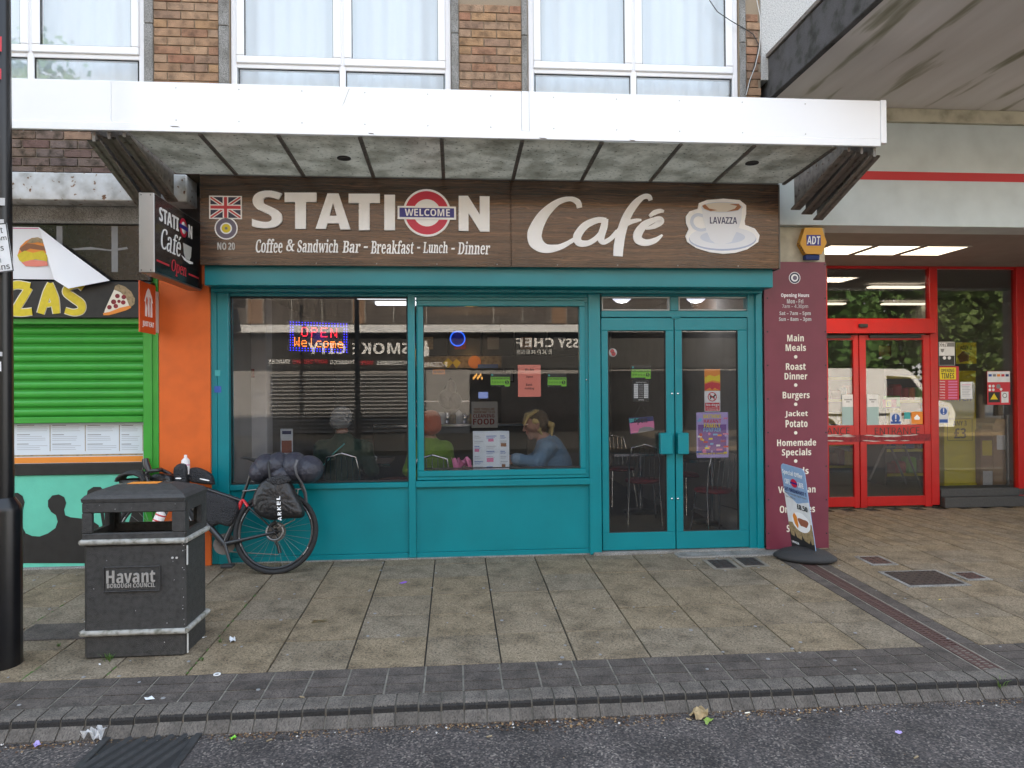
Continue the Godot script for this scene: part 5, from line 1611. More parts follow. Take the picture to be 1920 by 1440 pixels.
func build_store():
	var zf = 0.12
	var xe = 9.0
	var xl = P(1434, 800, 0.05).x
	var xp = P(1551, 800, 0.05).x
	var ceil_y = P(1700, 424, zf).y
	var zg = -2.05
	var b = thing("store_building", "store front with white fascia, red stripe and red framed entrance", "building", Vector3(4.8, 0, zg))
	part(b, "pier", wbox(Vector3(P(1432, 800, 0).x + 0.11, 0.0, -2.3), Vector3(xp, ceil_y - 0.001, 0.04), 0.004), "cream_paint")
	part(b, "white_fascia", wbox(Vector3(xl, ceil_y, -0.2), Vector3(xe, P(1750, 232, zf).y, zf), 0.003), "store_white")
	part(b, "red_stripe", wbox(Vector3(xl, P(1750, 339, zf).y, zf + 0.0005), Vector3(xe, P(1750, 323, zf).y, zf + 0.002)), "store_red_trim")
	part(b, "cream_beam", wbox(Vector3(xl, P(1750, 232, zf).y + 0.001, -0.2), Vector3(xe, P(1750, 204, 0.16).y, 0.16), 0.006), "cream_paint")
	# concrete overhang
	var yo = P(1750, 204, 0.16).y + 0.001
	var xo = P(1440, 190, 0.3).x
	var zo = 2.05
	part(b, "overhang", wbox(Vector3(xo + 0.06, yo, -0.2), Vector3(xe, yo + 0.16, zo), 0.01), "soffit_concrete")
	part(b, "overhang_edge", wbox(Vector3(xo, yo - 0.015, 0.05), Vector3(xo + 0.058, yo + 0.36, zo + 0.05), 0.006), "concrete_dark")
	part(b, "edge_capping", wbox(Vector3(xo - 0.02, yo + 0.361, 0.05), Vector3(xo + 0.07, yo + 0.40, zo + 0.06), 0.004), "steel_dark")
	part(b, "front_edge", wbox(Vector3(xo + 0.06, yo - 0.01, zo + 0.001), Vector3(xe, yo + 0.36, zo + 0.06), 0.006), "concrete_blue")
	part(b, "upper_wall", wbox(Vector3(P(1427, 60, 0.31).x, yo + 0.161, -10.0), Vector3(xe, 9.5, 0.31), 0.004), "white_render")
	# ceiling of the porch with three lit panels
	part(b, "porch_ceiling", wbox(Vector3(xp, ceil_y + 0.004, zg - 0.1), Vector3(xe, ceil_y + 0.06, -0.2)), "store_ceiling")
	var z0 = -0.78
	var z1 = -1.28
	for i in 3:
		var xc = P(1577 + i * 88, 468, -1.0).x
		var lp = thing("ceiling_light", "glowing square light panel in the store porch ceiling", "ceiling light", Vector3(xc, ceil_y, (z0 + z1) * 0.5), "porch ceiling light panels")
		part(lp, "diffuser", wbox(Vector3(xc - 0.235, ceil_y - 0.006, z1), Vector3(xc + 0.235, ceil_y + 0.002, z0)), "lamp_panel")
		part(lp, "trim", frame_flat(xc - 0.26, xc + 0.26, z1 - 0.025, z0 + 0.025, 0.025, ceil_y - 0.008, ceil_y + 0.003), "store_ceiling")
		var al = AreaLight3D.new()
		al.name = "panel_light"
		al.light_color = Color(1.0, 0.93, 0.82)
		al.light_energy = 0.2
		al.area_size = Vector2(0.45, 0.45)
		al.area_range = 12.0
		al.shadow_enabled = true
		lp.add_child(al)
		al.rotation.x = -PI / 2
		al.position = Vector3(0, -0.012, 0)
	# glazed entrance
	var r = "store_red"
	var ft = P(1700, 495, zg).y
	part(b, "head_bar", wbox(Vector3(xp, P(1700, 504, zg).y, zg - 0.05), Vector3(xe, ceil_y + 0.003, zg), 0.003), r)
	var tr = part(b, "transom_window", pbox(1551, 503, 1551.5, 504, zg - 0.04, zg - 0.03), "gasket")
	glazing(tr, xp, P(1744, 550, zg).x, P(1650, 596, zg).y, P(1650, 505, zg).y, zg - 0.02, "dimming_glass")
	part(b, "operator_box", pbox(1549, 597, 1755, 625, zg - 0.05, zg + 0.09, 0.006), r)
	var sn = Shape.new()
	sn.box(P(1609, 614, zg + 0.09) + Vector3(0, 0, 0.001), P(1628, 607, zg + 0.12), 0.006)
	part(b, "door_sensor", sn, "gasket")
	part(b, "post", pbox(1745, 500, 1760, 947, zg - 0.06, zg + 0.03, 0.004), r)
	part(b, "post", pbox(1908, 500, 1925, 935, zg - 0.06, zg + 0.03, 0.004), r)
	part(b, "post", pbox(1549, 500, 1553, 947, zg - 0.06, zg + 0.01, 0.002), r)
	# doors: stiles, rails, panes
	for e in [[1500, 1611, 1514, 1601], [1612.5, 1747, 1625, 1733]]:
		var d = Node3D.new()
		d.name = "sliding_door"
		b.add_child(d, true)
		d.transform = b.transform.affine_inverse()
		var zd = zg + 0.02
		var X = func(px): return P(px, 780, zd).x
		var Y = func(py): return P(1650, py, zd).y
		var s = Shape.new()
		s.box(Vector3(X.call(e[0]), 0.012, zd - 0.04), Vector3(X.call(e[2]), Y.call(628), zd), 0.004)
		s.box(Vector3(X.call(e[3]), 0.012, zd - 0.04), Vector3(X.call(e[1]), Y.call(628), zd), 0.004)
		for y in [[628, 637.5], [797, 833], [931, 949]]:
			s.box(Vector3(X.call(e[2]), maxf(Y.call(y[1]), 0.012), zd - 0.04), Vector3(X.call(e[3]), Y.call(y[0]), zd), 0.003)
		part(d, "door_frame", s, r)
		glazing(d, X.call(e[2]) - 0.005, X.call(e[3]) + 0.005, Y.call(798), Y.call(636), zd - 0.018, "dimming_glass")
		glazing(d, X.call(e[2]) - 0.005, X.call(e[3]) + 0.005, Y.call(932), Y.call(832), zd - 0.018, "dimming_glass")
		part(d, "door_buffer", wbox(Vector3(X.call(e[2] + 5), Y.call(634), zd + 0.001), Vector3(X.call(e[3] - 6), Y.call(628), zd + 0.03), 0.004), "gasket")
		# scuffed strip below the lettering
		s = Shape.new()
		s.box(Vector3(X.call(e[2] - 12), Y.call(828), zd + 0.0006), Vector3(X.call(e[3] + 13), Y.call(815), zd + 0.0016))
		part(d, "worn_strip", s, "worn_red")
		rng.seed = 55 + int(e[0])
		s = Shape.new()
		for i in 26:
			var u = rng.randf_range(e[2] - 10, e[3] - 20)
			var v: float = [816.0, 818.0, 826.5][rng.randi() % 3] + rng.randf_range(-0.8, 0.8)
			var zz = zd + 0.0018 + i * 0.00002
			ppoly([[u, v], [u + rng.randf_range(6, 12), v - 0.9], [u + rng.randf_range(14, 30), v], [u + 9, v + 0.9]], zz, zz + 0.0004, s)
		part(d, "scuff", s, "letter_grey")
		if e[0] > 1600:
			pletters(d, "ENTRANCE", 1640, 801.5, 1724, 814, zd + 0.0006, "print_black", 0.001, "sans")
		else:
			pletters(d, "ENTRANCE", 1510, 802, 1593, 814.5, zd + 0.0006, "print_black", 0.001, "sans")
	# right-hand window and step
	var w = part(b, "window", pbox(1760, 500, 1908, 503, zg - 0.05, zg - 0.01), r)
	glazing(w, P(1760, 700, zg).x, P(1908, 700, zg).x, P(1830, 917, zg).y, P(1830, 504, zg).y, zg - 0.02, "dimming_glass")
	part(b, "step", wbox(Vector3(P(1762, 930, zg).x, 0.0, zg - 0.3), Vector3(xe, P(1830, 930, zg).y, zg + 0.1), 0.006), "granite")
	part(b, "step", wbox(Vector3(P(1762, 930, zg).x, P(1830, 930, zg).y + 0.001, zg - 0.3), Vector3(xe, P(1830, 916, zg).y, zg + 0.03), 0.006), "granite")
	# shop room
	var rs = Shape.new()
	rs.box(Vector3(xp - 1.5, -0.05, -9.0), Vector3(xe, 0.0, zg - 0.05))
	part(b, "shop_floor", rs, "store_floor")
	rs = Shape.new()
	rs.box(Vector3(xp - 0.8, ceil_y + 0.1, -9.0), Vector3(xe, ceil_y + 0.2, zg - 0.05))
	rs.box(Vector3(xp - 0.9, 0.0, -9.0), Vector3(xp - 0.8, ceil_y + 0.2, zg - 0.05))
	rs.box(Vector3(xe, 0.0, -9.0), Vector3(xe + 0.1, ceil_y + 1.2, 0.3))
	rs.box(Vector3(xp - 0.9, 0.0, -9.1), Vector3(xe, ceil_y + 0.2, -9.0))
	part(b, "shop_walls", rs, "cafe_wall")
	var p = single("menu_board", "tall purple board listing opening hours and meals beside the store", "sign", pbox(1434.5, 491, 1551.5, 1029, 0.042, 0.052, 0.002), "purple_board")
	board_text()
	alarm_box()
	store_inside(zg, ceil_y)

func frame_flat(x0, x1, z0, z1, w, y0, y1) -> Shape:
	var s = Shape.new()
	s.box(Vector3(x0, y0, z0), Vector3(x1, y1, z0 + w))
	s.box(Vector3(x0, y0, z1 - w), Vector3(x1, y1, z1))
	s.box(Vector3(x0, y0, z0 + w), Vector3(x0 + w, y1, z1 - w))
	s.box(Vector3(x1 - w, y0, z0 + w), Vector3(x1, y1, z1 - w))
	return s

func board_text():
	var z = 0.0525
	var b = get_node("menu_board")
	var tx = [["Opening Hours", 1464.5, 550, 1517, 559], ["Mon - Fri", 1475.5, 560.5, 1506, 569], ["7am – 4.30pm", 1466.5, 571, 1515, 579.5], ["Sat – 7am – 5pm", 1461.5, 584, 1520, 593], ["Sun – 8am – 3pm", 1460.5, 595, 1521, 604], ["Main", 1476, 627, 1507, 640], ["Meals", 1473, 645, 1511, 658], ["Roast", 1473.5, 681, 1510.5, 693.5], ["Dinner", 1471, 698.5, 1513.5, 711.5], ["Burgers", 1467.5, 734.5, 1518, 751], ["Jacket", 1471.5, 770, 1514.5, 783], ["Potato", 1473, 787.5, 1514, 801], ["Homemade", 1457, 823, 1530, 836], ["Specials", 1466, 841, 1521, 858], ["Salads", 1470, 876, 1516, 889], ["Vegetarian", 1459, 911, 1529, 928], ["Omelettes", 1462, 947, 1528, 961], ["Snacks", 1475, 983, 1517, 997]]
	for i in tx.size():
		pletters(b, tx[i][0], tx[i][1], tx[i][2], tx[i][3], tx[i][4], z, "letter_grey" if i < 5 and i != 0 else ("letter_white" if i == 0 else "letter_cream"), 0.0015, "bold" if i != 2 else "sans")
	for y in [669, 722, 758, 811.5, 864.5]:
		part(b, "bullet", disc(1492, y, 3.4, z, z + 0.0015, 16), "letter_cream")
	var e = part(b, "eye_emblem", disc(1490, 521, 11.5, z, z + 0.001, 24), "letter_white")
	part(e, "outer_ring", disc(1490, 521, 10.3, z + 0.0011, z + 0.0016, 24), "flag_blue")
	part(e, "white_ring", disc(1490, 521, 7.2, z + 0.0017, z + 0.0022, 24), "letter_white")
	part(e, "pupil", disc(1490.5, 521, 4.4, z + 0.0023, z + 0.0028, 20), "grey_violet")
	for i in 9:
		for x in [1438.5, 1547]:
			part(b, "bolt", disc(x + i * 0.35, 496 + i * 63, 1.6, z, z + 0.002, 8), "gasket")

func alarm_box():
	var z = 0.11
	var c = P(1522, 456, z)
	var k = (CAM.z - z) / F
	var o = thing("alarm_box", "yellow hexagonal alarm box with blue ADT panel on cream pier", "alarm box", c)
	var poly = PackedVector2Array()
	for q in [[1500, 456], [1509.5, 427], [1541, 427], [1550, 454], [1541, 476], [1511, 476]]:
		var p = P(q[0], q[1], z)
		poly.append(Vector2(p.x, p.y))
	var s = Shape.new()
	s.prism(poly, 0.041, z)
	part(o, "casing", s, "alarm_yellow")
	part(o, "logo_panel", pbox(1512.3, 440.5, 1539, 460.5, z + 0.0005, z + 0.0015), "roundel_blue")
	pletters(o, "ADT", 1513, 443, 1538, 458, z + 0.002, "letter_white", 0.001, "bold", 0.1)
	s = Shape.new()
	s.box(P(1510, 487, 0.1) + Vector3(0, 0, -0.055), P(1538, 477.5, 0.1), 0.008)
	part(o, "strobe", s, "strobe_blue")
	for i in 5:
		s = Shape.new()
		var a = P(1495 + i * 3.0, 458 + i * 4.2, 0.09)
		s.box(a, a + Vector3(0.004, 0.012, 0.015))
		part(o, "vent_slot", s, "print_brown")

func store_inside(zg, ceil_y):
	# notices on the store glass
	var z: float = zg + 0.0025
	var o = notice("cctv_notice", "black and white CCTV notice on store window by red post", "notice", 1760.5, 641, 1790, 685, "paper", z)
	part(o, "head", pbox(1761, 642, 1789.5, 650, z + 0.0003, z + 0.001), "print_grey")
	pletters(o, "CCTV", 1761.5, 643, 1776, 649.5, z + 0.0013, "letter_white", 0.0005)
	part(o, "lower_panel", pbox(1761, 667, 1789.5, 684.5, z + 0.0003, z + 0.001), "print_black")
	part(o, "shield", ppoly([[1763.5, 654], [1770.5, 654], [1769.5, 659], [1767, 661], [1764.5, 659]], z + 0.0003, z + 0.001), "print_grey")
	for x in [1771, 1780]:
		part(o, "camera_mark", disc(x, 671, 3.5, z + 0.0013, z + 0.0018, 14), "paper")
	o = notice("opening_times_notice", "red and yellow opening times notice on store window", "notice", 1760.5, 687, 1798, 750, "print_red", z)
	part(o, "yellow_panel", pbox(1762, 689, 1792.5, 711.5, z + 0.0003, z + 0.001), "print_yellow")
	pletters(o, "OPENING", 1764.5, 691.5, 1789, 698, z + 0.0013, "print_black", 0.0005)
	pletters(o, "TIMES", 1765, 699.5, 1789, 709.5, z + 0.0013, "print_black", 0.0005)
	for i in 7:
		part(o, "time_box", pbox(1778, 714 + i * 5.1, 1795, 717 + i * 5.1, z + 0.0003, z + 0.001), "print_pink")
		pletters(o, ["Monday", "Tuesday", "Wednesday", "Thursday", "Friday", "Saturday", "Sunday"][i], 1762, 714 + i * 5.1, 1772, 717 + i * 5.1, z + 0.0003, "paper", 0.0005)
	o = notice("white_notice", "plain white printed sheet taped on store window", "notice", 1801, 716, 1823, 748, "paper", z)
	for i in 8:
		part(o, "text_line", pbox(1804, 721 + i * 3, 1820 - (i % 3) * 2, 722 + i * 3, z + 0.0003, z + 0.0008), "print_pale2" if i else "print_pink")
	o = notice("payment_notice", "white and red notice with payment marks and warning signs", "notice", 1851, 696, 1894, 759, "print_red", z)
	part(o, "card_panel", pbox(1851.5, 696.5, 1893.5, 716.5, z + 0.0003, z + 0.001), "paper")
	for i in 5:
		part(o, "card_mark", pbox(1853.5 + i * 8, 701.5, 1859.5 + i * 8, 706, z + 0.0012, z + 0.0018), ["print_blue", "print_grey", "print_orange", "print_red", "print_navy"][i])
	for q in [[1856, 724], [1862.5, 724], [1856, 731], [1862.5, 731], [1877, 730]]:
		part(o, "round_mark", disc(q[0], q[1], 2.8, z + 0.0003, z + 0.001, 14), "paper")
	part(o, "round_mark", disc(1872, 724.5, 4.6, z + 0.0003, z + 0.001, 16), "print_grey")
	part(o, "warning_panel", pbox(1853.5, 735, 1875, 754.5, z + 0.0003, z + 0.001), "print_black")
	part(o, "warning_triangle", ppoly([[1857, 749], [1864, 737.5], [1871, 749]], z + 0.0012, z + 0.0018), "print_yellow")
	part(o, "prohibition_panel", pbox(1877.5, 734.5, 1891, 755, z + 0.0003, z + 0.001), "paper")
	part(o, "prohibition_ring", annulus(1884, 741.5, 4.8, 3.8, z + 0.0012, z + 0.0018, 20), "print_black")
	for q in [[1760.5, 763, 1778, 793.5, "blue and white attention notice beside the red door post"], [1669, 774, 1690, 795.5, "blue and white attention notice on the sliding door glass"]]:
		var zz: float = z if q[0] > 1750 else zg + 0.004
		o = notice("attention_notice", q[4], "notice", q[0], q[1], q[2], q[3], "paper", zz)
		var cx: float = (q[0] + q[2]) * 0.5
		var w: float = q[2] - q[0]
		part(o, "blue_disc", disc(cx, q[1] + w * 0.47, w * 0.41, zz + 0.0003, zz + 0.001, 24), "print_blue")
		pletters(o, "!", cx - w * 0.07, q[1] + w * 0.15, cx + w * 0.07, q[1] + w * 0.78, zz + 0.0013, "paper", 0.0005)
		part(o, "blue_panel", pbox(q[0] + 1, q[3] - w * 0.42 if q[0] > 1750 else q[3] - 5.5, q[2] - 1, q[3] - 1, zz + 0.0003, zz + 0.001), "print_blue")
	for q in [[1579, 1601.5, "automatic door sign on the narrow sliding leaf glass"], [1626, 1647.5, "automatic door sign on the wide sliding leaf glass"]]:
		o = notice("automatic_door_sign", "white over frosted " + q[2], "sign", q[0], 740, q[1], 797, "frost", zg + 0.004)
		part(o, "white_panel", pbox(q[0], 740, q[1], 763, zg + 0.0044, zg + 0.005), "paper")
		pletters(o, "Automatic", q[0] + 4, 747.5, q[1] - 4, 750.5, zg + 0.0053, "print_black", 0.0005)
		pletters(o, "Door", q[0] + 8, 752, q[1] - 8, 754.5, zg + 0.0053, "print_black", 0.0005)
	o = notice("delivery_sticker", "small orange delivery sticker with white house on sliding door", "sticker", 1709, 772, 1730, 795, "print_orange", zg + 0.004)
	part(o, "house_mark", ppoly([[1714, 783], [1719.5, 777], [1725, 783], [1724, 787], [1715, 787]], zg + 0.0044, zg + 0.005), "letter_white")
	notice("teal_sticker", "small square teal sticker on sliding door beside orange one", "sticker", 1695.5, 773, 1707, 785.5, "print_teal", zg + 0.004)
	# things inside
	var zi: float = zg - 0.5
	o = thing("promotion_stand", "tall yellow cardboard stand reading ANY 3 £3 inside store window", "stand", Vector3(P(1800, 916, zi).x, 0, zi))
	var fs = P(1800, 918, zi).y
	part(o, "column", pbox(1770, 695, 1831, 906, zi - 0.35, zi, 0.004), "store_yellow")
	part(o, "foot", wbox(Vector3(P(1769, 912, zi).x, 0.003, zi - 0.37), Vector3(P(1835, 912, zi).x, P(1800, 906, zi).y - 0.001, zi + 0.02), 0.004), "store_yellow")
	part(o, "price_frame", ring(P(1776, 800, zi).x, P(1823, 800, zi).x, P(1800, 826, zi).y, P(1800, 785, zi).y, 0.006, zi + 0.0005, zi + 0.0015, 0.0), "print_black")
	pletters(o, "ANY 3", 1787, 789, 1812.5, 798, zi + 0.0005, "print_black", 0.001)
	pletters(o, "£3", 1789, 803, 1811.5, 822, zi + 0.0005, "print_black", 0.001)
	pletters(o, "MATCH", 1775, 742, 1821, 752, zi + 0.0005, "print_black", 0.001)
	for q in [[1839, 1861.5, 806, zi + 0.1, "tall narrow cardboard box with yellow note inside store window"], [1862, 1886, 798, zi + 0.03, "tall narrow cardboard box with white label beside metal rail"]]:
		o = thing("cardboard_box", q[4], "box", Vector3(P((q[0] + q[1]) * 0.5, 915, q[3]).x, 0, q[3]))
		var top = P(q[0], q[2], q[3]).y
		part(o, "carton", wbox(Vector3(P(q[0], 860, q[3]).x, 0.01, q[3] - 0.2), Vector3(P(q[1], 860, q[3]).x, top, q[3]), 0.004), "cardboard")
		if q[0] < 1850:
			part(o, "note", pbox(1842, 826, 1860, 854, q[3] + 0.0005, q[3] + 0.0015), "print_yellow")
			part(o, "label", pbox(1843, 883, 1863 - 2, 911, q[3] + 0.0005, q[3] + 0.0015), "paper")
		else:
			part(o, "label", pbox(1869, 816, 1885, 843, q[3] + 0.0005, q[3] + 0.0015), "paper")
			var fl = Shape.new()
			fl.quad(P(q[0], 798, q[3]), P(q[1], 798, q[3]), P(q[1] + 1, 786, q[3] - 0.1), P(q[0] + 6, 786, q[3] - 0.1))
			part(o, "flap", fl, "cardboard")
	var s = Shape.new()
	var rp = P(1888, 778, zi + 0.08)
	s.tube([Vector3(rp.x, 0.005, rp.z), rp], 0.018, 10)
	single("barrier_post", "steel tube barrier post beside the cardboard boxes", "post", s, "alloy")
	# counter and till behind
	s = Shape.new()
	s.box(Vector3(P(1880, 790, zi - 0.6).x, 0.005, zi - 1.2), Vector3(7.6, P(1890, 795, zi - 0.6).y, zi - 0.6), 0.01)
	single("till_counter", "pale timber till counter seen behind the store window", "counter", s, "sandstone")
	o = thing("till_screen", "dark till monitor glowing on the store counter", "monitor", P(1880, 795, zi - 0.7))
	part(o, "casing", pbox(1872, 700, 1902, 778, zi - 0.75, zi - 0.7, 0.01), "gasket")
	part(o, "stand", pbox(1882, 778, 1892, 796, zi - 0.75, zi - 0.7), "gasket")
	# gondola shelving with goods
	for g in [[2, P(1640, 780, -5.2).x, -5.2, 2.2, "wide dark gondola shelving stocked with snacks behind sliding doors"], [3, P(1710, 780, -4.0).x, -4.0, 0.9, "gondola shelf end with yellow price strips behind sliding doors"], [4, P(1800, 760, -6.2).x, -6.2, 2.6, "dark gondola shelving at the back of the store"]]:
		var sh = thing("store_shelf", g[4], "shelf", Vector3(g[1], 0, g[2]))
		sh.set_meta("local", true)
		var w: float = g[3]
		s = Shape.new()
		s.box(Vector3(-w / 2, 0, -0.5), Vector3(w / 2, 1.9, -0.45))
		s.box(Vector3(-w / 2, 0, -0.45), Vector3(-w / 2 + 0.03, 1.9, 0))
		s.box(Vector3(w / 2 - 0.03, 0, -0.45), Vector3(w / 2, 1.9, 0))
		part(sh, "carcass", s, "shelf_dark", true)
		for i in 5:
			s = Shape.new()
			s.box(Vector3(-w / 2 + 0.03, 0.15 + i * 0.38, -0.45), Vector3(w / 2 - 0.03, 0.17 + i * 0.38, 0))
			part(sh, "shelf_board", s, "shelf_dark", true)
			s = Shape.new()
			s.box(Vector3(-w / 2 + 0.03, 0.14 + i * 0.38, 0.001), Vector3(w / 2 - 0.03, 0.185 + i * 0.38, 0.006))
			part(sh, "price_strip", s, "store_yellow", true)
	rng.seed = 31
	var goods = ["print_red", "print_yellow", "print_green", "print_orange", "print_blue", "print_pink", "print_brown", "store_yellow", "print_teal", "worn_red"]
	for g in [[P(1640, 780, -5.2).x, -5.2, 2.2], [P(1710, 780, -4.0).x, -4.0, 0.9], [P(1800, 760, -6.2).x, -6.2, 2.6]]:
		for i in 4:
			var x: float = g[0] - g[2] / 2 + 0.06
			while x < g[0] + g[2] / 2 - 0.16:
				var w = rng.randf_range(0.09, 0.2)
				var h = rng.randf_range(0.16, 0.3)
				s = Shape.new()
				s.box(Vector3(-w / 2, 0, -0.18), Vector3(w / 2, h, 0), 0.025)
				single("snack_packet", "colourful snack packet standing on the store shelves", "packet", s, goods[rng.randi() % 10], "packets on the store shelves", Vector3(x + w / 2, 0.17 + i * 0.38, g[1] - 0.02))
				x += w + 0.012
	# ceiling strip lights inside the store
	for q in [[P(1680, 549, -4.2), 0.9], [P(1720, 590, -6.4), 1.4], [P(1560, 589, -6.4), 0.5], [P(1840, 623, -8.2), 1.0], [P(1640, 642, -8.6), 0.4]]:
		var c: Vector3 = q[0]
		c.y = ceil_y + 0.06
		o = thing("strip_light", "lit fluorescent strip on the store ceiling", "ceiling light", c, "store strip lights")
		s = Shape.new()
		s.box(c + Vector3(-q[1] * 0.5, -0.03, -0.07), c + Vector3(q[1] * 0.5, 0.0, 0.07), 0.008)
		part(o, "tube", s, "lamp_panel")
		var al = AreaLight3D.new()
		al.name = "strip_light_source"
		al.light_color = Color(1.0, 0.93, 0.82)
		al.light_energy = 0.035
		al.area_size = Vector2(q[1], 0.12)
		al.area_range = 12.0
		al.shadow_enabled = true
		o.add_child(al)
		al.rotation.x = -PI / 2
		al.position = Vector3(0, -0.035, 0)
	# folded A-frame by the door
	o = thing("a_frame", "grey metal A frame standing just inside the sliding doors", "frame", Vector3(P(1690, 925, zi).x, 0, zi))
	for q in [[[1661, 832], [1630, 900]], [[1694, 832], [1731, 926]], [[1668, 834], [1700, 908]], [[1661, 838], [1695, 838]]]:
		s = Shape.new()
		s.tube([P(q[0][0], q[0][1], zi), P(q[1][0], q[1][1], zi)], 0.014, 6)
		part(o, "leg", s, "alloy")
	o = notice("shelf_poster", "yellow ANY 3 poster hanging above the store shelving", "poster", 1792, 642, 1831, 682, "store_yellow", zg - 1.2)
	pletters(o, "ANY 3", 1800, 648, 1822, 656, zg - 1.199, "print_black", 0.001)
	part(o, "picture", ppoly([[1795, 668], [1806, 658], [1818, 662], [1816, 676], [1800, 680]], zg - 1.199, zg - 1.197), "print_brown")
	notice("red_poster", "red promotional poster hanging inside the sliding doors", "poster", 1648, 648, 1671, 668, "worn_red", zg - 1.5)
	notice("green_bag_display", "green snack multipack display behind the sliding doors", "display", 1658, 742, 1688, 762, "print_green", zg - 1.3)
	o = notice("price_card", "red price card with yellow £1 panel behind sliding door", "sign", 1655, 749, 1681, 764, "print_red", zg - 1.2)
	part(o, "yellow_panel", pbox(1661, 750, 1671, 763, zg - 1.199, zg - 1.198), "print_yellow")
	pletters(o, "£1", 1663, 752, 1669.5, 761, zg - 1.1975, "print_black", 0.001)

func build_bin():
	var x0 = -2.262
	var x1 = -1.655
	var z0 = 1.66
	var z1 = 2.045
	var y0 = -0.075
	var ye = 0.875
	var o = thing("litter_bin", "black council litter bin with grey bands and four open slots", "bin", Vector3((x0 + x1) / 2, y0, (z0 + z1) / 2))
	var W = x1 - x0
	var D = z1 - z0
	var m = "bin_black"
	var py = func(y): return P(250, y, z1).y
	var b1t: float = py.call(1010)
	var b1b: float = py.call(1021)
	var b2t: float = py.call(1180)
	var b2b: float = py.call(1191)
	var sl_b: float = py.call(999)
	var sl_t: float = py.call(961)
	part(o, "body", wbox(Vector3(x0 + 0.004, y0 - 0.01, z0 + 0.004), Vector3(x1 - 0.004, b1b + 0.01, z1 - 0.004), 0.022), m)
	# hood: four slotted walls and a crowned lid
	var s = Shape.new()
	var sx0 = P(172, 980, z1).x
	var sx1 = P(322, 980, z1).x
	for z in [[z1 - 0.03, z1], [z0, z0 + 0.03]]:
		s.box(Vector3(x0, b1b + 0.011, z[0]), Vector3(x1, sl_b, z[1]), 0.006)
		s.box(Vector3(x0, sl_t, z[0]), Vector3(x1, ye, z[1]), 0.006)
		s.box(Vector3(x0, sl_b, z[0]), Vector3(sx0, sl_t, z[1]), 0.004)
		s.box(Vector3(sx1, sl_b, z[0]), Vector3(x1, sl_t, z[1]), 0.004)
	for x in [[x0, x0 + 0.03], [x1 - 0.03, x1]]:
		s.box(Vector3(x[0], b1b + 0.011, z0 + 0.031), Vector3(x[1], sl_b, z1 - 0.031))
		s.box(Vector3(x[0], sl_t, z0 + 0.031), Vector3(x[1], ye, z1 - 0.031))
		s.box(Vector3(x[0], sl_b, z0 + 0.031), Vector3(x[1], sl_t, z0 + 0.1))
		s.box(Vector3(x[0], sl_b, z1 - 0.07), Vector3(x[1], sl_t, z1 - 0.031))
	part(o, "hood", s, m)
	s = Shape.new()
	var rings = []
	for q in [[0.0, 0.0], [-0.004, 0.022], [0.012, 0.042], [0.05, 0.062], [0.14, 0.092]]:
		rings.append([Vector3(x0 + q[0], ye + q[1], z1 - q[0]), Vector3(x1 - q[0], ye + q[1], z1 - q[0]), Vector3(x1 - q[0], ye + q[1], z0 + q[0]), Vector3(x0 + q[0], ye + q[1], z0 + q[0])])
	for i in rings.size() - 1:
		for k in 4:
			s.quad(rings[i][k], rings[i][(k + 1) % 4], rings[i + 1][(k + 1) % 4], rings[i + 1][k])
	s.quad(rings[4][0], rings[4][1], rings[4][2], rings[4][3])
	s.quad(rings[0][3], rings[0][2], rings[0][1], rings[0][0])
	part(o, "lid", s, m)
	part(o, "liner", wbox(Vector3(x0 + 0.05, 0.1, z0 + 0.05), Vector3(x1 - 0.05, b1b - 0.02, z1 - 0.05), 0.01), "cardboard")
	for b in [[b1b, b1t], [b2b, b2t]]:
		s = Shape.new()
		var ym: float = (b[0] + b[1]) / 2
		var c = [Vector3(x0 - 0.002, ym, z1 + 0.002), Vector3(x1 + 0.002, ym, z1 + 0.002), Vector3(x1 + 0.002, ym, z0 - 0.002), Vector3(x0 - 0.002, ym, z0 - 0.002)]
		for k in 4:
			s.tube([c[k], c[(k + 1) % 4]], (b[1] - b[0]) / 2, 8)
		part(o, "band", s, "bin_band")
	# raised name plate
	var np = part(o, "name_plate", pbox(196, 1064, 299, 1107, z1 - 0.006, z1 + 0.004, 0.003), m)
	part(np, "plate_rim", ring(P(194, 1085, z1).x, P(301, 1085, z1).x, P(247, 1109, z1).y, P(247, 1061.5, z1).y, 0.008, z1 - 0.004, z1 + 0.009, 0.003), m)
	pletters(np, "Havant", 200, 1069, 291, 1092.5, z1 + 0.0045, "bin_letter", 0.006)
	pletters(np, "BOROUGH COUNCIL", 201, 1093.5, 291, 1101.5, z1 + 0.0045, "bin_letter", 0.005)
	for q in [[349.5, 1024, 1050], [349.5, 1190, 1214]]:
		s = Shape.new()
		var a = Vector3(x1, P(345, q[1], z1).y, z1 - 0.03)
		s.box(a, a + Vector3(0.008, -0.12, 0.012), 0.002)
		part(o, "hinge", s, "letter_grey")
	for q in [[323, 1046], [331, 1046]]:
		part(o, "rivet", disc(q[0], q[1], 2, z1 - 0.002, z1 + 0.003, 8), "letter_grey")
	s = Shape.new()
	rng.seed = 3
	for i in 34:
		var e = rng.randi() % 3
		var p = Vector3(rng.randf_range(x0, x1), rng.randf_range(y0, ye), z1 + 0.0005)
		if e == 1:
			p = Vector3(x1 - rng.randf_range(0.0, 0.02), rng.randf_range(0.0, ye), z1 - 0.001)
		var k = rng.randf_range(0.0008, 0.0022)
		s.xf = Transform3D(Basis(Vector3(0, 0, 1), rng.randf() * 6.0), p)
		s.box(Vector3(-k * 1.5, -k, -0.001), Vector3(k * 1.5, k * 0.7, 0.0006))
	part(o, "paint_chips", s, "print_pale")
	s = Shape.new()
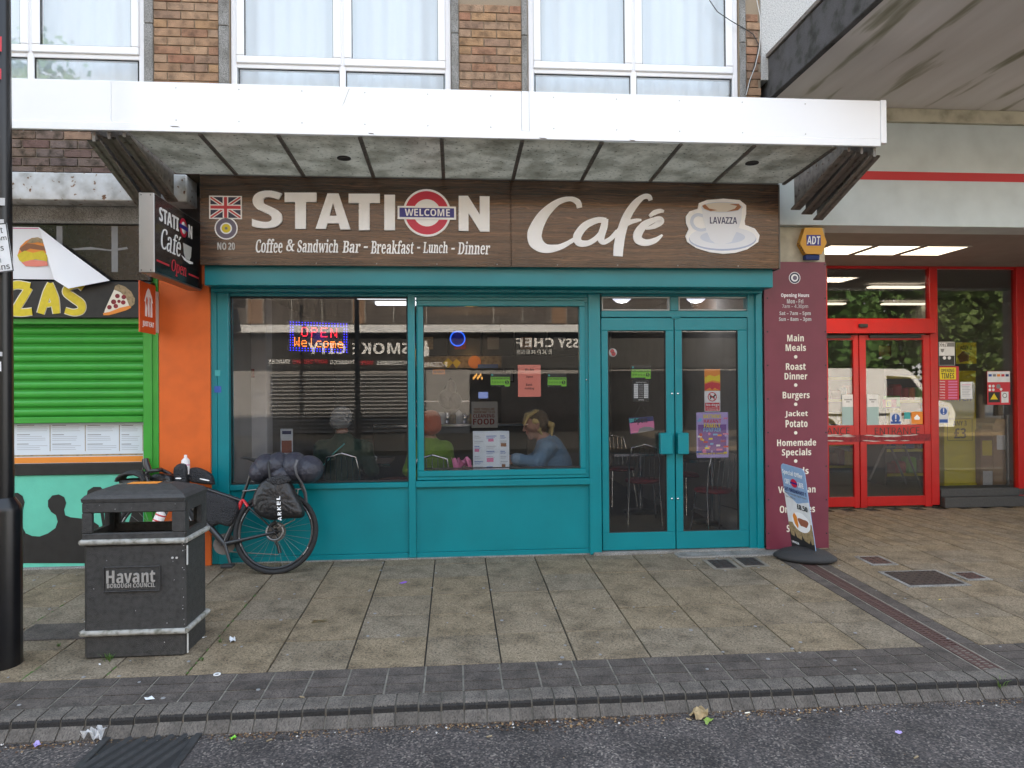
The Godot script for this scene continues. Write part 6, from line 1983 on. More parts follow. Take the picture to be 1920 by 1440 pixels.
	for i in 14:
		var p = Vector3(rng.randf_range(x0 + 0.13, x0 + 0.33), ye + 0.0925, rng.randf_range(z0 + 0.15, z1 - 0.14))
		s.ball(p, Vector3(rng.randf_range(0.003, 0.011), 0.002, rng.randf_range(0.003, 0.009)), 6, 4)
	part(o, "lichen", s, "moss")
	s = Shape.new()
	s.box(Vector3(-2.06, ye + 0.0926, z0 + 0.15), Vector3(-1.88, ye + 0.095, z0 + 0.24))
	single("flattened_carton", "flattened orange carton lying on the litter bin lid", "litter", s, "print_orange")

func build_post():
	var ax = -2.712
	var az = 2.07
	var y0 = gy(az)
	var o = thing("lamp_post", "black lamp post with thick base door beside the litter bin", "lamp post", Vector3(ax, y0, az))
	o.set_meta("local", true)
	var yk = P(25, 948, az).y - y0
	var s = Shape.new()
	s.lathe([Vector2(0.11, -0.03), Vector2(0.11, yk - 0.03), Vector2(0.104, yk), Vector2(0.072, yk + 0.05)], 24)
	part(o, "base", s, "post_black", true)
	s = Shape.new()
	s.lathe([Vector2(0.07, yk + 0.04), Vector2(0.062, 3.0), Vector2(0.05, 7.0), Vector2(0.0, 7.0)], 20)
	part(o, "shaft", s, "post_black", true)
	s = Shape.new()
	s.box(Vector3(-0.04, 0.35, 0.102), Vector3(0.05, 0.85, 0.113), 0.003)
	part(o, "door", s, "post_black", true)
	s = Shape.new()
	s.tube([Vector3(0, 6.9, 0), Vector3(0.1, 7.1, 0.2), Vector3(0.2, 7.15, 0.7)], 0.03, 8)
	s.box(Vector3(0.1, 7.08, 0.65), Vector3(0.34, 7.2, 1.2), 0.03)
	part(o, "lantern", s, "post_black", true)
	# torn red and pale stickers on the shaft
	rng.seed = 5
	for q in [[-4, 70, 5, 98, "print_red"], [-3, 130, 4, 150, "print_red"], [-6, 372, 11, 386, "print_pale"], [-6, 412, 9, 428, "print_pale"], [-6, 660, 6, 668, "print_pale"], [-6, 678, 4, 696, "paper"]]:
		var a = P(q[2], q[1], az + 0.055) - o.position
		var b = P(q[2], q[3], az + 0.055) - o.position
		s = Shape.new()
		s.box(Vector3(a.x - 0.06, b.y, 0.063), Vector3(a.x, a.y, 0.066))
		part(o, "torn_sticker", s, q[4], true)
	# parking plate, tilted
	var zc = az + 0.11
	var ps = thing("parking_sign", "white parking time plate tilted on the black lamp post", "sign", P(-40, 512, zc))
	ps.set_meta("local", true)
	var c0 = P(26, 508, zc)
	ps.position = c0
	ps.rotation.z = 0.14
	var H = 0.285
	s = Shape.new()
	s.box(Vector3(-0.32, 0.0, -0.004), Vector3(0.0, H, 0.0), 0.003)
	part(ps, "plate", s, "paper", true)
	part(ps, "border", ring(-0.32, 0.0, 0.0, H, 0.006, 0.0004, 0.0016, 0.0), "print_black", true)
	for w in [["Mon - Sat", 0.80, 0.145, -0.02], ["8am - 6pm", 0.62, 0.145, -0.006], ["30 mins", 0.44, 0.13, -0.03], ["No return", 0.20, 0.15, -0.075], ["within", 0.20, 0.05, -0.06], ["30 mins", 0.05, 0.14, -0.012]]:
		if w[0] in ["No return"]:
			continue
		letters(ps, w[0], Rect2(w[3] - w[2] * 1.3, w[1] * H, w[2] * 1.25, 0.036), 0.0005, "print_black", 0.001, "sans")
	part(ps, "clamp", wbox(Vector3(-0.13, 0.1, -0.1), Vector3(-0.05, 0.14, -0.005)), "steel_dark", true)

# ---- bicycle: all in its own leaning plane
const LEAN := 0.17
func K(x, y, off = 0.0) -> Vector3:
	var n = Vector3(0, LEAN, 1).normalized()
	var d = n.dot(Vector3(0, 0, 0.353)) + off
	var r = ray(x, y)
	return CAM + r * ((d - n.dot(CAM)) / n.dot(r))
func pillow(pts: Array, off: float, th: float, bulge := 0.75) -> Shape:
	var s = Shape.new()
	var n = Vector3(0, LEAN, 1).normalized()
	var base = []
	# densify the outline with a smooth curve
	var N = pts.size()
	for i in N:
		for k in 4:
			var t = k / 4.0
			var v = Vector2(pts[i][0], pts[i][1]).cubic_interpolate(Vector2(pts[(i + 1) % N][0], pts[(i + 1) % N][1]), Vector2(pts[(i - 1 + N) % N][0], pts[(i - 1 + N) % N][1]), Vector2(pts[(i + 2) % N][0], pts[(i + 2) % N][1]), t)
			base.append(K(v.x, v.y, off))
	var c = Vector3.ZERO
	for p in base:
		c += p / base.size()
	var levels = [[1.0, 0.0], [0.985, 0.45], [0.93, 0.78], [0.8, 0.95], [0.5, 1.0]]
	for side in [1.0, -1.0]:
		var prev = []
		for l in levels:
			var row = []
			for i in base.size():
				var w: float = 1.0 + 0.09 * sin(i * 1.7 + l[0] * 9.0) * (1.0 - l[0]) * bulge
				row.append(c + (base[i] - c) * l[0] + n * (side * th * 0.5 * l[1] * w))
			if prev.size():
				for i in row.size():
					var j = (i + 1) % row.size()
					s.out4(prev[i], prev[j], row[j], row[i], c, 1)
			prev = row
		var tip = c + n * (side * th * 0.5)
		for i in prev.size():
			s.out3(prev[i], prev[(i + 1) % prev.size()], tip, c, 1)
	return s
func wheel(o: Node3D, cx, cy):
	var c = K(cx, cy)
	var n = Vector3(0, LEAN, 1).normalized()
	var u = Vector3(1, 0, 0)
	var v = n.cross(u)
	var R = 0.336
	var w = Node3D.new()
	w.name = "wheel"
	o.add_child(w, true)
	w.transform = o.transform.affine_inverse()
	var circle = func(r, rr, sides, seg = 56, off = 0.0):
		var s = Shape.new()
		for i in seg:
			for k in sides:
				var q = []
				for e in [[i, k], [i + 1, k], [i + 1, k + 1], [i, k + 1]]:
					var a: float = TAU * e[0] / seg
					var b: float = TAU * e[1] / sides
					q.append(c + n * off + (u * cos(a) + v * sin(a)) * (r + rr * cos(b)) + n * (rr * sin(b)))
				s.quad(q[0], q[1], q[2], q[3], 1)
		return s
	part(w, "tyre", circle.call(R, 0.0215, 10), "rubber")
	part(w, "rim", circle.call(R - 0.029, 0.013, 8), "carbon")
	var s = Shape.new()
	for i in 28:
		var a = TAU * i / 28.0
		var b = a + (0.5 if i % 4 < 2 else -0.5)
		var side = 0.028 if i % 2 else -0.028
		s.tube([c + (u * cos(b) + v * sin(b)) * 0.025 + n * side, c + (u * cos(a) + v * sin(a)) * (R - 0.035)], 0.0011, 4, false)
	part(w, "spokes", s, "alloy")
	s = Shape.new()
	s.tube([c - n * 0.06, c + n * 0.06], 0.017, 12)
	s.tube([c + n * 0.026, c + n * 0.03], 0.03, 14)
	part(w, "hub", s, "carbon")
	part(w, "brake_disc", circle.call(0.068, 0.011, 4, 32, 0.045), "alloy")
	s = Shape.new()
	for i in 6:
		var a = TAU * i / 6.0
		s.tube([c + n * 0.045, c + n * 0.045 + (u * cos(a) + v * sin(a)) * 0.066], 0.006, 5)
	part(w, "disc_spider", s, "gasket")
	s = Shape.new()
	for q in [[0.35, 2.0], [2.6, 0.9], [3.3, 1.4], [5.6, 1.2]]:
		for i in 7:
			var a: float = q[0] + i * 0.035
			var p = c + (u * cos(a) + v * sin(a)) * (R - 0.029) + n * 0.0125
			s.ball(p, Vector3(0.004, 0.006, 0.0015), 5, 3)
	part(w, "rim_print", s, "letter_grey")

func build_bike():
	var n = Vector3(0, LEAN, 1).normalized()
	var o = thing("touring_bicycle", "dark touring bicycle with red seat cluster leaning on cafe front", "bicycle", K(420, 1074))
	wheel(o, 517.5, 997)
	wheel(o, 293, 1005)
	var tube = func(called, pts, rad, m = "carbon", off = 0.0):
		var s = Shape.new()
		var v = []
		for q in pts:
			v.append(K(q[0], q[1], q[2] if q.size() > 2 else off))
		s.tube(v, rad, 10)
		return part(o, called, s, m)
	var fr = tube.call("frame", [[421, 1020], [440, 975], [453, 940]], [0.024, 0.018, 0.016])
	for e in [0.05, -0.05]:
		tube.call("chainstay", [[424, 1020, e * 0.5], [452, 1013, e], [515, 998, e * 1.25]], [0.022, 0.016, 0.011])
		tube.call("seatstay", [[464, 949, e * 0.8], [490, 972, e], [516, 996, e * 1.25]], 0.008)
		tube.call("seat_cluster", [[454, 937, 0.0], [458, 940, e * 0.5], [465, 950, e * 0.8]], 0.012, "frame_red")
	tube.call("seat_cluster", [[453.5, 938], [447, 955]], 0.0185, "frame_red")
	tube.call("down_tube", [[421, 1020], [380, 972], [326, 916]], [0.026, 0.026, 0.024])
	tube.call("top_tube", [[453, 939], [390, 918], [324, 902]], [0.016, 0.018, 0.02])
	tube.call("head_tube", [[320, 889], [326, 922]], 0.023)
	for e in [0.05, -0.05]:
		tube.call("fork", [[326, 922, 0.0], [322, 935, e], [294, 1005, e * 1.1]], [0.018, 0.014, 0.01])
	tube.call("seat_post", [[453, 939], [470, 890], [478, 866]], 0.0135)
	tube.call("stem", [[320, 889], [301, 880]], 0.016)
	# dropped bars
	for e in [0.2, -0.1]:
		var b = part(o, "handlebar", Shape.new(), "carbon")
		var s = Shape.new()
		var q = func(x, y, k): return K(x, y, k)
		s.tube([q.call(301, 880, 0.0), q.call(301, 881, e * 0.8), q.call(292, 882, e), q.call(278, 884, e), q.call(272, 893, e), q.call(278, 904, e), q.call(296, 908, e)], 0.018, 8)
		s.tube([q.call(280, 884, e), q.call(274, 872, e), q.call(272, 860, e)], [0.024, 0.03, 0.024], 8)
		s.tube([q.call(273, 866, e), q.call(266, 884, e), q.call(270, 900, e)], 0.006, 6)
		b.mesh = s.mesh()
		b.set_surface_override_material(0, M.carbon)
	# crank, pedal, chainring, rear gears
	tube.call("crank", [[421, 1020, 0.075], [427, 1040, 0.085], [432, 1057, 0.09]], [0.017, 0.013, 0.012])
	var s = Shape.new()
	s.xf = Transform3D(Basis(), K(427, 1061, 0.13))
	s.box(Vector3(-0.05, -0.012, -0.04), Vector3(0.05, 0.012, 0.04), 0.006)
	part(o, "pedal", s, "gasket")
	s = Shape.new()
	s.tube([K(421, 1020, -0.06), K(421, 1020, -0.056)], 0.09, 24)
	part(o, "chainring", s, "steel_dark")
	s = Shape.new()
	for i in 5:
		s.tube([K(517, 997, -0.03 - i * 0.004), K(517, 997, -0.033 - i * 0.004)], 0.085 - i * 0.009, 20)
	part(o, "cassette", s, "steel_dark")
	tube.call("derailleur", [[514, 1010, -0.06], [522, 1025, -0.06], [525, 1037, -0.06]], [0.012, 0.014, 0.018], "gasket")
	tube.call("chain", [[425, 1034, -0.058], [470, 1037, -0.058], [522, 1040, -0.06]], 0.004, "steel_grey")
	tube.call("brake_caliper", [[508, 985, 0.06], [518, 978, 0.06]], 0.018, "gasket")
	# saddle
	part(o, "saddle", pillow([[451, 859], [462, 856.5], [480, 860], [497, 856], [514, 858], [512, 864], [492, 868], [478, 867], [464, 862]], 0.0, 0.11), "gasket")
	tube.call("saddle_rail", [[464, 864], [479, 867], [494, 866]], 0.004, "alloy")
	# rack
	for e in [0.07, -0.07]:
		tube.call("rack", [[455, 921, e], [480, 918, e], [565, 917, e]], 0.006, "alloy")
		tube.call("rack", [[520, 990, e], [552, 975, e], [559, 917, e]], 0.005, "steel_grey")
	tube.call("mudguard", [[562, 905], [572, 925], [574, 944]], 0.014, "strap_grey")
	# luggage, each piece a thing of its own
	var lug = func(called, label, pts, off, th, m):
		var sh = pillow(pts, off, th)
		var t = thing(called, label, "bag", K(pts[0][0], pts[0][1], off))
		part(t, "bag_body", sh, m)
		return t
	lug.call("frame_bag", "black triangular frame bag inside the bicycle frame", [[332, 906], [390, 920], [448, 943], [436, 985], [412, 983], [395, 985], [362, 945]], 0.0, 0.085, "bag_fabric")
	var tb = lug.call("top_tube_bag", "black wedge bag with reflective tab on the top tube", [[354, 902], [355, 882], [366, 876], [382, 880], [397, 890], [402, 904], [398, 909]], 0.0, 0.085, "bag_fabric")
	part(tb, "reflective_tab", pillow([[376, 897], [391, 900], [391, 902], [376, 899]], 0.046, 0.004), "letter_white")
	var fb = lug.call("stem_bag", "upright black stem bag holding a white bottle", [[329, 876], [352, 870], [353, 905], [347, 914], [331, 911]], 0.03, 0.11, "bag_fabric")
	part(fb, "reflective_tab", pillow([[330, 896], [339, 896], [339, 898], [330, 898]], 0.088, 0.004), "letter_white")
	lug.call("handlebar_bag", "black dry bag strapped beneath the dropped handlebars", [[287, 896], [300, 888], [324, 890], [330, 902], [324, 916], [300, 918], [288, 912]], 0.02, 0.2, "bag_shiny")
	var pn = lug.call("pannier_bag", "black roll top pannier with white lettering on rear rack", [[486, 912], [498, 899], [520, 893], [536, 895], [546, 905], [556, 925], [569, 952], [568, 970], [540, 972], [508, 975], [484, 965], [475, 948], [477, 928]], 0.13, 0.15, "bag_shiny")
	pn.set_meta("local", true)
	var word = "ARKEL"
	for i in 5:
		var a = K(523.5 + 2.4 * (0.5 - i * 0.3), 972.5 - i * 9.7, 0.216)
		var l = letters(pn, word[i], Rect2(0, 0, 0.03, 0.03), 0.0, "letter_white", 0.002)
		var bs = Basis(Vector3(0, 0, 1), PI / 2) * l.transform.basis
		bs = Basis(Vector3(1, 0, 0), -atan(LEAN)) * bs
		l.transform = Transform3D(bs, a - pn.position - bs * (l.mesh.get_aabb().get_center() * Vector3(1, 1, 0)))
	part(pn, "closure_strap", pillow([[500, 899], [518, 912], [548, 902], [534, 890]], 0.16, 0.1), "bag_fabric")
	var rb = thing("roll_bag", "lumpy navy black roll bag strapped across the rear rack", "bag", K(535, 905, 0.06))
	s = Shape.new()
	for q in [[488, 884, 0.06, 0.10], [500, 876, 0.075, 0.118], [522, 872, 0.07, 0.112], [531, 888, 0.08, 0.10], [552, 876, 0.085, 0.132], [578, 880, 0.09, 0.122]]:
		var c = K(q[0], q[1], 0.06)
		s.ball(c, Vector3(q[2] * 1.45, q[3], 0.15), 20, 14)
	part(rb, "bag_body", s, "roll_fabric")
	s = Shape.new()
	s.tube([K(557, 862, 0.21), K(553, 875, 0.225), K(557, 892, 0.2), K(566, 906, 0.14), K(573, 925, 0.1), K(574, 942, 0.06)], 0.014, 6, true, 0.25)
	part(rb, "strap", s, "strap_grey")
	s = Shape.new()
	s.tube([K(505, 852, 0.1), K(503, 872, 0.22), K(507, 900, 0.2)], 0.01, 6, true, 0.3)
	part(rb, "strap", s, "gasket")
	# bottles and helmet
	for q in [[348, 890, 342, 851, 0.03, 0.035, "white drinks bottle standing in the stem bag"], [293, 985, 306, 955, 0.09, 0.042, "white bottle strapped to the front fork with red strap"]]:
		var b = thing("water_bottle", q[6], "bottle", K(q[0], q[1], q[4]))
		s = Shape.new()
		var a = K(q[0], q[1], q[4])
		var c = K(q[2], q[3], q[4])
		if q[0] > 320:
			c = K(348, 853, q[4])
		s.tube([a, a.lerp(c, 0.72), a.lerp(c, 0.84), a.lerp(c, 0.86), c], [q[5], q[5], q[5] * 0.5, q[5] * 0.36, q[5] * 0.36], 14)
		part(b, "flask", s, "bottle_white")
		if q[0] < 320:
			for e in [0.25, 0.6]:
				s = Shape.new()
				s.tube([a.lerp(c, e), a.lerp(c, e + 0.08)], q[5] + 0.002, 14)
				part(b, "red_strap", s, "print_red")
		else:
			s = Shape.new()
			s.tube([a.lerp(c, 0.45), a.lerp(c, 0.5)], q[5] + 0.0015, 14)
			part(b, "red_line", s, "print_pink")
	var h = thing("cycle_helmet", "black vented cycle helmet hanging from the handlebars", "helmet", K(250, 912, 0.17))
	var hc = K(250, 905, 0.17)
	for i in 6:
		s = Shape.new()
		var pts = []
		for k in 9:
			var a = PI * k / 8.0
			pts.append(hc + Vector3(-0.105 * cos(a) * 1.0, 0.02 + 0.075 * sin(a) * (1.0 - 0.05 * absf(i - 2.5)), -0.075 + i * 0.03))
		s.tube(pts, 0.013, 6)
		part(h, "shell_rib", s, "gasket")
	s = Shape.new()
	s.xf = Transform3D(Basis.from_scale(Vector3(1.0, 0.5, 0.75)), hc)
	s.lathe([Vector2(0.09, 0.0), Vector2(0.108, 0.0), Vector2(0.112, 0.05), Vector2(0.1, 0.06)], 24)
	part(h, "rim", s, "gasket")
	s = Shape.new()
	s.tube([hc + Vector3(0.06, 0.05, 0), K(268, 890, 0.19), K(279, 884, 0.2)], 0.004, 5)
	s.tube([hc + Vector3(-0.04, 0.06, 0), K(258, 890, 0.19), K(279, 882, 0.2)], 0.004, 5)
	part(h, "strap", s, "gasket")

func build_aboard():
	var o = thing("pavement_sign", "tilted flexible breakfast price sign on black rubber base", "sign", Vector3(3.13, -0.015, 0.38))
	var s = Shape.new()
	var c = Vector3(3.14, -0.014, 0.36)
	s.xf = Transform3D(Basis(Vector3.UP, -0.5), c)
	s.xf = s.xf * Transform3D(Basis.from_scale(Vector3(1, 1, 0.72)), Vector3.ZERO)
	s.lathe([Vector2(0.0, 0.0), Vector2(0.24, 0.0), Vector2(0.27, 0.02), Vector2(0.265, 0.04), Vector2(0.2, 0.08), Vector2(0.12, 0.105), Vector2(0.0, 0.11)], 28)
	part(o, "rubber_base", s, "rubber_base")
	var B0 = P(1485.5, 1024, 0.16)
	var B1 = P(1531, 1044, 0.47)
	var T0 = P(1463, 868, 0.16)
	var ex = (B1 - B0)
	var ey = (T0 - B0)
	var nz = ex.cross(ey).normalized()
	var face = Node3D.new()
	face.name = "sign_panel"
	o.add_child(face)
	# unit square stretched on the leaning panel
	face.transform = o.transform.affine_inverse() * Transform3D(Basis(ex, ey, nz), B0)
	var poly = func(pts): 
		var v = PackedVector2Array()
		for p in pts:
			v.append(Vector2(p[0], p[1]))
		return v
	var add = func(called, pts, z, m):
		var sh = Shape.new()
		sh.prism(poly.call(pts), z, z + 0.001)
		return part(face, called, sh, m, true)
	s = Shape.new()
	s.prism(poly.call([[0, 0], [1, 0], [1, 0.95], [0.97, 0.98], [0.9, 1.0], [0.1, 1.0], [0.03, 0.98], [0, 0.95]]), -0.006, 0.0)
	part(face, "board", s, "print_sky2", true)
	add.call("white_field", [[0, 0.3], [1, 0.3], [1, 0.62], [0.5, 0.56], [0, 0.66]], 0.0004, "paper")
	add.call("sand_field", [[0, 0.12], [1, 0.1], [1, 0.36], [0.6, 0.34], [0, 0.3]], 0.0016, "print_tan")
	add.call("black_skyline", [[0, 0], [1, 0], [1, 0.14], [0.9, 0.12], [0.85, 0.17], [0.8, 0.12], [0.6, 0.14], [0.52, 0.19], [0.5, 0.13], [0.3, 0.14], [0.22, 0.2], [0.2, 0.14], [0.05, 0.15], [0.02, 0.22], [0, 0.2]], 0.0028, "print_black")
	var pl = []
	var eg = []
	for i in 28:
		var a = TAU * i / 28.0
		pl.append([0.56 + 0.38 * cos(a), 0.345 + 0.115 * sin(a)])
		eg.append([0.66 + 0.2 * cos(a) * (1.0 + 0.2 * sin(a * 3)), 0.35 + 0.06 * sin(a) * (1.0 + 0.3 * cos(a * 2))])
	add.call("plate_print", pl, 0.0040, "letter_white")
	add.call("bacon_print", eg, 0.0052, "print_brown2")
	add.call("sausage_print", [[0.25, 0.40], [0.33, 0.44], [0.42, 0.40], [0.45, 0.3], [0.4, 0.26], [0.3, 0.31]], 0.0064, "print_orange")
	var tx = func(text, x0, y0, x1, y1, m, key = "bold"):
		letters(face, text, Rect2(x0, y0, x1 - x0, y1 - y0), 0.0076, m, 0.001, key)
	tx.call("Special Offer", 0.07, 0.87, 0.92, 0.94, "letter_white")
	tx.call("CAFE", 0.12, 0.77, 0.34, 0.83, "letter_white")
	tx.call("CAFE", 0.66, 0.77, 0.9, 0.83, "letter_white")
	tx.call("SET BREAKFAST 1", 0.06, 0.685, 0.96, 0.73, "print_navy")
	tx.call("Bacon, Sausage, Egg & Beans", 0.06, 0.645, 0.95, 0.67, "print_grey", "sans")
	tx.call("Tea / Coffee inc.", 0.06, 0.605, 0.5, 0.63, "print_grey", "sans")
	tx.call("£8.50", 0.5, 0.50, 0.92, 0.56, "print_black")
	tx.call("LAVAZZA", 0.06, 0.06, 0.36, 0.085, "letter_white")
	var rd = []
	for i in 20:
		rd.append([0.5 + 0.13 * cos(TAU * i / 20.0), 0.80 + 0.05 * sin(TAU * i / 20.0)])
	add.call("roundel", rd, 0.0050, "roundel_red")
	add.call("roundel_bar", [[0.35, 0.79], [0.65, 0.79], [0.65, 0.81], [0.35, 0.81]], 0.0062, "roundel_blue")

func crumple(called, label, cat, at: Vector3, size: Vector3, m, sd, n := 5):
	rng.seed = sd
	var s = Shape.new()
	var grid = []
	for i in n + 1:
		var row = []
		for j in n + 1:
			var u = float(i) / n - 0.5
			var v = float(j) / n - 0.5
			row.append(Vector3(u * size.x + rng.randf_range(-0.12, 0.12) * size.x, size.y * rng.randf_range(0.05, 1.0), v * size.z + rng.randf_range(-0.12, 0.12) * size.z))
		grid.append(row)
	for i in n:
		for j in n:
			s.tri(grid[i][j], grid[i][j + 1], grid[i + 1][j + 1])
			s.tri(grid[i][j], grid[i + 1][j + 1], grid[i + 1][j])
	var o = single(called, label, cat, s, m, "", at)
	o.rotation.y = rng.randf() * TAU
	return o

func build_litter():
	var L = "litter"
	crumple("paper_scrap", "crumpled white tissue lying on slab near the litter bin", L, G(436, 1203), Vector3(0.09, 0.025, 0.035), "paper", 1)
	crumple("paper_scrap", "folded white paper piece on dark paver band", L, G(280, 1311), Vector3(0.05, 0.012, 0.035), "paper", 2, 2)
	crumple("paper_scrap", "violet and white wrapper scrap on road beside kerb", L, RD(69, 1399), Vector3(0.05, 0.02, 0.03), "print_violet", 3, 3)
	crumple("plastic_bag", "crumpled clear plastic bag in the gutter by the gully", L, RD(176, 1386), Vector3(0.1, 0.06, 0.06), "clear_film", 4, 6)
	crumple("sweet_wrapper", "small green and yellow sweet wrapper in the gutter", L, RD(437, 1386), Vector3(0.035, 0.015, 0.02), "print_green", 5, 3)
	crumple("crisp_packet", "crumpled brown and green crisp packet on the road", L, RD(1312, 1345), Vector3(0.085, 0.05, 0.07), "print_tan", 6, 4)
	crumple("crisp_packet", "green corner of torn crisp packet beside brown packet", L, RD(1328, 1354), Vector3(0.06, 0.02, 0.035), "print_green2", 7, 3)
	crumple("purple_wrapper", "flat purple wrapper on slabs before the cafe window", L, G(757, 1093), Vector3(0.075, 0.008, 0.02), "print_purple2", 8, 3)
	crumple("plastic_scrap", "pale lilac plastic scrap alone on the road", L, RD(1685, 1375), Vector3(0.03, 0.015, 0.02), "print_violet", 9, 3)
	crumple("paper_scrap", "tiny white scrap beside the litter bin foot", L, G(383, 1196), Vector3(0.025, 0.01, 0.02), "paper", 10, 3)
	crumple("paper_scrap", "small white scrap on slab before the litter bin", L, G(187, 1246), Vector3(0.02, 0.006, 0.01), "paper", 11, 2)
	crumple("paper_scrap", "small yellow scrap on slabs by the store entrance", L, G(1762, 1125), Vector3(0.02, 0.008, 0.012), "print_yellow", 12, 2)
	crumple("wet_stain", "brown dried spill stain on slab before the bicycle", "stain", G(598, 1164) + Vector3(0, 0.002, 0), Vector3(0.1, 0.001, 0.08), "spill", 13, 4)
	var s = Shape.new()
	s.lathe([Vector2(0.014, 0.0), Vector2(0.02, 0.0), Vector2(0.02, 0.006), Vector2(0.014, 0.006), Vector2(0.014, 0.0)], 16)
	single("plastic_ring", "white plastic bottle ring lying on dark paver band", L, s, "paper", "", G(407, 1266) + Vector3(0, 0.002, 0))
	rng.seed = 21
	var butts = [[566, 1308], [917, 1382], [1292, 1350], [1498, 1350], [505, 1389], [1718, 1421], [1401, 1338], [1350, 1334]]
	for q in butts:
		s = Shape.new()
		var d = Vector3(cos(q[0]), 0, sin(q[0])) * 0.013
		s.tube([-d, d * 0.2], 0.004, 6)
		s.tube([d * 0.2, d * 1.2], 0.0038, 6)
		var at = G(q[0], q[1]) if q[1] < 1320 else RD(q[0], q[1])
		single("cigarette_butt", "tan cigarette butt dropped on road or pavers", L, s, "sandstone" if q[0] % 3 else "letter_cream", "cigarette butts", at + Vector3(0, 0.004, 0))
	# gutter debris, uncountable flecks of leaf and grit
	var mm = MultiMesh.new()
	mm.transform_format = MultiMesh.TRANSFORM_3D
	mm.use_colors = true
	var fl = Shape.new()
	fl.tri(Vector3(-0.5, 0, -0.3), Vector3(-0.2, 0.3, 0.4), Vector3(0.5, 0.05, 0.2))
	fl.tri(Vector3(-0.5, 0, -0.3), Vector3(0.5, 0.05, 0.2), Vector3(0.3, 0.2, -0.5))
	mm.mesh = fl.mesh()
	mm.instance_count = 3200
	for i in 3200:
		var x = rng.randf_range(-2.6, 3.6)
		var clump = 0.5 + 0.5 * sin(x * 3.1) * sin(x * 1.3 + 1.0)
		var z = 2.842 + absf(rng.randfn(0.0, 0.03 + 0.025 * clump))
		var k = rng.randf_range(0.003, 0.013) * (0.6 + clump)
		if i > 2700:
			z = rng.randf_range(2.85, 5.0)
			k *= 0.6
		mm.set_instance_transform(i, Transform3D(Basis.from_euler(Vector3(rng.randf() - 0.5, rng.randf() * TAU, rng.randf() - 0.5)).scaled(Vector3(k, k, k)), Vector3(x, -0.188, z)))
		var t = rng.randf()
		mm.set_instance_color(i, Color(0.10, 0.055, 0.03) if t < 0.5 else (Color(0.25, 0.16, 0.08) if t < 0.8 else (Color(0.03, 0.025, 0.02) if t < 0.93 else Color(0.55, 0.52, 0.48))))
	var mi = MultiMeshInstance3D.new()
	mi.name = "gutter_debris"
	mi.multimesh = mm
	mi.material_override = mk("debris", Color(1, 1, 1), 0.9, {"colored": true})
	mi.set_meta("kind", "stuff")
	mi.set_meta("label", "brown leaf litter and grit lying along the kerb")
	mi.set_meta("category", "debris")
	add_child(mi)
	# trodden gum and spots on the slabs
	var gum = Shape.new()
	for i in 150:
		var x = rng.randf_range(-4.0, 4.6)
		var z = rng.randf_range(0.08, 2.62)
		var r = rng.randf_range(0.005, 0.014)
		gum.xf = Transform3D(Basis(Vector3(1, 0, 0), atan(FALL)), Vector3(x, gy(z) + 0.0015, z))
		gum.lathe([Vector2(r, -0.001), Vector2(r * 0.9, 0.001), Vector2(0.0, 0.0014)], 7)
	var gs = plain("gum_spots", gum, "print_grey")
	gs.set_meta("kind", "stuff")
	gs.set_meta("label", "flat dark gum spots trodden into the slabs")
	gs.set_meta("category", "gum")
	var ms = Shape.new()
	for i in 90:
		var x = -0.19 + 0.455 * (-7 + i % 5) + rng.randf_range(-0.006, 0.006)
		var z = rng.randf_range(0.9, 2.32)
		ms.ball(Vector3(x, gy(z) - 0.004, z), Vector3(0.007, 0.006, rng.randf_range(0.01, 0.035)), 6, 4)
	gs = plain("joint_moss", ms, "grass_blade")
	gs.set_meta("kind", "stuff")
	gs.set_meta("label", "dark green moss in slab joints near the litter bin")
	gs.set_meta("category", "moss")
	# weeds
	for q in [[205, 1238, 22, 0.05, "tuft of grass growing at litter bin foot"], [378, 1239, 8, 0.022, "small green weed in slab joint behind paver band"], [412, 1205, 8, 0.025, "small green weed in slab joint by the tissue"], [1876, 1284, 14, 0.05, "bright green weed growing from the kerb"], [110, 1212, 8, 0.02, "low mossy weed in joint near lamp post"]]:
		var at = G(q[0], q[1])
		if q[0] > 1800:
			at = Vector3(RD(q[0], q[1], -0.13).x, -0.14, RD(q[0], q[1], -0.13).z)
		s = Shape.new()
		for i in q[2]:
			var a = rng.randf() * TAU
			var d = Vector3(cos(a), 0, sin(a))
			var l: float = q[3] * rng.randf_range(0.5, 1.1)
			var w = Vector3(-d.z, 0, d.x) * 0.003
			var b = d * rng.randf_range(0.0, 0.03) * (q[3] / 0.05)
			var mid = b + d * l * 0.3 + Vector3(0, l * 0.7, 0)
			var tip = b + d * l * 0.8 + Vector3(0, l, 0)
			s.quad(b - w, b + w, mid + w, mid - w)
			s.tri(mid - w, mid + w, tip)
		single("weed", q[4], "plant", s, "grass_blade" if q[0] < 1800 else "leaf2", "", at)

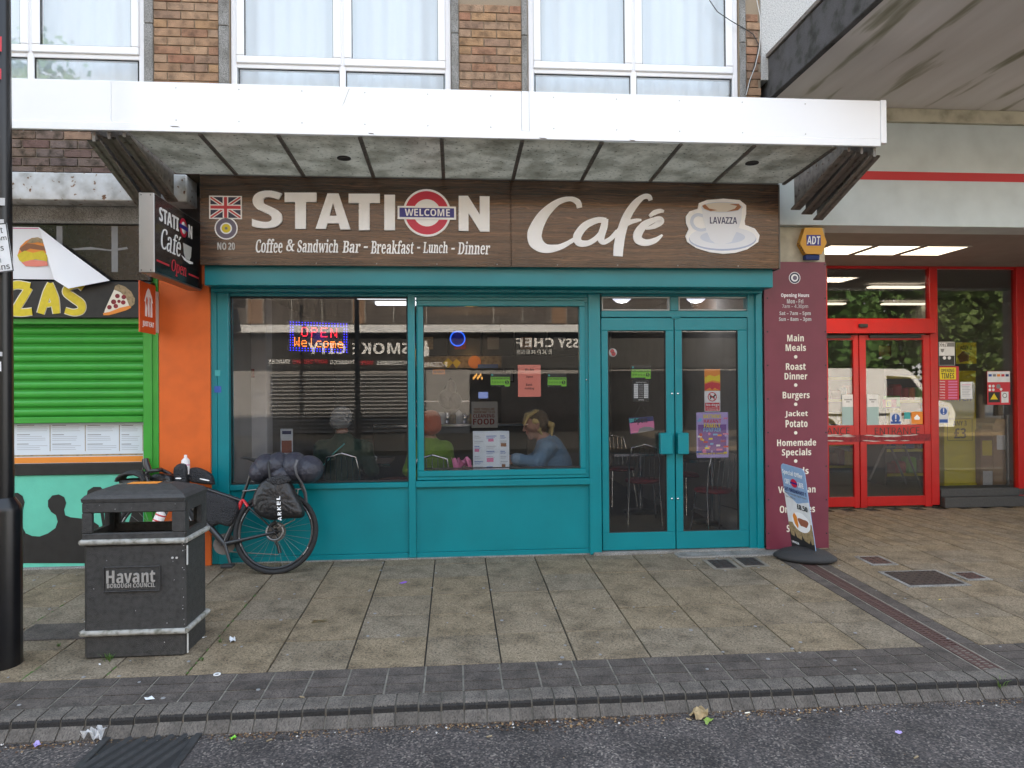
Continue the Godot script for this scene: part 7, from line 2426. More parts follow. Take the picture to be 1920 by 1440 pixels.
# ---------------------------------------------------------------- bodies: a smooth field round tapered bones, meshed as surface nets
func nets(s: Shape, bones: Array, cell: float, k := 0.03):
	var lo = Vector3(1e9, 1e9, 1e9)
	var hi = -lo
	for b in bones:
		for e in [[b[0], b[2]], [b[1], b[3]]]:
			var r: float = e[1] + cell * 3.0 + k
			lo = lo.min(e[0] - Vector3.ONE * r)
			hi = hi.max(e[0] + Vector3.ONE * r)
	var nx: int = int((hi.x - lo.x) / cell) + 2
	var ny: int = int((hi.y - lo.y) / cell) + 2
	var nz: int = int((hi.z - lo.z) / cell) + 2
	var f = PackedFloat32Array()
	f.resize(nx * ny * nz)
	f.fill(1.0)
	var own = PackedByteArray()
	own.resize(nx * ny * nz)
	var best = PackedFloat32Array()
	best.resize(nx * ny * nz)
	best.fill(9.0)
	for bi in bones.size():
		var a: Vector3 = bones[bi][0]
		var b: Vector3 = bones[bi][1]
		var ra: float = bones[bi][2]
		var rb: float = bones[bi][3]
		var m: float = maxf(ra, rb) + cell * 2.5 + k
		var p0 = (a.min(b) - Vector3.ONE * m - lo) / cell
		var p1 = (a.max(b) + Vector3.ONE * m - lo) / cell
		var ab = b - a
		var inv: float = 1.0 / maxf(ab.length_squared(), 1e-9)
		for z in range(maxi(0, int(p0.z)), mini(nz - 1, int(p1.z)) + 1):
			for y in range(maxi(0, int(p0.y)), mini(ny - 1, int(p1.y)) + 1):
				for x in range(maxi(0, int(p0.x)), mini(nx - 1, int(p1.x)) + 1):
					var q: Vector3 = lo + Vector3(x, y, z) * cell - a
					var t: float = clampf(q.dot(ab) * inv, 0.0, 1.0)
					var d: float = (q - ab * t).length() - ra - (rb - ra) * t
					var i: int = (z * ny + y) * nx + x
					if d < best[i]:
						best[i] = d
						own[i] = bi
					var o: float = f[i]
					var h: float = maxf(k - absf(d - o), 0.0) / k
					f[i] = minf(d, o) - h * h * k * 0.25
	var vid = {}
	var offs = [0, 1, nx, nx + 1, nx * ny, nx * ny + 1, nx * ny + nx, nx * ny + nx + 1]
	var ev = [[0, 1], [2, 3], [4, 5], [6, 7], [0, 2], [1, 3], [4, 6], [5, 7], [0, 4], [1, 5], [2, 6], [3, 7]]
	for z in nz - 1:
		for y in ny - 1:
			for x in nx - 1:
				var i: int = (z * ny + y) * nx + x
				var mask = 0
				for c in 8:
					if f[i + offs[c]] < 0.0:
						mask |= 1 << c
				if mask == 0 or mask == 255:
					continue
				var sum = Vector3.ZERO
				var n = 0
				for e in ev:
					var g0: float = f[i + offs[e[0]]]
					var g1: float = f[i + offs[e[1]]]
					if (g0 < 0.0) != (g1 < 0.0):
						var t: float = g0 / (g0 - g1)
						var c0 = Vector3(e[0] & 1, (e[0] >> 1) & 1, (e[0] >> 2) & 1)
						var c1 = Vector3(e[1] & 1, (e[1] >> 1) & 1, (e[1] >> 2) & 1)
						sum += c0.lerp(c1, t)
						n += 1
				vid[i] = [lo + (Vector3(x, y, z) + sum / n) * cell, bones[own[i]][4] if bones[own[i]].size() > 4 else Color(1, 1, 1)]
	s.colored = true
	var st = s.st
	for i in vid:
		for ax in 3:
			var d: int = [1, nx, nx * ny][ax]
			var a0: bool = f[i] < 0.0
			var a1: bool = f[i + d] < 0.0
			if a0 == a1:
				continue
			var u: int = [nx, nx * ny, 1][ax]
			var v: int = [nx * ny, 1, nx][ax]
			if not (vid.has(i - u) and vid.has(i - v) and vid.has(i - u - v)):
				continue
			var q = [vid[i], vid[i - u], vid[i - u - v], vid[i - v]]
			if a0:
				q.reverse()
			for t in [[0, 1, 2], [0, 2, 3]]:
				for e in t:
					st.set_smooth_group(1)
					st.set_color(q[e][1])
					st.add_vertex(s.xf * q[e][0])
func C3(r, g, b) -> Color:
	return Color(r, g, b)

func face_bones(c: Vector3, fw: Vector3, skin: Color, sc := 1.0) -> Array:     # head bones: c the middle of the head, fw where it faces
	var up = Vector3.UP
	var sd = fw.cross(up).normalized()
	up = sd.cross(fw).normalized()
	var p = func(x, y, z): return c + (fw * x + up * y + sd * z) * sc
	var out = []
	out.append([p.call(-0.035, 0.035, 0), p.call(0.02, 0.035, 0), 0.088 * sc, 0.082 * sc, skin])
	out.append([p.call(0.03, 0.0, 0.025), p.call(0.03, 0.0, -0.025), 0.062 * sc, 0.062 * sc, skin])
	out.append([p.call(0.035, -0.04, 0), p.call(0.062, -0.1, 0), 0.058 * sc, 0.03 * sc, skin])
	out.append([p.call(0.0, -0.03, 0), p.call(0.0, -0.075, 0), 0.07 * sc, 0.055 * sc, skin])
	out.append([p.call(0.092, 0.015, 0), p.call(0.112, -0.025, 0), 0.009 * sc, 0.014 * sc, skin])
	out.append([p.call(0.086, -0.058, 0.014), p.call(0.086, -0.058, -0.014), 0.012 * sc, 0.012 * sc, skin.lerp(Color(0.35, 0.08, 0.07), 0.5)])
	out.append([p.call(0.088, 0.028, 0.035), p.call(0.088, 0.028, -0.035), 0.012 * sc, 0.012 * sc, skin])
	for e in [-1, 1]:
		out.append([p.call(0.08, 0.008, e * 0.033), p.call(0.082, 0.008, e * 0.036), 0.011 * sc, 0.011 * sc, Color(0.05, 0.04, 0.035)])
		out.append([p.call(-0.01, 0.012, e * 0.084), p.call(-0.006, -0.03, e * 0.08), 0.016 * sc, 0.011 * sc, skin])
	return out
func hand_bones(w: Vector3, dir: Vector3, palm: Vector3, skin: Color) -> Array:   # wrist, pointing direction, palm normal
	dir = dir.normalized()
	var side = dir.cross(palm).normalized()
	var out = [[w, w + dir * 0.05 + side * 0.015, 0.024, 0.022, skin], [w, w + dir * 0.05 - side * 0.02, 0.024, 0.022, skin]]
	var lens = [0.07, 0.08, 0.075, 0.06]
	for i in 4:
		var a = w + dir * 0.07 + side * (0.03 - i * 0.02)
		var b = a + dir * lens[i] * 0.5 + palm * 0.008
		var c = b + dir * lens[i] * 0.35 + palm * 0.028
		out.append([a, b, 0.0095, 0.009, skin])
		out.append([b, c, 0.009, 0.0075, skin])
	var t = w + dir * 0.025 + side * 0.032
	out.append([t, t + dir * 0.035 + side * 0.02, 0.012, 0.010, skin])
	out.append([t + dir * 0.035 + side * 0.02, t + dir * 0.06 + side * 0.015 + palm * 0.01, 0.010, 0.008, skin])
	return out

func build_people():
	var skin = C3(0.44, 0.24, 0.17)
	var denim = C3(0.13, 0.225, 0.33)
	var jean = C3(0.03, 0.035, 0.06)
	# woman in denim jacket, facing left at the window table
	var z = -0.43
	var p = func(x, y, dz = 0.0): return P(x, y, z + dz)
	var pel: Vector3 = P(1052, 930, z)
	pel.y = 0.56
	var o = thing("person", "person with blond ponytail and pale denim jacket reading at table", "person", Vector3(pel.x, 0, z))
	var s = Shape.new()
	var sh_n: Vector3 = p.call(1026, 840, 0.15)
	var sh_f: Vector3 = p.call(1022, 838, -0.17)
	var el_n: Vector3 = p.call(1008, 868, 0.19)
	var wr_n: Vector3 = p.call(968, 861, 0.10)
	var el_f: Vector3 = p.call(1000, 866, -0.2)
	var wr_f: Vector3 = p.call(962, 860, -0.10)
	var b = [[pel, p.call(1038, 866), 0.175, 0.165, denim], [p.call(1038, 866), p.call(1032, 838), 0.165, 0.12, denim], [p.call(1022, 868), p.call(1024, 850), 0.13, 0.11, denim], [sh_n, sh_f, 0.082, 0.082, denim], [p.call(1040, 848, 0.05), p.call(1040, 848, -0.07), 0.1, 0.1, denim], [sh_n, el_n, 0.075, 0.066, denim], [el_n, wr_n, 0.066, 0.047, denim], [sh_f, el_f, 0.075, 0.066, denim], [el_f, wr_f, 0.066, 0.047, denim],
		[wr_n, wr_n.lerp(el_n, 0.12), 0.052, 0.054, C3(0.24, 0.34, 0.44)], [p.call(1024, 828), p.call(1010, 812), 0.066, 0.056, skin], [p.call(1030, 830, 0.06), p.call(1012, 834, 0.06), 0.035, 0.03, denim], [p.call(1030, 830, -0.06), p.call(1012, 834, -0.06), 0.035, 0.03, denim],
		[pel + Vector3(0, -0.02, 0.09), pel + Vector3(-0.42, 0.0, 0.1), 0.1, 0.075, jean], [pel + Vector3(0, -0.02, -0.09), pel + Vector3(-0.42, 0.0, -0.1), 0.1, 0.075, jean], [pel + Vector3(-0.42, 0, 0.1), pel + Vector3(-0.38, -0.46, 0.1), 0.068, 0.045, jean], [pel + Vector3(-0.42, 0, -0.1), pel + Vector3(-0.38, -0.46, -0.1), 0.068, 0.045, jean], [pel + Vector3(-0.38, -0.5, 0.1), pel + Vector3(-0.5, -0.52, 0.1), 0.04, 0.032, C3(0.02, 0.02, 0.02)], [pel + Vector3(-0.38, -0.5, -0.1), pel + Vector3(-0.5, -0.52, -0.1), 0.04, 0.032, C3(0.02, 0.02, 0.02)]]
	nets(s, b, 0.013, 0.045)
	var fw = Vector3(-1, -0.2, 0.12).normalized()
	var hc: Vector3 = p.call(1003, 797)
	nets(s, face_bones(hc, fw, skin, 1.06), 0.0065, 0.02)
	nets(s, hand_bones(wr_n, Vector3(-1, 0.05, -0.1), Vector3(0, -0.6, -0.8), skin), 0.0045, 0.008)
	nets(s, hand_bones(wr_f, Vector3(-1, 0.05, 0.3), Vector3(0, -0.8, 0.6), skin), 0.0045, 0.008)
	part(o, "body", s, "body_paint")
	s = Shape.new()
	var bl = C3(0.62, 0.46, 0.19)
	var dk = C3(0.16, 0.11, 0.07)
	var hb = [[hc + Vector3(0.035, 0.055, 0), hc + Vector3(-0.01, 0.062, 0), 0.098, 0.09, dk], [hc + Vector3(0.06, 0.02, 0.03), hc + Vector3(0.075, -0.02, 0), 0.07, 0.05, dk]]
	for i in 17:
		var e = (i - 8) * 0.0115
		var w = 0.012 * sin(i * 2.3)
		hb.append([hc + Vector3(0.01 + w, 0.14, e * 0.7), hc + Vector3(-0.08, 0.095 + w, e), 0.016, 0.015, dk.lerp(bl, 0.35 + 0.5 * absf(sin(i * 1.9)))])
		hb.append([hc + Vector3(-0.08, 0.095 + w, e), hc + Vector3(-0.112 + w * 0.5, 0.04 - absf(e) * 0.3 + w, e * 1.1), 0.014, 0.006, bl if i % 3 else dk.lerp(bl, 0.5)])
	for i in 5:
		var e = (i - 2) * 0.022
		hb.append([hc + Vector3(0.11, 0.02, e * 0.5), hc + Vector3(0.165, -0.01 + e * 0.3, e), 0.03, 0.026, bl])
		hb.append([hc + Vector3(0.165, -0.01 + e * 0.3, e), hc + Vector3(0.15 + e * 0.3, -0.1, e), 0.024, 0.01, bl])
		hb.append([hc + Vector3(-0.02, 0.05 - i * 0.004, 0.092), hc + Vector3(0.1, 0.02, 0.05), 0.016, 0.02, bl])
	hb.append([hc + Vector3(0.03, -0.04, 0.07), hc + Vector3(0.07, -0.1, 0.05), 0.022, 0.008, bl])
	nets(s, hb, 0.0075, 0.009)
	part(o, "hair", s, "body_paint")
	s = Shape.new()
	s.tube([hc + Vector3(-0.02, 0.02, 0.094), hc + Vector3(-0.1, 0.012, 0.07)], 0.0025, 5)
	part(o, "glasses", s, "letter_cream")
	# person in green top seen from behind
	z = -0.62
	pel = P(806, 930, z)
	pel.y = 0.56
	var grn = C3(0.16, 0.30, 0.02)
	o = thing("person", "person with cropped orange hair in lime green top facing away", "person", Vector3(pel.x, 0, z))
	s = Shape.new()
	hc = p.call(807, 797) if false else P(807, 797, z)
	var q = func(x, y, dz = 0.0): return P(x, y, z + dz)
	b = [[pel, q.call(806, 860), 0.16, 0.155, grn], [q.call(806, 860), q.call(806, 842), 0.15, 0.12, grn], [q.call(780, 840), q.call(834, 840), 0.075, 0.075, grn], [q.call(778, 842), q.call(767, 882, 0.02), 0.066, 0.058, grn], [q.call(836, 842), q.call(848, 884, -0.02), 0.066, 0.058, grn], [q.call(767, 882, 0.02), q.call(785, 880, -0.24), 0.055, 0.045, grn], [q.call(848, 884, -0.02), q.call(834, 880, -0.26), 0.055, 0.045, grn], [q.call(806, 832), q.call(807, 812), 0.058, 0.052, skin],
		[pel + Vector3(-0.09, 0, 0), pel + Vector3(-0.1, 0, -0.42), 0.095, 0.07, jean], [pel + Vector3(0.09, 0, 0), pel + Vector3(0.1, 0, -0.42), 0.095, 0.07, jean], [pel + Vector3(-0.1, 0, -0.42), pel + Vector3(-0.1, -0.5, -0.4), 0.066, 0.045, jean], [pel + Vector3(0.1, 0, -0.42), pel + Vector3(0.1, -0.5, -0.4), 0.066, 0.045, jean]]
	nets(s, b, 0.014, 0.045)
	nets(s, face_bones(hc, Vector3(0.35, -0.05, -1).normalized(), skin, 1.0), 0.008, 0.02)
	nets(s, hand_bones(q.call(785, 880, -0.26), Vector3(0.4, 0, -1), Vector3(0, -1, 0), skin), 0.006, 0.008)
	nets(s, hand_bones(q.call(834, 880, -0.28), Vector3(-0.3, 0, -1), Vector3(0, -1, 0), skin), 0.006, 0.008)
	part(o, "body", s, "body_paint")
	s = Shape.new()
	var org = C3(0.46, 0.085, 0.012)
	nets(s, [[hc + Vector3(0, 0.045, 0.02), hc + Vector3(0.01, 0.055, -0.03), 0.108, 0.096, org], [hc + Vector3(-0.03, -0.01, 0.045), hc + Vector3(0.03, -0.01, 0.045), 0.082, 0.082, org], [hc + Vector3(0, -0.04, 0.05), hc + Vector3(0, -0.065, 0.05), 0.05, 0.035, org]], 0.008, 0.02)
	part(o, "hair", s, "body_paint")
	# person in dark green jacket behind the left window
	z = -0.95
	pel = P(642, 920, z)
	pel.y = 0.56
	var dg = C3(0.012, 0.05, 0.028)
	o = thing("person", "grey haired person in dark green jacket seated behind left window", "person", Vector3(pel.x, 0, z))
	s = Shape.new()
	hc = P(640, 788, z)
	b = [[pel, q.call(646, 860, -0.33), 0.18, 0.18, dg], [P(645, 862, z), P(644, 836, z), 0.18, 0.14, dg], [P(606, 840, z), P(682, 840, z), 0.09, 0.09, dg], [P(604, 842, z), P(592, 882, z), 0.075, 0.065, dg], [P(684, 842, z), P(698, 882, z), 0.075, 0.065, dg], [P(592, 882, z), P(622, 860, z - 0.25), 0.06, 0.045, dg], [P(698, 882, z), P(680, 868, z - 0.28), 0.06, 0.045, dg], [P(642, 828, z), P(641, 806, z), 0.062, 0.056, skin],
		[pel + Vector3(-0.09, 0, 0), pel + Vector3(-0.1, 0, -0.42), 0.095, 0.07, jean], [pel + Vector3(0.09, 0, 0), pel + Vector3(0.1, 0, -0.42), 0.095, 0.07, jean], [pel + Vector3(-0.1, 0, -0.42), pel + Vector3(-0.1, -0.5, -0.4), 0.066, 0.045, jean], [pel + Vector3(0.1, 0, -0.42), pel + Vector3(0.1, -0.5, -0.4), 0.066, 0.045, jean]]
	nets(s, b, 0.016, 0.05)
	nets(s, face_bones(hc, Vector3(0.2, -0.1, -1).normalized(), skin, 1.02), 0.009, 0.02)
	nets(s, hand_bones(P(622, 860, z - 0.25), Vector3(0.5, 0.3, -1), Vector3(0, -1, 0), skin), 0.006, 0.008)
	nets(s, hand_bones(P(680, 868, z - 0.28), Vector3(-0.3, 0.2, -1), Vector3(0, -1, 0), skin), 0.006, 0.008)
	part(o, "body", s, "body_paint")
	s = Shape.new()
	var gh = C3(0.34, 0.33, 0.32)
	nets(s, [[hc + Vector3(0, 0.04, 0.02), hc + Vector3(0.01, 0.05, -0.02), 0.104, 0.096, gh], [hc + Vector3(-0.03, -0.01, 0.045), hc + Vector3(0.03, 0.0, 0.035), 0.08, 0.08, gh]], 0.009, 0.02)
	part(o, "hair", s, "body_paint")
	s = Shape.new()
	s.tube([P(603, 876, z + 0.17), P(628, 848, z + 0.185), P(646, 832, z + 0.15)], 0.022, 6, true, 0.3)
	part(o, "reflective_strap", s, "print_teal")

func cafe_chair(at: Vector3, turn: float, label: String):
	var t = thing("cafe_chair", label, "chair", at, "chrome cafe chairs")
	t.rotation.y = turn
	t.set_meta("local", true)
	var s = Shape.new()
	s.lathe([Vector2(0.0, 0.45), Vector2(0.19, 0.45), Vector2(0.205, 0.465), Vector2(0.19, 0.485), Vector2(0.0, 0.492)], 24)
	part(t, "seat", s, "seat_red", true)
	for q in [[-0.17, 0.16], [0.17, 0.16]]:
		s = Shape.new()
		s.tube([Vector3(q[0] * 0.8, 0.45, q[1] * 0.8), Vector3(q[0], 0.0, q[1] * 1.2)], 0.011, 8)
		part(t, "leg", s, "chrome", true)
	for e in [-1, 1]:
		s = Shape.new()
		s.tube([Vector3(e * 0.19, 0.0, -0.24), Vector3(e * 0.17, 0.45, -0.17), Vector3(e * 0.17, 0.7, -0.2), Vector3(e * 0.14, 0.86, -0.235), Vector3(0, 0.9, -0.245)], 0.011, 8)
		part(t, "leg", s, "chrome", true)
	for i in 5:
		s = Shape.new()
		var x = (i - 2) * 0.055
		s.tube([Vector3(x, 0.5, -0.17), Vector3(x, 0.87, -0.24)], 0.005, 6)
		part(t, "back_rod", s, "chrome", true)
	s = Shape.new()
	s.tube([Vector3(-0.17, 0.28, 0.14), Vector3(-0.18, 0.28, -0.2)], 0.006, 6)
	s.tube([Vector3(0.17, 0.28, 0.14), Vector3(0.18, 0.28, -0.2)], 0.006, 6)
	part(t, "stretcher", s, "chrome", true)
func cafe_table(at: Vector3, w: float, d: float, label: String):
	var t = thing("cafe_table", label, "table", at, "black topped cafe tables")
	t.set_meta("local", true)
	var s = Shape.new()
	s.box(Vector3(-w / 2, 0.715, -d / 2), Vector3(w / 2, 0.75, d / 2), 0.008)
	part(t, "table_top", s, "table_black", true)
	part(t, "edge_trim", ring(-w / 2 - 0.004, w / 2 + 0.004, -d / 2 - 0.004, d / 2 + 0.004, 0.004, 0.0, 0.03, 0.0), "chrome", true).transform = Transform3D(Basis(Vector3(1, 0, 0), PI / 2), Vector3(0, 0.748, 0))
	s = Shape.new()
	s.tube([Vector3(0, 0.02, 0), Vector3(0, 0.715, 0)], 0.03, 12)
	part(t, "pedestal", s, "chrome", true)
	s = Shape.new()
	s.lathe([Vector2(0.0, 0.0), Vector2(0.22, 0.0), Vector2(0.22, 0.012), Vector2(0.04, 0.03), Vector2(0.0, 0.03)], 20)
	part(t, "foot", s, "table_black", true)

func build_interior():
	var xl = P(400, 800, 0).x
	var xr = P(1432, 800, 0).x
	var H = 2.62
	var D = -6.4
	var room = setting("cafe_room")
	plain("floor", wbox(Vector3(xl - 0.1, -0.02, D), Vector3(xr + 0.1, 0.012, -0.1)), "cafe_floor", room)
	plain("ceiling", wbox(Vector3(xl - 0.1, H, D), Vector3(xr + 0.1, H + 0.3, 0.04)), "cafe_wall", room)
	plain("wall", wbox(Vector3(xl - 0.1, 0.0, D), Vector3(xl, H, -0.1)), "cafe_wall", room)
	plain("wall", wbox(Vector3(xr, 0.0, D), Vector3(xr + 0.1, H, -0.1)), "cafe_wall", room)
	plain("wall", wbox(Vector3(xl - 0.1, 0.0, D - 0.1), Vector3(xr + 0.1, H, D)), "cafe_wall", room)
	# room of the shuttered takeaway, so that no light leaks round it
	plain("wall", wbox(Vector3(-6.6, 0.0, -3.0), Vector3(xl - 0.11, 3.4, -0.41)), "cafe_wall", room)
	# column and switch box
	var z = -1.2
	var o = thing("column", "white painted column inside the cafe by the left window", "column", Vector3(P(482, 850, z).x, 0.012, z))
	part(o, "shaft", wbox(Vector3(P(464, 750, z).x, 0.012, z - 0.25), Vector3(P(500, 750, z).x, H, z), 0.01), "cafe_column")
	part(o, "switch_box", pbox(443, 624, 467, 661, z - 0.1, z + 0.06, 0.006), "letter_grey")
	part(o, "red_notice", pbox(467, 692, 477, 708, z + 0.0005, z + 0.003), "worn_red")
	# lit strips on the ceiling near the window
	for q in [[668, 768, 559, -1.6], [704, 768, 566, -2.2]]:
		var a = P(q[0], q[2], q[3])
		var b = P(q[1] + 60, q[2], q[3])
		var c = Vector3((a.x + b.x) / 2, H - 0.02, q[3])
		o = thing("strip_lamp", "lit fluorescent lamp on the cafe ceiling", "ceiling light", c, "cafe ceiling lamps")
		part(o, "tube", wbox(Vector3(a.x, H - 0.04, q[3] - 0.06), Vector3(b.x, H - 0.002, q[3] + 0.06), 0.008), "lamp_cool")
		var al = AreaLight3D.new()
		al.name = "strip_lamp_source"
		al.light_color = Color(0.95, 0.97, 1.0)
		al.light_energy = 0.015
		al.area_size = Vector2(b.x - a.x, 0.1)
		al.area_range = 12.0
		al.shadow_enabled = true
		o.add_child(al)
		al.rotation.x = -PI / 2
		al.position = Vector3(0, -0.03, 0)
	for x in [1166, 1305]:
		var c = P(x, 556, -1.2)
		o = thing("dome_lamp", "round white dome lamp glowing behind the fanlight", "ceiling light", Vector3(c.x, H, -1.2), "dome lamps over the door")
		var s = Shape.new()
		s.lathe([Vector2(0.0, -0.13), Vector2(0.06, -0.12), Vector2(0.1, -0.09), Vector2(0.11, -0.05), Vector2(0.09, 0.0)], 24, Vector3(c.x, H, -1.2))
		part(o, "dome", s, "lamp_dome")
		var ol = OmniLight3D.new()
		ol.name = "dome_lamp_source"
		ol.light_energy = 0.012
		ol.light_size = 0.05
		ol.omni_range = 10.0
		ol.shadow_enabled = true
		o.add_child(ol)
		ol.position = Vector3(0, -0.17, 0)
	# back counter: menu boards, stone strip, plates and cards
	z = -3.6
	o = thing("menu_boards", "row of black illustrated menu boards over the counter", "board", P(930, 668, z))
	for i in 5:
		part(o, "board", pbox(780 + i * 62, 622, 839 + i * 62, 667, z - 0.05, z, 0.004), "print_black")
		part(o, "picture", pbox(790 + i * 62, 632, 812 + i * 62, 655, z + 0.001, z + 0.003), ["print_tan", "worn_red", "print_grey", "print_brown", "print_grey"][i])
	o = thing("stone_bulkhead", "warmly lit stone faced bulkhead with novelty plates above counter", "bulkhead", P(880, 692, z))
	part(o, "stone_face", pbox(775, 668, 940, 690, z - 0.3, z - 0.02), "sandstone")
	for q in [[830, 671, 850, 690, "print_yellow"], [848, 673, 864, 691, "print_yellow"]]:
		part(o, "warning_plate", ppoly([[q[0], 680], [(q[0] + q[2]) / 2, q[1]], [q[2], 680], [(q[0] + q[2]) / 2, q[3]]], z + 0.0 if q[0] < 840 else z + 0.012, z + 0.01 if q[0] < 840 else z + 0.022), q[4])
	part(o, "copper_plate", disc(890, 679, 12, z, z + 0.02, 24), "print_orange")
	part(o, "number_plate", pbox(896, 683, 934, 690.5, z + 0.022, z + 0.03), "print_blue")
	part(o, "number_plate", pbox(811, 692, 834.5, 702, z, z + 0.01), "print_orange")
	pletters(o, "NEW YORK CITY", 813, 695, 832.5, 699.5, z + 0.011, "print_black", 0.001)
	var wl = OmniLight3D.new()
	wl.name = "bulkhead_light"
	wl.light_color = Color(1.0, 0.75, 0.4)
	wl.light_energy = 0.012
	wl.light_size = 0.05
	wl.omni_range = 5.0
	wl.shadow_enabled = true
	o.add_child(wl)
	wl.position = Vector3(0, 0.2, 0.35)
	var s = Shape.new()
	for i in 7:
		s.ball(P(888 + i * 2.6, 709 - (i % 3) * 3, -3.0), Vector3(0.012, 0.02, 0.012), 6, 5)
	single("chandelier_lamp", "small cluster of warm lamp flames over the counter", "lamp", s, "warm_glow")
	o = thing("counter_unit", "dark service counter with chrome trays at back of cafe", "counter", Vector3(P(850, 850, -3.2).x, 0.012, -3.2))
	part(o, "carcass", wbox(Vector3(P(705, 850, -3.2).x, 0.012, -3.5), Vector3(P(985, 850, -3.2).x, 1.05, -2.9), 0.01), "table_black")
	part(o, "worktop", wbox(Vector3(P(705, 850, -3.2).x, 1.051, -3.52), Vector3(P(985, 850, -3.2).x, 1.09, -2.86), 0.005), "chrome")
	part(o, "glass_shelf", wbox(Vector3(P(770, 850, -3.0).x, 1.38, -3.3), Vector3(P(880, 850, -3.0).x, 1.395, -2.95), 0.002), "chrome")
	rng.seed = 8
	for i in 9:
		s = Shape.new()
		var a = Vector3(P(795 + i * 11, 820, -2.95).x, 1.092, -2.98)
		s.lathe([Vector2(0.0, 0.0), Vector2(0.04, 0.0), Vector2(0.045, rng.randf_range(0.06, 0.16)), Vector2(0.0, rng.randf_range(0.08, 0.18))], 12)
		single("counter_jar", "small pale jar on the chrome cafe worktop", "jar", s, ["paper", "chrome", "print_tan"][i % 3], "jars on the counter", a)
	o = notice("motto_board", "grey board with motto CLEANING FOOD behind the counter", "sign", 884, 753, 933, 802, "print_pale", -2.7)
	for w in [["THREE THINGS ARE", 888, 765, 927, 769.5, "print_brown"], ["IMPORTANT TO US", 888, 770.5, 928, 775, "print_brown"], ["CLEANING", 887, 776.5, 927, 783, "worn_red"], ["FOOD", 887, 785, 927, 796, "worn_red"]]:
		pletters(o, w[0], w[1], w[2], w[3], w[4], -2.699, w[5], 0.001)
	o = notice("till_display", "small pale blue lit till display on the counter", "screen", 897, 735, 915, 747, "screen", -2.75)
	o = thing("handbag", "brown leather bag hanging in the cafe behind the glass", "bag", P(845, 770, -1.6))
	s = Shape.new()
	s.ball(P(840, 748, -1.6), Vector3(0.11, 0.12, 0.06), 14, 10)
	s.ball(P(852, 752, -1.58), Vector3(0.085, 0.10, 0.055), 14, 10)
	s.ball(P(846, 728, -1.6), Vector3(0.06, 0.10, 0.05), 12, 8)
	part(o, "bag_body", s, "leather")
	s = Shape.new()
	s.tube([P(828, 740, -1.6), P(845, 708, -1.6), P(858, 738, -1.6)], 0.012, 6)
	part(o, "strap", s, "leather")
	# dotted blue neon ring
	o = thing("neon_ring", "glowing dotted blue round neon sign inside the cafe", "sign", P(858, 650, -2.4))
	s = Shape.new()
	for i in 36:
		var a = TAU * i / 36.0
		s.ball(P(858 + 13.5 * cos(a), 635 + 13.5 * sin(a), -2.4), Vector3.ONE * 0.0075, 6, 4)
	part(o, "led_dots", s, "led_azure")
	part(o, "backing", disc(858, 635, 13, -2.42, -2.41), "led_glow_blue")
	# blue framed glazed door at the back
	z = -5.6
	o = thing("back_door", "blue framed glazed door at the back of cafe", "door", Vector3(P(1050, 870, z).x, 0.012, z))
	var r = rect(1016, 690, 1084, 872, z)
	part(o, "frame", ring(r.position.x, r.end.x, 0.012, r.end.y, 0.09, z - 0.05, z, 0.004), "blue_door")
	part(o, "dark_glass", wbox(Vector3(r.position.x + 0.09, 0.1, z - 0.04), Vector3(r.end.x - 0.09, r.end.y - 0.09, z - 0.03)), "black_gloss")
	# pictures on the walls
	for q in [[1226, 630, 1250, 725, "tall yellow abstract painting on cafe back wall", "print_tan"], [1150, 640, 1182, 690, "small dark framed picture on cafe back wall", "print_grey"], [1352, 640, 1374, 690, "narrow dark framed picture seen through right door leaf", "timber_dark"], [978, 715, 995, 735, "pale framed certificate on the cafe wall", "print_pale"], [948, 693, 962, 715, "pale framed notice by the counter", "print_pale"]]:
		o = notice("wall_picture", q[4], "picture", q[0], q[1], q[2], q[3], q[5], -5.2)
		var rr = rect(q[0] - 2, q[1] - 2, q[2] + 2, q[3] + 2, -5.2)
		part(o, "picture_frame", ring(rr.position.x, rr.end.x, rr.position.y, rr.end.y, 0.02, -5.22, -5.19, 0.003), "timber_dark")
	plain("partition", wbox(Vector3(P(940, 700, -5.2).x, 0.0, -5.3), Vector3(xr, H, -5.24)), "cafe_wall", room)
	# tables, chairs and what stands on them
	cafe_table(Vector3(P(905, 870, -0.45).x, 0.012, -0.48), 0.95, 0.62, "black topped table by the sliding window")
	cafe_table(Vector3(P(650, 870, -1.4).x, 0.012, -1.42), 1.0, 0.65, "black topped table behind the left window")
	cafe_table(Vector3(P(1200, 840, -2.1).x, 0.012, -2.1), 0.8, 0.65, "black topped table seen through left door leaf")
	cafe_table(Vector3(P(1335, 850, -1.3).x, 0.012, -1.3), 0.75, 0.65, "black topped table seen through right door leaf")
	cafe_chair(Vector3(P(1052, 1, -0.43).x + 0.03, 0.012, -0.43), -PI / 2, "chrome chair under the person in denim jacket")
	cafe_chair(Vector3(P(806, 1, -0.62).x, 0.012, -0.6), PI, "chrome chair under the person in green top")
	cafe_chair(Vector3(P(642, 1, -0.95).x, 0.012, -0.93), PI, "chrome chair under the person in green jacket")
	cafe_chair(Vector3(P(1205, 900, -1.5).x, 0.012, -1.5), PI * 0.95, "red seated chrome chair seen through left door leaf")
	cafe_chair(Vector3(P(1165, 900, -2.6).x, 0.012, -2.7), 0.1, "red seated chrome chair beyond table, left door leaf")
	cafe_chair(Vector3(P(1338, 900, -0.65).x, 0.012, -0.65), PI * 1.05, "red seated chrome chair close behind right door leaf")
	cafe_chair(Vector3(P(1300, 900, -1.9).x, 0.012, -2.0), 0.2, "red seated chrome chair beyond table, right door leaf")
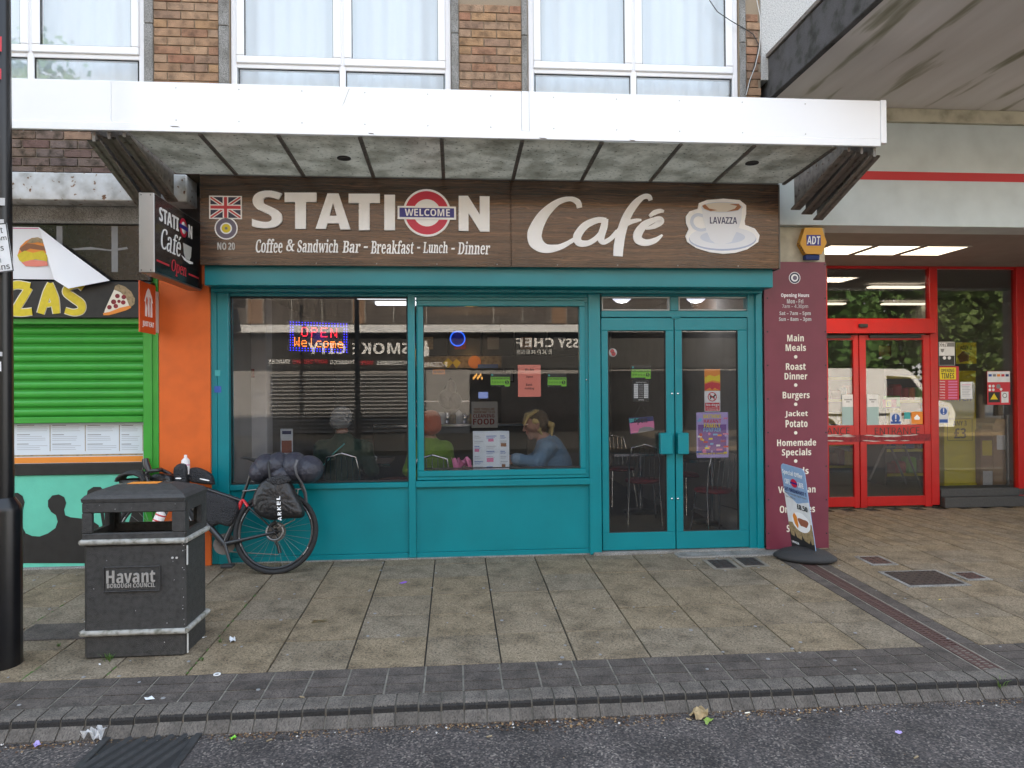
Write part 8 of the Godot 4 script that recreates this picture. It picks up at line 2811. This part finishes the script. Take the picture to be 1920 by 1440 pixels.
	cafe_chair(Vector3(P(740, 900, -1.9).x, 0.012, -1.9), -PI / 2, "empty chrome chair beside left window table")
	# standing menu
	z = -0.30
	var ty = 0.764
	o = thing("table_menu", "white folded picture menu standing open on the table", "menu", Vector3(P(920, 868, z).x, ty, z))
	for q in [[887, 909, z - 0.02, z + 0.015], [909, 936, z + 0.015, z - 0.01], [936, 955, z - 0.01, z + 0.03]]:
		s = Shape.new()
		var a = P(q[0], 866, q[2])
		var b = P(q[1], 866, q[3])
		a.y = ty
		b.y = ty
		var up = Vector3(0, P(920, 808, z).y - ty, 0)
		s.quad(a, b, b + up, a + up)
		var panel = part(o, "panel", s, "menu_paper")
		for k in 7:
			s = Shape.new()
			var y0: float = 0.08 + k * 0.13
			var off = Vector3(0, 0, 0.0015)
			var pic: bool = (k * 3 + int(q[0])) % 4 == 0
			var m: String = ["print_brown", "print_tan", "print_pink", "print_brown2"][(k + int(q[0])) % 4] if pic else ("print_blue" if (k + int(q[0])) % 3 == 0 else "print_pale2")
			var tall = rng.randf_range(0.07, 0.11) if pic else 0.018
			var u0 = rng.randf_range(0.1, 0.45) if pic else 0.12
			var u1 = minf(u0 + rng.randf_range(0.35, 0.6), 0.9) if pic else rng.randf_range(0.5, 0.88)
			s.quad(a.lerp(b, u0) + up * y0 + off, a.lerp(b, u1) + up * y0 + off, a.lerp(b, u1) + up * (y0 + tall) + off, a.lerp(b, u0) + up * (y0 + tall) + off)
			if not pic:
				for e in 2:
					var v0: float = y0 - 0.03 - e * 0.025
					s.quad(a.lerp(b, 0.12) + up * v0 + off, a.lerp(b, 0.7 - e * 0.1) + up * v0 + off, a.lerp(b, 0.7 - e * 0.1) + up * (v0 + 0.008) + off, a.lerp(b, 0.12) + up * (v0 + 0.008) + off)
			part(panel, "print", s, m)
	crumple("pink_bag", "crumpled bright pink bag on the table beside menu", "bag", Vector3(P(867, 868, -0.35).x, ty, -0.35), Vector3(0.16, 0.14, 0.12), "print_pink", 15, 6)
	z = -1.2
	o = notice("table_card", "upright menu card on the left window table", "menu", 526, 804, 549, 852, "menu_paper", z)
	part(o, "picture", pbox(528, 826, 547, 849, z + 0.0005, z + 0.002), "print_brown2")
	part(o, "heading", pbox(529, 808, 546, 814, z + 0.0005, z + 0.002), "print_navy")
	s = Shape.new()
	s.lathe([Vector2(0.03, 0.0), Vector2(0.042, 0.02), Vector2(0.045, 0.09), Vector2(0.04, 0.088), Vector2(0.036, 0.02), Vector2(0.0, 0.012)], 18)
	s.tube([Vector3(0.04, 0.07, 0), Vector3(0.07, 0.06, 0), Vector3(0.068, 0.03, 0), Vector3(0.042, 0.025, 0)], 0.006, 6)
	single("coffee_mug", "white coffee mug on the left window table", "mug", s, "letter_white", "", Vector3(P(694, 850, -1.2).x, ty, -1.2))

func qrect(x0, y0, x1, y1, z) -> Rect2:
	var a = Q(x0, y1, z)
	var b = Q(x1, y0, z)
	return Rect2(minf(a.x, b.x), minf(a.y, b.y), absf(b.x - a.x), absf(b.y - a.y))
func qbox(x0, y0, x1, y1, z, th) -> Shape:      # a slab whose face towards the shops covers a mirrored pixel rectangle
	var r = qrect(x0, y0, x1, y1, z)
	return wbox(Vector3(r.position.x, r.position.y, z), Vector3(r.end.x, r.end.y, z + th))

func build_opposite():
	var z = 19.5
	var o = thing("opposite_terrace", "sunlit terrace of shops across the street with aggregate panels", "building", Vector3(0, 0, z + 3))
	var yw = Q(700, 556, z).y
	var yp = Q(700, 607, z).y
	var ytop = 8.3
	part(o, "wall", wbox(Vector3(-16, 0, z + 0.06), Vector3(12.5, yp, z + 8)), "cafe_wall")
	part(o, "upper_wall", wbox(Vector3(-16, yp, z + 0.06), Vector3(12.5, ytop, z + 8)), "brick0")
	part(o, "parapet", wbox(Vector3(-16.1, ytop, z - 0.1), Vector3(12.6, ytop + 0.25, z + 8)), "concrete")
	# exposed aggregate panels with pale joints, brick piers between
	var cuts = [431, 462, 492, 546, 603, 660, 684, 738, 800, 926, 981, 1034, 1063, 1120, 1180, 1240, 1300, 1345, 1400]
	for i in cuts.size() - 1:
		var pier = i in [1, 5, 11, 16]
		part(o, "brick_pier" if pier else "aggregate_panel", qbox(cuts[i] + 1.2, 561, cuts[i + 1] - 1.2, 606, z - (0.02 if pier else 0.0), 0.08), "brick5" if pier else "aggregate")
	part(o, "joint_back", qbox(431, 562, 1400, 606, z + 0.03, 0.03), "white_render")
	# windows above
	for i in 7:
		var x = -12.0 + i * 3.3
		part(o, "window", wbox(Vector3(x, yw + 0.1, z - 0.04), Vector3(x + 2.6, yw + 1.7, z + 0.08), 0.02), "upvc")
		part(o, "window_glass", wbox(Vector3(x + 0.1, yw + 0.22, z - 0.05), Vector3(x + 1.25, yw + 1.6, z - 0.042)), "black_gloss")
		part(o, "window_glass", wbox(Vector3(x + 1.35, yw + 0.22, z - 0.05), Vector3(x + 2.5, yw + 1.6, z - 0.042)), "black_gloss")
	part(o, "window_sill", wbox(Vector3(-13, yw - 0.02, z - 0.1), Vector3(12, yw + 0.09, z + 0.06)), "white_render")
	# white canopy edge along the terrace
	part(o, "canopy_edge", wbox(Vector3(-15, Q(700, 623, z - 0.5).y, z - 0.5), Vector3(12, Q(700, 609, z - 0.5).y, z), 0.01), "band_white")
	# shop fascias and lettering
	part(o, "shop_fascia", wbox(Vector3(-14, Q(700, 692, z).y, z - 0.08), Vector3(12, Q(700, 627, z).y, z + 0.05)), "black_paint")
	for w in [["SMOKE", 661, 643, 768, 664, "letter_white"], ["CITY", 578, 643, 648, 664, "letter_white"], ["SNACKS", 504, 674, 544, 682, "letter_white"], ["SOFT DRINKS", 549, 674, 614, 682, "print_red"], ["TOBACCO", 619, 675.5, 665, 683, "letter_white"], ["VAPES", 671, 676, 700, 684, "print_red"], ["ACCESSORIES", 707, 676.5, 766, 684.5, "letter_white"], ["E-CIGARETTES", 772, 679, 838, 688, "letter_white"], ["CHEF", 967, 634, 1038, 651, "letter_white"], ["BOSSY", 1046, 635, 1118, 652, "letter_white"], ["EXPRESS", 968, 656, 1034, 664, "letter_grey"]]:
		letters(o, w[0], qrect(w[1], w[2], w[3], w[4], z), z - 0.081, w[5], 0.03, "bold", 0.0, "lettering", -1)
	part(o, "bottle_mark", qbox(793, 650, 804, 668, z - 0.1, 0.02), "letter_white")
	part(o, "bottle_mark", qbox(796, 639, 801, 650, z - 0.1, 0.02), "letter_white")
	# steel shutters below, slat by slat
	var sm = Shape.new()
	var r = qrect(506, 700, 800, 840, z)
	var pitch = 0.135
	sm.box(Vector3(0, 0.0, -0.03), Vector3(r.size.x, pitch * 0.4, 0.0), 0.015)
	var sl = sm.mesh()
	var sh = Node3D.new()
	sh.name = "steel_shutter"
	o.add_child(sh)
	sh.transform = o.transform.affine_inverse()
	part(o, "shutter_back", wbox(Vector3(r.position.x, 0.1, z + 0.04), Vector3(r.end.x, r.end.y, z + 0.055)), "black_paint")
	var yy = 0.15
	while yy < r.end.y:
		put(sh, "slat", sl, "steel_shutter", Transform3D(Basis(), Vector3(r.position.x, yy, z + 0.03)))
		yy += pitch
	part(o, "shopfront_glass", qbox(880, 700, 1100, 850, z + 0.05, 0.02), "black_gloss")
	part(o, "shopfront_glass", qbox(1115, 694, 1420, 852, z + 0.03, 0.03), "black_gloss")  # dark pane added to darken what the cafe doors mirror
	part(o, "shop_pier", qbox(800, 692, 880, 850, z, 0.06), "cafe_wall")
	part(o, "shop_pier", qbox(431, 692, 504, 850, z, 0.06), "cafe_wall")
	plain("far_pavement", wbox(Vector3(-60, -0.26, 12.3), Vector3(60, -0.07, 22.0)), "slab1")
	# lamp post across the road
	var s = Shape.new()
	var lp = Q(657, 600, 11.5)
	s.lathe([Vector2(0.1, -0.1), Vector2(0.1, 1.1), Vector2(0.07, 1.2), Vector2(0.055, 8.0), Vector2(0.0, 8.0)], 14)
	single("street_lamp_post", "tall black post across the street, mirrored in cafe window", "lamp post", s, "post_black", "", Vector3(lp.x, -0.1, 12.6))
	van(Vector3(12.6, -0.05, 10.6))
	# trees
	for t in [[-12.0, 15.5, 12.5, 2.6, "tall loose tree mirrored in the upper windows", 1], [-17.5, 17.0, 11.0, 2.6, "broad tree beside the tall loose tree across street", 0], [16.0, 21.0, 9.0, 3.0, "leafy street tree mirrored in store transom", 0], [20.5, 24.0, 10.0, 3.4, "broad leafy tree behind the white van", 1], [25.5, 22.0, 9.5, 3.2, "leafy tree farthest along the street from cafe", 2], [30.5, 27.0, 11.0, 3.6, "large dense tree beyond the parked van", 0], [13.5, 25.0, 9.0, 3.0, "dense tree close behind end of the opposite terrace", 2], [36.0, 24.0, 10.0, 3.6, "outermost broad tree along the opposite pavement", 1]]:
		tree(Vector3(t[0], -0.1, t[1]), t[2], t[3], t[4], t[5])

func tree(at: Vector3, h: float, r: float, label: String, kind: int):
	rng.seed = int(at.x * 10 + 500)
	var t = thing("street_tree", label, "tree", at, "trees across the street")
	t.set_meta("local", true)
	var s = Shape.new()
	s.tube([Vector3(0, -0.1, 0), Vector3(0.05, h * 0.25, 0), Vector3(-0.08, h * 0.5, 0.05), Vector3(0, h * 0.8, 0)], [0.24, 0.19, 0.13, 0.04], 10)
	var tips = []
	for i in (16 if at.x < 0 else 26):
		var a = rng.randf() * TAU
		var y = lerpf(0.3 if at.x < 0 else 0.1, 0.75, rng.randf()) * h
		var l = r * rng.randf_range(0.5, 0.95)
		var e = Vector3(cos(a) * l, y + l * rng.randf_range(0.3, 0.9), sin(a) * l)
		s.tube([Vector3(0, y, 0), Vector3(cos(a) * l * 0.5, y + l * 0.35, sin(a) * l * 0.5), e], [0.07, 0.045, 0.015], 6)
		tips.append(e)
		tips.append(Vector3(cos(a) * l * 0.6, y + l * 0.45, sin(a) * l * 0.6))
	for i in 6:
		tips.append(Vector3(rng.randf_range(-0.5, 0.5), h * rng.randf_range(0.75, 0.95), rng.randf_range(-0.5, 0.5)))
	part(t, "trunk", s, "bark", true)
	var n_leaf = 5200 if at.x < 0 else 9000
	var vs = PackedVector3Array()
	for i in n_leaf:
		var c: Vector3 = tips[rng.randi() % tips.size()] + Vector3(rng.randfn(), rng.randfn() * 0.75, rng.randfn()) * r * 0.19
		var q = Basis.from_euler(Vector3(rng.randf() * TAU, rng.randf() * TAU, rng.randf() * TAU)) * (rng.randf_range(0.18, 0.34) if at.x < 0 else rng.randf_range(0.28, 0.5))
		var p = [c - q.x * 0.5, c - q.z * 0.35, c + q.x * 0.5, c + q.z * 0.35]
		for e in [0, 2, 1, 0, 3, 2]:
			vs.append(p[e])
	var ar = []
	ar.resize(Mesh.ARRAY_MAX)
	ar[Mesh.ARRAY_VERTEX] = vs
	var am = ArrayMesh.new()
	am.add_surface_from_arrays(Mesh.PRIMITIVE_TRIANGLES, ar)
	part(t, "crown", am, "leaf%d" % kind, true)

func van(at: Vector3):
	var t = thing("parked_van", "white panel van parked across the street, mirrored in store doors", "van", at)
	t.set_meta("local", true)
	# side outline, extruded across; nose towards +x
	var s = Shape.new()
	s.prism(PackedVector2Array([Vector2(-2.5, 0.35), Vector2(2.45, 0.35), Vector2(2.5, 0.75), Vector2(2.35, 1.05), Vector2(1.75, 1.2), Vector2(1.15, 1.95), Vector2(0.9, 2.1), Vector2(-2.35, 2.15), Vector2(-2.5, 1.9)]), -0.95, 0.95)
	part(t, "body", s, "van_white", true)
	for z in [-0.952, 0.94]:
		s = Shape.new()
		s.prism(PackedVector2Array([Vector2(0.3, 1.25), Vector2(1.55, 1.25), Vector2(1.05, 1.85), Vector2(0.3, 1.9)]), z, z + 0.012)
		part(t, "window", s, "black_gloss", true)
		s = Shape.new()
		s.box(Vector3(-2.4, 0.7, z), Vector3(2.3, 0.78, z + 0.012))
		part(t, "side_strip", s, "gasket", true)
	s = Shape.new()
	s.quad(Vector3(1.76, 1.22, -0.85), Vector3(1.76, 1.22, 0.85), Vector3(1.17, 1.95, 0.8), Vector3(1.17, 1.95, -0.8))
	s.xf = Transform3D(Basis(), Vector3(0.012, 0.01, 0))
	s.quad(Vector3(1.76, 1.22, -0.85), Vector3(1.76, 1.22, 0.85), Vector3(1.17, 1.95, 0.8), Vector3(1.17, 1.95, -0.8))
	part(t, "windscreen", s, "black_gloss", true)
	for x in [-1.6, 1.55]:
		for z in [-0.86, 0.86]:
			s = Shape.new()
			s.tube([Vector3(x, 0.33, z - 0.1), Vector3(x, 0.33, z + 0.1)], 0.33, 20)
			var w = part(t, "wheel", s, "rubber", true)
			s = Shape.new()
			s.tube([Vector3(x, 0.33, z - 0.11), Vector3(x, 0.33, z + 0.11)], 0.19, 14)
			part(w, "rim", s, "alloy", true)
	for z in [-0.7, 0.7]:
		s = Shape.new()
		s.box(Vector3(2.36, 0.78, z - 0.15), Vector3(2.5, 0.98, z + 0.15), 0.03)
		part(t, "headlight", s, "letter_grey", true)

func _ready():
	# ---------------- camera, sky, sun, exposure
	var cam = Camera3D.new()
	cam.name = "camera"
	cam.fov = rad_to_deg(2.0 * atan(720.0 / F))
	cam.far = 400.0
	cam.near = 0.05
	add_child(cam)
	cam.transform = Transform3D(B.orthonormalized(), CAM)
	cam.current = true
	var we = WorldEnvironment.new()
	we.name = "environment"
	var env = Environment.new()
	env.background_mode = Environment.BG_SKY
	env.tonemap_mode = Environment.TONE_MAPPER_LINEAR
	env.tonemap_exposure = 4.6
	var sky = Sky.new()
	var sm = ProceduralSkyMaterial.new()
	sm.sky_top_color = Color(0.63, 0.69, 0.77)
	sm.sky_horizon_color = Color(0.97, 0.95, 0.92)
	sm.sky_curve = 0.22
	sm.ground_bottom_color = Color(0.3, 0.3, 0.3)
	sm.ground_horizon_color = Color(0.6, 0.62, 0.65)
	sm.sky_energy_multiplier = 1.0
	sky.sky_material = sm
	env.sky = sky
	env.sdfgi_enabled = true
	env.ssao_enabled = true
	env.ssil_enabled = true
	we.environment = env
	add_child(we)
	var sun = DirectionalLight3D.new()
	sun.name = "sun"
	sun.light_energy = 1.5
	sun.light_color = Color(1.0, 0.94, 0.85)
	sun.light_angular_distance = 0.5
	sun.shadow_enabled = true
	add_child(sun)
	sun.look_at_from_position(Vector3.ZERO, Vector3(-0.38, -0.43, 0.90), Vector3.UP)   # from behind the shops: the front is in shade
	make_textures()
	make_materials()
	build_ground()
	build_upper()
	build_canopy()
	build_fascia()
	build_takeaway()
	build_shopfront()
	build_store()
	build_notices()
	build_projecting()
	build_bin()
	build_post()
	build_bike()
	build_aboard()
	build_litter()
	build_interior()
	build_people()
	build_opposite()
